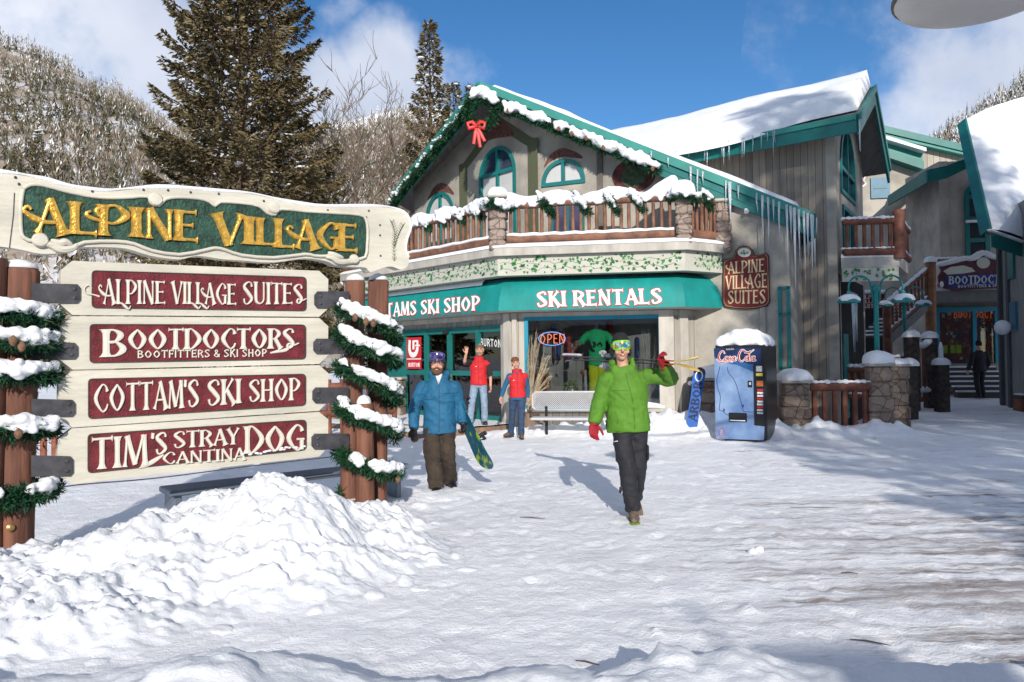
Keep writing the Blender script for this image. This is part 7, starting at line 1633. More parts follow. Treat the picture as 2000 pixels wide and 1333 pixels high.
# ---------------- woman in the red vest
def woman_red():
    org = gp(1013, 858); J = dict(head=(-.045, -.02, 1.515), neck=(-.02, .0, 1.36), shr=(-.165, .0, 1.275), shl=(.145, .0, 1.275), elr=(-.275, .02, 1.03), wrr=(-.345, -.06, .83), ell=(.195, .04, 1.02), wrl=(.19, -.04, .80),
             hipr=(-.09, .0, .83), hipl=(.07, .0, .83), knr=(-.12, .10, .46), anr=(-.16, .22, .09), knl=(.06, -.07, .45), anl=(.055, -.02, .085), look=(.08, -1, -.05), hup=(-.14, 0, 1))
    P = Person('young woman with brown tied-back hair in a red vest, blue sleeves and dark jeans', tuple(V3(org.x, org.y, .03)), J, 1.64)
    P.body(hands=('l', 'r'), hand_cfg={'r': ((-.15, -.2, -1), (.6, -.5, 0), 1, .3), 'l': ((.0, -.15, -1), (-.6, -.4, 0), -1, .35)}); hair = M('auburn_hair', (.14, .055, .03), rough=.8, scale=50, var=.35)
    P.face(brow=(.14, .06, .03)); P.cap(hair, 'hair', -.012, (.083, .1035, .094), .016); m = MB(); P.ell(m, (0, .075, -.02), (.060, .045, .075)); P.ell(m, (-.066, .035, -.01), (.02, .045, .06)); P.ell(m, (.066, .035, -.01), (.02, .045, .06)); P.emit('hair_back', evalmesh(m, .007, 2), hair)
    P.garment('jersey', M('blue_jersey', (.015, .085, .17), rough=.85, bump=.75, bscale=11, var=.2), lambda m: (P.torso(m, .77, .160, .110, wk=.92), P.sleeves(m, .060, .052, .040)), .010, .007, 51)
    def pc(m):
        P.torso(m, .815, .172, .125, wk=.93); c = P.J['neck']
        for a in range(13): t = a / 12 * 2 * math.pi; m.ball(c + V3(.075 * math.sin(t), .01 + .065 * math.cos(t), .0), (.035, .035, .042), 8, 6)
    o, bv = P.garment('vest', MATS['red_vest'], pc, .011, .008, 52); P.line(bv, [(-.01, 1.33), (-.005, 1.1), (-.005, .85)], .0045, 'zip', MATS['red_seam']); P.line(bv, [(-.10, 1.17), (-.07, 1.17)], .006, 'badge', WHT)
    m = MB(); c = P.J['neck'] + V3(.0, -.07, -.02); m.prism([c + V3(-.04, 0, .05), c + V3(.04, 0, .05), c + V3(.0, -.03, -.06)], (0, .03, 0)); P.emit('collar', m, MATS['blue_jersey'])
    P.garment('jeans', M('dark_denim', (.025, .050, .105), rough=.85, bump=.75, bscale=11, scale=10, var=.25), lambda m: P.legs(m, .085, .068, .070, .03), .011, .009, 53); P.boots(M('tan_boot', (.10, .06, .035), rough=.75), .25, {'r': (-.9, -.5, 0), 'l': (.1, -1, 0)})
woman_red()
# ---------------- dark figure walking away up the lane
def walker():
    b = pt(1914, 765, 24.0); org = V3(b.x, b.y, .22); J = dict(head=(0, -.03, 1.64), neck=(0, .0, 1.47), shr=(-.20, .0, 1.39), shl=(.20, .0, 1.39), elr=(-.27, .04, 1.10), wrr=(-.25, -.10, .88), ell=(.30, .06, 1.10), wrl=(.36, .0, .86), hipr=(-.09, 0, .89), hipl=(.09, 0, .89), knr=(-.10, -.08, .48), anr=(-.10, .0, .09), knl=(.10, .0, .48), anl=(.10, .12, .10))
    P = Person('person in dark clothes seen from behind, walking up the lane to the shop steps', tuple(org), J, 1.76, rz=math.pi); P.body(hands=('l', 'r'), hand_cfg={'r': ((0, -.15, -1), (.6, -.4, 0), 1, .4), 'l': ((.1, -.1, -1), (-.6, -.4, 0), -1, .4)}, vox=.008); P.face(); P.cap(M('dark_hair', (.02, .015, .012), rough=.9), 'hair', .05)
    dk_ = M('dark_coat', (.016, .017, .022), rough=.8); P.garment('coat', dk_, lambda m: (P.torso(m, .80, .21, .14), P.sleeves(m, .085, .075, .055)), .014, .009, 61); P.garment('trousers', M('dark_trousers', (.012, .012, .015), rough=.8), lambda m: P.legs(m, .092, .08, .075), .014, .008, 62); P.boots(M('black_boot', (.012, .012, .014)))
walker()
# ================================================================== garlands on the building
nR = nAT; dTL = TL - AP; nL = Vector((dTL.y, -dTL.x, 0)).normalized(); nL = nL if nL.y < 0 else -nL
t = thing('roof_garland', 'snowy fir garland draped along both gable edges of the ski shop roof', 'garland', up(AP, AP.z - .3))
P = [AP + dAT * (.005 + .565 * i / 110) + nR * .16 + V3(0, 0, -.335 - .035 * math.sin(i * .42)) for i in range(111)]
needles('fir_needles', P, .118, 1900, .12, 101, t, .013); snow_rope('snow', [p + nR * .02 for p in P], .10, .10, 7, t, None, .03, nR)
P2 = [AP + dTL * (.02 + .95 * i / 90) + nL * .15 + V3(0, 0, -.36 - .04 * math.sin(i * .5)) for i in range(91)]
needles('fir_needles', P2, .12, 1500, .11, 102, t, .013); snow_rope('snow', [p + nL * .02 for p in P2], .065, .11, 15, t, lambda i, p: (i * 7 % 13) < 8, .026, nL)
cones(P, 6, 5, t, .06, nR * .12)
wr_ = thing('fir_wreath', 'fir loop with a red bow hanging under the roof peak', 'wreath', AP + V3(0, -.3, -.9)); c = AP + V3(.02, -.30, -.72)
ring = [c + V3(.33 * math.cos(a), .05 * math.sin(a), .40 * math.sin(a)) for a in [2 * math.pi * i / 40 for i in range(41)]]
needles('fir_needles', ring, .12, 2400, .11, 103, wr_, .012); snow_rope('snow', ring[2:19], .11, .10, 9, wr_, None, .028, V3(0, -1, 0))
RIB = M('red_ribbon', (.50, .015, .015), rough=.45, var=.2); m = MB(); b = c + V3(-.12, -.14, -.42)
for sx in (-1, 1): m.tube([b, b + V3(sx * .10, -.03, .10), b + V3(sx * .20, -.04, .07), b + V3(sx * .18, -.02, -.05), b], [(.02, .05)] * 5, 8, side=(0, 1, 0))
m.ball(b, (.05, .05, .05))
for dx, L in ((-.06, .42), (.07, .50), (.16, .36)): m.tube([b, b + V3(dx * .5, -.03, -L * .4), b + V3(dx * 1.2, -.01, -L)], [(.028, .006), (.04, .006), (.035, .006)], 6, side=(1, 0, 0))
part('bow', m, RIB, wr_, smooth=40)
t = thing('balcony_garland', 'snowy fir garland looped over the log rail and pillars of the balcony', 'garland', up(RP[1], 5.0))
def wrap(p, d, n, L=.36, seed=1):
    P = [p + d * (-.16 + .30 * f) + n * (.11 * math.sin(math.pi * min(1, f * 1.2 + .1))) + V3(0, 0, .12 - L * f) for f in [i / 10 for i in range(11)]]
    needles('fir_needles', P, .085, 3000, .085, seed, t, .011); snow_rope('snow', P[:8], .075, .055, seed, t, None, .024, n)
for k, (x, run) in enumerate(((835, 0), (868, 0), (902, 0), (935, 0), (1068, 1), (1138, 1), (1196, 1), (1246, 1), (1378, 2))):
    a_, b_ = (RP[0], RP[1]) if run == 0 else ((RP[1], RP[2]) if run == 1 else (RP[2], RP[3])); pl = Plane((a_.x, a_.y), (b_.x, b_.y)); u = pl.uv(x, 390)[0]; q = pl.P(u, 5.04); dd_ = (b_ - a_).normalized(); wrap(q, dd_, pl.n, .42 if run == 1 else .34, 120 + k)
for k, (p, s_, z) in enumerate(((RP[1], .30, 5.0), (RP[2], .29, 5.0))):
    ring = [up(p, z) + V3(s_ * math.cos(a), s_ * math.sin(a), .05 * math.sin(2 * a)) for a in [math.pi * (.95 + 1.25 * i / 30) for i in range(31)]]
    needles('fir_needles', ring, .09, 2600, .09, 140 + k, t, .011); snow_rope('snow', ring, .085, .07, 60 + k, t, None, .024, V3(0, -1, 0))

# ================================================================== shop steps, bench, displays
ST = M('flagstone', (.21, .13, .085), rough=.9, scale=6, var=.4)
t = thing('entry_steps', 'low brown flagstone steps under trodden snow before the shop doors', 'steps', up(Ac + eD * 2, 0))
def slab(o0, o1, z, a, b, name, k):
    q = [Ac + eD * a + PL.n * o0, Ac + eD * b + PL.n * o0, Ac + eD * b + PL.n * o1, Ac + eD * a + PL.n * o1]; m = MB(); m.prism([up(p, -.12) for p in q], (0, 0, z + .12)); s_ = part(name, m, ST, t)
    g = []; rg = random.Random(k)
    for i in range(41):
        f = i / 40; p = q[0].lerp(q[1], f); w = o1 - o0 - (.03 + .14 * float(fbm(np.array(f * 9), np.array(k * 3.1), 6, 3))); g.append([up(p + PL.n * (w * j / 6), z + .01 + (.045 * float(fbm(np.array(f * 14), np.array(j * .8 + k), 8, 3)) if j < 6 else -.006)) for j in range(7)])
    m = MB(); m.grid(g); part('snow', m, SNOW, s_, smooth=True)
slab(-.12, 1.75, STEP_Z - .02, -.1, 5.6, 'tread', 1); slab(1.751, 2.45, .085, .2, 5.2, 'tread', 2)
PB = Plane(Ac + V3(0, -1.15, 0), d=fB * -1)
bn = thing('mesh_bench', 'pale perforated metal bench with one black post under the shop window', 'bench', PB.P(.9, 0)); PALE = M('pale_metal', (.50, .50, .52), rough=.45, var=.06)
u0 = PB.uv(1040, 785)[0]; u1 = u0 + 1.85; zb0, zb1 = PB.uv(1100, 801)[1], PB.uv(1100, 766)[1]
def lattice(m, pl, u0, u1, z0, z1, w, step, r):
    h = z1 - z0; n = int((u1 - u0) / step)
    for k in range(-int(h / step) - 1, n + 1):
        for sg in (1, -1):
            a = u0 + k * step if sg == 1 else u1 - k * step; b = a + sg * h; za, zb = z0, z1
            lo, hi = u0, u1
            if sg == 1:
                if a < lo: za += lo - a; a = lo
                if b > hi: zb -= b - hi; b = hi
                if a >= b: continue
            else:
                if a > hi: za += a - hi; a = hi
                if b < lo: zb -= lo - b; b = lo
                if a <= b: continue
            m.tube([pl.P(a, za, w + sg * .001), pl.P(b, zb, w + sg * .001)], r, 4, caps=False)
m = MB(); lattice(m, PB, u0 + .02, u1 - .02, zb0 + .02, zb1 - .02, 0, .044, .0065); part('back_mesh', m, PALE, bn)
m = MB(); c_ = .06; fr = [(u0 + c_, zb0), (u1 - c_, zb0), (u1, zb0 + c_), (u1, zb1 - c_), (u1 - c_, zb1), (u0 + c_, zb1), (u0, zb1 - c_), (u0, zb0 + c_), (u0 + c_, zb0)]; m.tube([PB.P(a, b, 0) for a, b in fr], .020, 8); part('back_frame', m, PALE, bn, smooth=True)
zs = PB.uv(1100, 816)[1]; m = MB(); m.bbox(PB.P((u0 + u1) / 2, zs, .22), (u1 - u0, .42, .05), PB.ax(), r=.02); part('seat', m, PALE, bn)
for x in (1067,): ul = PB.uv(x, 800)[0]
for uu in (ul, u1 - (ul - u0)):
    m = MB(); m.tube([PB.P(uu, -.05, -.0), PB.P(uu, zb0 + .08, -.0)], .032, 8); m.bbox(PB.P(uu, zs - .05, .15), (.05, .36, .05), PB.ax(), r=.01); part('leg', m, M('black_steel', (.015, .015, .017), rough=.5), bn)
# burton poster in the sidelight
ps_ = PL.off(-.085); t = thing('red_poster', 'tall red poster with a white arrow emblem in the sidelight of the doors', 'poster', ps_.px(809, 720)); c4 = [(793, 660), (823, 659), (823, 721), (793, 721)]
m = MB(); m.prism(outline(ps_, c4, .001), ps_.n * .006); part('sheet', m, M('poster_red', (.50, .02, .03), rough=.5, var=.05), t)
W2 = M('white_print', (.75, .75, .75), var=.03); m = MB(); f = quad_map(ps_, c4, .0075, 1.0)
put_strokes(m, [cat_rom([(.26, .92, .15), (.24, .62, .16), (.36, .46, .16), (.60, .46, .16), (.74, .60, .16), (.74, .70, .15)], 5), [(.50, .90, .13), (.50, .62, .13)], [(.50, .88, .06), (.78, .88, .06)], [(.62, .74, .05), (.92, .74, .05)], [(.76, .90, .12), (.76, .72, .12)]], lambda x, y: f(x, y), ps_.n, 0, .004)
put_strokes(m, [[(0, .315, .03), (1, .315, .03)]], f, ps_.n, 0, .003); st, wid = layout('BURTON', 'sans', t=.2, sp=.1); put_strokes(m, st, quad_map(ps_, [(798, 709), (820, 709), (820, 717), (798, 717)], .0075, wid), ps_.n, 0, .003); part('emblem', m, W2, t)
# neon open sign
pn = PF.off(-.14); t = thing('neon_sign', 'blue oval neon sign with orange OPEN letters in the shop window', 'neon sign', pn.px(1078, 675))
m = MB(); m.tube([pn.px(1078 + 26 * math.cos(a), 662 - 13 * math.sin(a)) for a in [2 * math.pi * i / 40 for i in range(41)]], .010, 6, caps=False); part('tube_ring', m, M('neon_blue', (.2, .35, .9), emit=(.25, .45, 1), estr=1.3), t)
m = MB(); st, wid = layout('OPEN', 'sans', t=.09, sp=.06); fo = quad_map(pn, [(1053, 653), (1104, 652), (1104, 671), (1053, 672)], .02, wid)
for s_ in st: m.tube([fo(x, y) for x, y, w in s_], .009, 5)
part('letters', m, M('neon_orange_bright', (.9, .25, .1), emit=(1, .22, .08), estr=1.6), t)
# dressed mannequin
pm = PF.off(-.50); c = pm.px(1166, 700); t = thing('mannequin', 'headless window mannequin in a green tee shirt and lime trousers', 'mannequin', up(c, .5)); zT, zH, zB = pm.uv(1166, 643)[1], pm.uv(1166, 713)[1], pm.uv(1166, 790)[1]
m = MB(); sx_ = (fB * -1); m.tube([up(c, zH - .02), up(c, zH + .25), up(c, zT - .18), up(c, zT - .05), up(c, zT)], [(.20, .13), (.19, .12), (.22, .13), (.20, .10), (.07, .07)], 16, side=sx_)
for s_ in (-1, 1): q = up(c, zT - .10) + sx_ * (.17 * s_); m.tube([q, q + sx_ * (.13 * s_) - V3(0, 0, .12), q + sx_ * (.19 * s_) - V3(0, 0, .22)], [.085, .085, .09], 10)
part('tee_shirt', evalmesh(m, .014, 2, wrinkles(.008, 3)), M('tee_green', (.01, .38, .13), rough=.8), t, smooth=True)
m = MB()
for s_ in (-1, 1): q = up(c, zH) + sx_ * (.09 * s_); m.tube([q, q - V3(0, 0, .4), q - V3(0, 0, zH - zB)], [.115, .10, .11], 12)
part('trousers', evalmesh(m, .014, 2, wrinkles(.010, 4)), M('lime_trousers', (.45, .52, .01), rough=.8), t, smooth=True)
m = MB(); m.tube([up(c, zT - .02), up(c, zT + .12)], .05, 10, ends=.6); part('neck', m, M('mannequin_pale', (.4, .38, .35)), t, smooth=True)
pb_ = pm.off(.145); m = MB(); put_strokes(m, [[(x, -y, w) for x, y, w in cat_rom(s_, 4)] for s_ in ([(1150, 664, 3), (1152, 674, 6), (1156, 683, 5), (1162, 686, 3)], [(1158, 668, 3), (1162, 672, 5), (1159, 679, 4)], [(1166, 676, 3), (1172, 670, 4), (1176, 676, 3)])], lambda x, y: pb_.px(x, -y), pm.n, 0, .006); part('print', m, DARK, t)
# ornaments and dry grasses
rg = random.Random(9); po = PF.off(-.22)
for k, (x, y, r, lab, col) in enumerate(((1120, 681, .075, 'glittering pink-red star ornament hanging in the shop window', (.45, .12, .12)), (1098, 697, .06, 'small gold ornament hanging below the neon sign', (.40, .28, .12)), (1137, 728, .09, 'red and white holiday basket decoration near the mannequin', (.35, .08, .06)))):
    t = thing('window_ornament', lab, 'ornament', po.px(x, y)); m = MB(); c = po.px(x, y)
    for j in range(14):
        d = V3(rg.uniform(-1, 1), rg.uniform(-1, 1), rg.uniform(-1, 1)).normalized(); m.tube([c, c + d * r * rg.uniform(.6, 1.15)], [r * .35, .003], 5)
    part('star', m, M('ornament_%d' % k, col, rough=.35, scale=30, var=.5), t); m = MB(); m.tube([c, po.px(x, 640)], .003, 4); part('cord', m, STEEL, t)
def grasses(name, label, pl, px0, py0, fan, n, col, seed, cat='grass', plume=True, w=.15):
    rg = random.Random(seed); b = pl.px(px0, py0); t = thing(name, label, cat, b); m = MB(); pm_ = MB()
    for k in range(n):
        x, y = rg.choice(fan); e = pl.px(x + rg.uniform(-9, 9), y + rg.uniform(-14, 14), rg.uniform(-w, w)); s_ = b + V3(rg.uniform(-.05, .05), rg.uniform(-.04, .04), 0); mid = s_.lerp(e, .55) + V3(rg.uniform(-.03, .03), 0, .10); P = [Vector(p) for p in cat_rom([tuple(s_), tuple(mid), tuple(e)], 5)]
        m.tube(P, [.005 * (1 - .6 * i / (len(P) - 1)) for i in range(len(P))], 4, caps=False)
        if plume:
            for i in range(-4, 0): pm_.tube([P[i], P[i] + (P[-1] - P[-3]) * .5 + V3(rg.uniform(-.03, .03), rg.uniform(-.03, .03), rg.uniform(-.02, .05))], [.006, .001], 3, caps=False)
    part('stalks', m, col, t)
    if plume: part('plumes', pm_, col, t)
    return t
STRAW = M('straw', (.42, .34, .23), rough=.9, var=.3, scale=9); PW = Plane(PF.o + PF.n * .3, d=PF.d)
gt = grasses('ornamental_grass', 'tall straw-coloured ornamental grass standing left of the window bench', PW, 1035, 800, [(1050, 660), (1058, 695), (1066, 722), (1068, 745), (1044, 675), (1064, 708), (1038, 690), (1062, 760), (1036, 720)], 60, STRAW, 4)
m = MB(); m.lathe(up(PW.px(1035, 800), 0), [(.16, 0), (.2, .3), (.22, .42), (.18, .43)], 14); part('pot', m, M('pot_clay', (.2, .14, .1)), gt)
grasses('twig_spray', 'bare pale twig spray behind the right edge of the shop window', PF.off(-.25), 1262, 790, [(1285, 665), (1275, 640), (1290, 690), (1262, 650), (1250, 690), (1292, 740)], 26, M('pale_twig', (.55, .52, .47), rough=.8), 5, 'twigs', False)
wp = thing('window_plant', 'small pale green leafy plant on the window ledge above the bench', 'plant', PF.off(-.2).px(1115, 765)); m = MB(); c = PF.off(-.2).px(1115, 757)
for k in range(70): d = V3(rg.uniform(-1, 1), rg.uniform(-.6, .6), rg.uniform(-.2, 1)).normalized(); p = c + d * rg.uniform(.06, .19); m.ball(p, (.025, .02, .03), 5, 4)
part('leaves', m, M('sage_leaf', (.16, .20, .08), var=.4, scale=20), wp)
# board leaning by the corner
A = gp(1352, 826, .30); B = pt(1368, 716, A.y + .40); d = (B - A).normalized(); fn = V3(-.25, -1, .35); fn = (fn - d * fn.dot(d)).normalized(); sd = d.cross(fn); sd = sd if sd.x > 0 else -sd; L = (B - A).length
t = thing('leaning_snowboard', 'blue snowboard with dark lettering leaning by the shop corner in the snow', 'snowboard', up(A, .1)); g = []
for f, w in cat_rom([(-.12, .10), (0, .115), (.2, .110), (.5, .108), (.8, .122), (.9, .12), (.96, .09), (1, .02)], 4): c = A + d * (L * f); c = c - fn * .06 * max(0, (f - .85) / .15) ** 2; g.append([c - sd * w + fn * .006, c + sd * w + fn * .006, c + sd * w - fn * .006, c - sd * w - fn * .006, c - sd * w + fn * .006])
m = MB(); m.grid(g); m.mi = [0 if (i // 4) < 18 else 1 for i in range(len(m.f))]; part('deck', m, [M('board_blue', (.01, .09, .36), rough=.35, var=.2), M('board_black', (.02, .02, .025), rough=.35)], t)
m = MB(); st, wid = layout('ARBOR', 'serif', T=.24, t=.13, fl=1.6); put_strokes(m, st, lambda x, y: A + d * (L * (.02 + .70 * x / wid)) - sd * (.085 * (2 * y - 1)) + fn * .008, fn, 0, .004); part('lettering', m, M('board_ink', (.01, .015, .05)), t)
m = MB(); c = A + d * (L * .82) + fn * .010; m.tube([c + sd * (.07 * math.cos(a)) + d * (.11 * math.sin(a)) for a in [i * .35 for i in range(19)]], .012, 6); part('emblem', m, W2, t)

# ================================================================== vending machine
PV = Plane((3.92, 14.82), d=(.842, -.54)); WV = .95; HV = 1.83; PVd = Vector((.54, .842, 0)); vm = thing('vending_machine', 'blue-fronted cola vending machine with a tall cap of snow beside the shop', 'vending machine', PV.P(WV / 2, 0, -.4))
BLK = M('machine_black', (.012, .012, .016), rough=.3); m = MB(); m.bbox(PV.P(WV / 2, HV / 2 + .04, -.42), (WV, .80, HV - .06), PV.ax(), r=.02); part('cabinet', m, BLK, vm)
m = MB(); m.bbox(PV.P(WV / 2, HV / 2 + .05, -.0), (WV, .05, HV - .06), PV.ax(), r=.018); dr_ = part('door', m, BLK, vm)
w0 = .026; face = [PV.px(1396, 699, w0), PV.px(1473, 713, w0), PV.px(1474, 831, w0), PV.px(1494, 833, w0), PV.px(1493, 860, w0), PV.px(1399, 857, w0)]
m = MB(); m.prism(face, PV.n * .004); part('front_panel', m, M('panel_sky_blue', (.085, .16, .33), rough=.35, scale=1.8, col2=(.22, .32, .50), spec=.5), dr_)
m = MB(); m.prism([PV.px(x, y, w0) for x, y in ((1395, 681), (1487, 680), (1487, 712), (1473, 712), (1396, 698))], PV.n * .004); part('header_panel', m, M('panel_navy', (.012, .025, .085), rough=.3, scale=6, var=.4), dr_)
m = MB(); m.prism([PV.px(x, y, w0 + .0042) for x, y in ((1396, 699), (1412, 702), (1440, 704), (1473, 714), (1473, 727), (1440, 713), (1412, 708), (1396, 700))], PV.n * .002); part('bottle_edge', m, M('panel_mid_blue', (.02, .09, .24), rough=.35), dr_)
m = MB(); m.bbox((PV.px(1472, 713, .035) + PV.px(1496, 832, .035)) / 2, (.20, .03, 1.12), PV.ax(), r=.01); bp_ = part('button_panel', m, BLK, dr_)
LB = [M('label_%s' % n, c, rough=.4, scale=60, var=.5) for n, c in (('red', (.4, .02, .02)), ('white', (.5, .5, .52)), ('yellow', (.45, .40, .05)), ('orange', (.42, .12, .03)))]
def plate(x0, y0, x1, y1, mat, w=.052, name='button', par=bp_):
    a, b = PV.px(x0, y0, w), PV.px(x1, y1, w); m = MB(); m.bbox((a + b) / 2, (abs((b - a).dot(PV.d)), .012, abs(b.z - a.z)), PV.ax(), r=.004); return part(name, m, mat, par)
plate(1478, 715, 1490, 726, LB[1], name='coin_panel'); plate(1478, 729, 1491, 735, LB[2], name='coin_panel'); plate(1480, 737, 1491, 741, DARK, name='coin_panel'); plate(1479, 744, 1492, 755, LB[3], name='coin_panel')
for k in range(9): plate(1480, 760 + 5.6 * k, 1492, 764.2 + 5.6 * k, LB[1] if k % 3 else LB[0])
plate(1461, 744, 1470, 757, DARK, .032, 'coin_slot', dr_); plate(1464, 747, 1468, 752, LB[1], .040, 'coin_slot', dr_)
m = MB(); a, b = PV.px(1424, 806, .03), PV.px(1460, 825, .03); m.bbox((a + b) / 2, ((b - a).dot(PV.d), .03, abs(b.z - a.z)), PV.ax(), r=.012); sl_ = part('dispenser_slot', m, BLK, dr_); m = MB(); a, b = PV.px(1427, 820, .046), PV.px(1457, 823, .046); m.bbox((a + b) / 2, ((b - a).dot(PV.d), .012, abs(b.z - a.z)), PV.ax(), r=.004); part('snow', m, SNOW, sl_)
m = MB()
for P in ([(1407, 716), (1404, 730), (1401, 742), (1403, 758), (1408, 775), (1406, 800), (1412, 803), (1419, 809), (1424, 811)], [(1422, 717), (1424, 728), (1434, 741), (1441, 758), (1448, 785), (1452, 800), (1454, 804), (1473, 805)]): m.tube([PV.px(x, y, .031) for x, y in cat_rom(P, 5)], .006, 5)
for x, y in ((1415, 801), (1452, 793)): m.bbox(PV.px(x, y, .032), (.03, .008, .05), PV.ax(), r=.004)
part('bottle_outline', m, M('print_dark_blue', (.01, .03, .13)), dr_)
m = MB()
for r in (13, 9.5): m.tube([PV.px(1411 + r * math.cos(a), 846 + r * math.sin(a), .031) for a in [2 * math.pi * i / 26 for i in range(27)]], .005, 5, caps=False)
m.ball(PV.px(1411, 845, .03), (.05, .01, .06), 9, 6); part('round_emblem', m, M('emblem_mauve', (.28, .17, .24), scale=40, var=.6), dr_)
def ell_s(cx, cy, rx, ry, w): return [(cx + rx * math.cos(a) + .12 * math.sin(a) * ry, cy + ry * math.sin(a), w * (.75 + .45 * abs(math.cos(a)))) for a in [2 * math.pi * i / 16 for i in range(17)]]
S_ = [cat_rom(s, 5) for s in ([(1.30, 1.45, .14), (1.05, 1.85, .14), (.55, 1.75, .2), (.14, 1.0, .27), (.25, .2, .22), (.75, .0, .14), (1.25, .4, .1)], [(-.35, .3, .08), (.0, -.15, .14), (.9, -.30, .18), (2.2, -.12, .1), (2.9, -.2, .06)],
      [(2.62, .62, .13), (2.4, .84, .12), (2.08, .42, .22), (2.35, .02, .12), (2.70, .22, .08)], [(3.50, .85, .18), (3.40, .12, .18), (3.70, .14, .08)], [(3.62, .48, .12), (4.0, .52, .12)],
      [(5.55, 1.50, .14), (5.30, 1.98, .14), (4.70, 1.9, .2), (4.22, 1.0, .29), (4.35, .15, .22), (4.9, -.05, .14), (5.45, .4, .1)], [(5.30, 1.98, .1), (5.9, 1.55, .2), (6.6, 1.62, .16), (7.3, 2.0, .07)], [(6.62, 1.5, .1), (6.45, 1.75, .1), (6.32, 1.0, .19), (6.28, .12, .18), (6.6, .14, .08)], [(7.42, .85, .18), (7.30, .12, .18), (7.65, .16, .08)])] + [ell_s(1.68, .42, .30, .38, .17), ell_s(3.12, .42, .28, .38, .17), ell_s(5.85, .42, .30, .38, .17), ell_s(7.02, .42, .28, .38, .17)]
fc = quad_map(PV, [(1404, 685), (1477, 683), (1478, 709), (1404, 708)], 0, 7.7); fq = lambda x, y: fc(x, (y + .3) / 2.35)
m = MB(); put_strokes(m, S_, fq, PV.n, .033, .035, grow=.09, step=.0003); part('script_outline', m, W2, dr_); m = MB(); put_strokes(m, S_, fq, PV.n, .039, .042, step=.0003); part('script_lettering', m, M('cola_red', (.42, .01, .02), rough=.4), dr_)
m = MB()
for k in range(5): s_ = cat_rom([(k * .8, .4, .1), (k * .8 + .3, .9, .1), (k * .8 + .55, .3, .1), (k * .8 + .8, .4, .1)], 4); put_strokes(m, [s_], lambda x, y: quad_map(PV, [(1419, 681), (1435, 680), (1435, 685), (1419, 686)], 0, 4)(x, y), PV.n, .032, .035)
part('small_script', m, W2, dr_)
lum = []; rg = random.Random(2)
for i in range(300):
    u = rg.uniform(.05, WV - .05); w = -rg.uniform(.04, .74); e = min(1, 2.6 * min(u, WV - u) / WV * 1.15) ** .75; hh = .25 * e * (1 - .25 * abs(w + .4)); lum.append((PV.P(u, HV + .02 + hh * rg.random(), w), rg.uniform(.08, .115)))
snow_mantle('snow_cap', lum, .03, vm, 25)

# ================================================================== stone pillars, log fences
def stone_pillar(name, label, c, h, s, dome, group=None, mat=STONED, seed=1):
    t = thing(name, label, 'pillar', up(c, 0), group); pillar(c, -.12, h, s, 1.12, 'stone_shaft', t, mat); snow_dome(c, h + .07, s * .62, s * .62, dome, seed, 'snow_cap', t); return t
c1, c2 = pt(1552, 800, 15.6), pt(1717, 800, 15.5); grp = 'stone pillars of the fence'
stone_pillar('stone_pillar', 'stone pillar just right of the vending machine with a pointed cap of snow', c1, 1.08, .52, .24, grp, seed=1)
stone_pillar('stone_pillar', 'stone pillar at the lane corner, right end of the log fence', c2, 1.40, .45, .26, grp, seed=2)
stone_pillar('stone_pillar', 'stone pillar behind the leaning blue snowboard', pt(1388, 800, 16.6), 1.12, .5, .26, grp, seed=3)
stone_pillar('stone_pillar', 'narrow stone pillar behind the lamp corner pillar, along the lane', pt(1752, 800, 17.4), 1.35, .42, .14, grp, seed=4)
t = thing('lane_fence', 'brown log fence with snowy rails between the two front stone pillars', 'fence', up((c1 + c2) / 2, 0)); d = (c2 - c1).normalized(); rail_seg(at_z(c1 + d * .26 + V3(0, -.1, 0), 0), at_z(c2 - d * .22 + V3(0, -.1, 0), 0), .10, 1.0, 6, t, LOGD, .10, .095, .055, True, 9)
t = thing('corner_fence', 'short dark log rail between the shop corner and the vending machine', 'fence', up(pt(1372, 800, 16.6), 0)); rail_seg(at_z(pt(1350, 800, 16.5), 0), at_z(pt(1400, 800, 16.4), 0), .35, .98, 3, t, LOGD, .08, .09, .05, True, 10)
t = thing('inner_fence', 'dark log rail with a line of snow behind the lamp, along the wing', 'fence', up(pt(1690, 700, 20.5), 0)); rail_seg(at_z(pt(1648, 700, 20.3), .4), at_z(pt(1775, 700, 21.5), .4), .1, 1.5 - .4, 12, t, LOGD, .06, .06, .04, True, 12)
t = thing('low_fence', 'low dark rail behind the corner pillar below the wing balcony', 'fence', up(pt(1680, 700, 17.6), 0)); rail_seg(at_z(pt(1650, 700, 17.4), 0), at_z(pt(1716, 700, 17.0), 0), .7, 1.30, 5, t, LOGD, .07, .08, .05, True, 13)
DW = M('dark_post_stone', (.05, .04, .035), rough=.85, scale=8, var=.5); lanep = [(1782, 644, 752, 21.0, 'nearer tall dark post with a round snow cap in the lane railing'), (1818, 646, 752, 21.6, 'second tall dark post of the lane railing, beside the log deck post'), (1776, 700, 756, 19.0, 'short dark post with snow cap at the near end of the lane railing'), (1839, 698, 752, 20.6, 'short dark post topped by a tall snow spike near the shop steps')]
pp = []
for k, (x, yt, yb, d_, lab) in enumerate(lanep):
    b = pt(x, yb, d_); top_ = pt(x, yt + 14, d_); h = top_.z; t = thing('lane_post', lab, 'post', at_z(b, 0), 'dark posts of the lane railing'); m = MB(); m.bbox((b.x, b.y, h / 2), (.31, .30, h), r=.03); part('shaft', m, DW, t); snow_dome(b, h, .21, .20, .20, 20 + k, 'snow_cap', t)
    if k == 3: m = MB(); m.tube([at_z(b, h + .1), at_z(b, h + .45), at_z(b, h + .6)], [.07, .06, .02], 8); part('snow_spike', m, SNOW, t, smooth=True)
    pp.append((b, h))
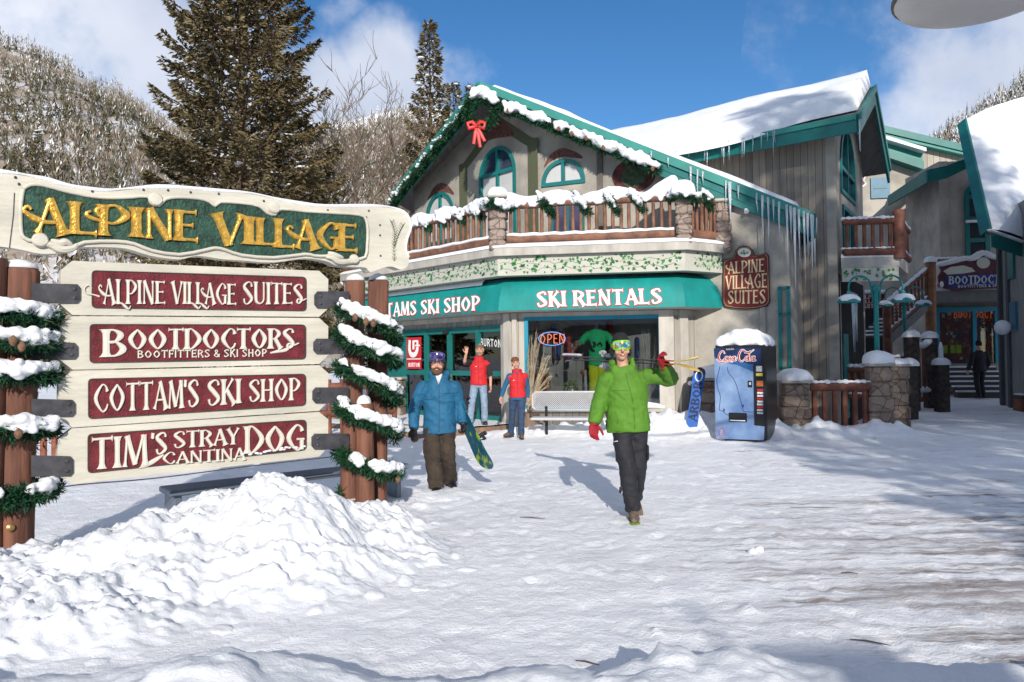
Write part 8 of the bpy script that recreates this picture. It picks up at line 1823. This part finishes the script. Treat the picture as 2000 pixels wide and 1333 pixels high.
t = thing('lane_railing', 'dark railing hung with sagging snow between the tall lane posts', 'fence', at_z(pp[0][0], 0)); a, b = pp[0][0], pp[1][0]
rail_seg(at_z(a, .25), at_z(b, .25), .1, pp[0][1] - .45, 4, t, LOGD, .07, .07, .05, False); 
lum = [(at_z(a.lerp(b, i / 14), pp[0][1] - .08 - .16 * math.sin(math.pi * i / 14)), (.10, .14, .10)) for i in range(15)] + [(at_z(a.lerp(b, i / 14), .62 + .03 * math.sin(i * 2)), (.08, .10, .07)) for i in range(15)]; snow_mantle('rail_snow', lum, .025, t, 3)

# ================================================================== lamps
def gooseneck(label, base, H, group):
    t = thing('lamp_post', label, 'street lamp', base, group); m = MB(); m.tube([base, base + V3(0, 0, H * .72), base + V3(0, 0, H)], [.055, .05, .045], 10); m.lathe(base + V3(0, 0, H * .93), [(.05, 0), (.09, .05), (.09, .12), (.03, .2)], 10); part('pole', m, TEALP, t, smooth=50)
    for s_ in (-1, 1):
        r = .23; x0 = .10; m = MB(); m.tube([base + V3(s_ * .05, 0, H * .80), base + V3(s_ * x0, 0, H)] + [base + V3(s_ * (x0 + r - r * math.cos(a)), 0, H + .02 + r * math.sin(a)) for a in [math.pi * i / 10 for i in range(1, 11)]] + [base + V3(s_ * (x0 + 2 * r), 0, H - .10)], .020, 7); part('arm', m, TEALP, t, smooth=True)
        c = base + V3(s_ * (x0 + 2 * r), 0, H - .26); m = MB(); m.lathe(c, [(.225, -.05), (.225, -.02), (.20, .03), (.11, .09), (.05, .12), (.04, .2)], 18); sh = part('lamp_shade', m, TEALP, t, smooth=40); snow_dome(c, c.z + .0, .20, .20, .15, 30 + s_, 'snow_cap', sh)
    return t
TEALP = M('lamp_teal', (.01, .19, .185), rough=.4, var=.15); b = pt(1713, 690, 15.9); lp_ = gooseneck('teal lamp post with two gooseneck shades rising from the lane corner pillar', V3(b.x, b.y, 1.40), 1.62, 'teal gooseneck lamps')
b2 = pt(1768, 690, 22.5); copy_tree(lp_, V3(b2.x, b2.y, 1.7), 'farther teal gooseneck lamp half hidden by the stair rails', 'teal gooseneck lamps')
# the big pale lamp hanging into the top right corner
sl2 = thing('street_lamp', 'big pale lamp shade hanging into the top right corner on a curved arm', 'street lamp', (8.0, 4.0, 0)); c = V3(2.47, 4.0, 3.55); PAL = M('lamp_pale', (.60, .57, .53), rough=.5, var=.06)
m = MB(); m.lathe(c, [(.02, -.028), (.30, -.022), (.385, .0), (.40, .025), (.385, .05), (.28, .13), (.12, .19), (.05, .22), (.02, .24)], 40); part('lamp_shade', m, PAL, sl2, smooth=50)
m = MB(); m.lathe(c, [(.40, .02), (.412, .026), (.412, .04), (.40, .046)], 40); part('rim', m, M('lamp_rim', (.10, .075, .06), rough=.5), sl2, smooth=True)
m = MB(); m.tube([c + V3(0, 0, .22), c + V3(.05, 0, .55), c + V3(.6, 0, .95), c + V3(3.0, 0, 1.1), c + V3(5.53, 0, .6)], .03, 8); part('arm', m, STEEL, sl2, smooth=True); m = MB(); m.tube([V3(8.0, 4.0, 0), V3(8.0, 4.0, 4.4)], [.075, .06], 12); part('pole', m, STEEL, sl2, smooth=True)

# ================================================================== litter on the snow
for k, (x, y, L, a, lab) in enumerate(((1040, 1012, .28, -.35, 'dark twig on the snow left of the walking man in green'), (1148, 1295, .14, -.5, 'short curved twig on the snow at the bottom centre'), (1590, 992, .5, -.15, 'long thin dark stick on the snow right of the walkers'), (1700, 1255, .22, -.5, 'brown twig among the dirty streaks at lower right'), (1660, 1120, .12, -.3, 'small brown twig on the snow at middle right'))):
    p = gp(x, y, .015); d = V3(math.cos(a), math.sin(a), 0); m = MB(); m.tube([p - d * L / 2, p - d * L * .1 + V3(0, .006, .004), p + d * L * .3 + V3(0, -.006, .004), p + d * L / 2], [.003, .005, .004, .0015], 6); solo('twig', m, M('twig_brown', (.07, .045, .03), rough=.9), lab, 'twig', p, 'twigs dropped on the snow')
p = gp(1476, 1078, .0); solo_m = MB()
for k in range(9): solo_m.ball(p + V3(rg.uniform(-.045, .045), rg.uniform(-.03, .03), rg.uniform(.0, .02)), rg.uniform(.025, .045), 8, 6)
me = evalmesh(solo_m, .012, 2); o = link_mesh('snow_lump', me, SNOWP, None, None, True, p); o['label'] = 'loose lump of snow on the trodden lot right of centre'; o['category'] = 'snow lump'
# ================================================================== behind the photographer: the lodge and the trees that shade the lot
lodge = thing('lodge_building', 'dark timber lodge behind the photographer that shades the foreground snow', 'building', (-2, -12, 0))
LW = board_mat('lodge_boards', (.10, .075, .055), .25, .3, (1, 0)); m = MB(); m.box((-3, -14.5, 2.0), (34, 5, 4.0)); part('wall', m, LW, lodge)
m = MB(); zr = 6.8; m.prism([V3(-20.5, -11.4, 3.7), V3(-20.5, -14.5, zr), V3(-20.5, -17.6, 3.7), V3(-20.5, -17.6, 3.5), V3(-20.5, -14.5, zr - .25), V3(-20.5, -11.4, 3.5)], (35, 0, 0)); rf = part('roof', m, SNOW, lodge)
m = MB(); m.box((2.75, -14.3, 6.4), (.7, .8, 1.5)); m.box((2.75, -14.3, 7.19), (.8, .9, .1)); m.prism([V3(3.1, -14.5, 7.15), V3(4.0, -14.5, 6.6), V3(3.1, -14.5, 6.6)], (0, .4, 0)); part('chimney', m, STONED, rf); m = MB(); m.tube([V3(2.25, -14.3, 6.6), V3(2.25, -14.3, 7.7)], .03, 8); part('flue_pipe', m, STEEL, rf)
for k in range(9):
    x = -17 + k * 3.4; m = MB(); m.box((x, -11.98, 2.1), (1.5, .06, 1.4)); w = part('window', m, TRIM, lodge); m = MB(); m.box((x, -11.94, 2.1), (1.3, .04, 1.2)); part('pane', m, M('dark_pane', (.03, .035, .045)), w)
for k, (x, y, h, r) in enumerate(((7.6, -6.5, 17.5, 2.3), (10.2, -8.0, 18.0, 2.4), (12.8, -5.5, 16, 2.3), (16.5, -8, 16, 2.4), (20, -6, 16, 2.4), (24, -7, 16, 2.5), (14.6, -11.5, 27, 2.3))):
    conifer('shade_spruce', ('spruce %s of the row behind the photographer' % ('nearest the lodge chimney', 'second from the lodge chimney', 'in the middle, nearer the lot', 'in the middle, farther back', 'second from the far end', 'at the far right end', 'tallest of all near the middle')[k]), 'tree', (x, y, 0), h, r, 300, .24, 80 + k, first=.20, snow=.05, dens=1.0, kpow=.5, group='row of spruces behind the photographer')
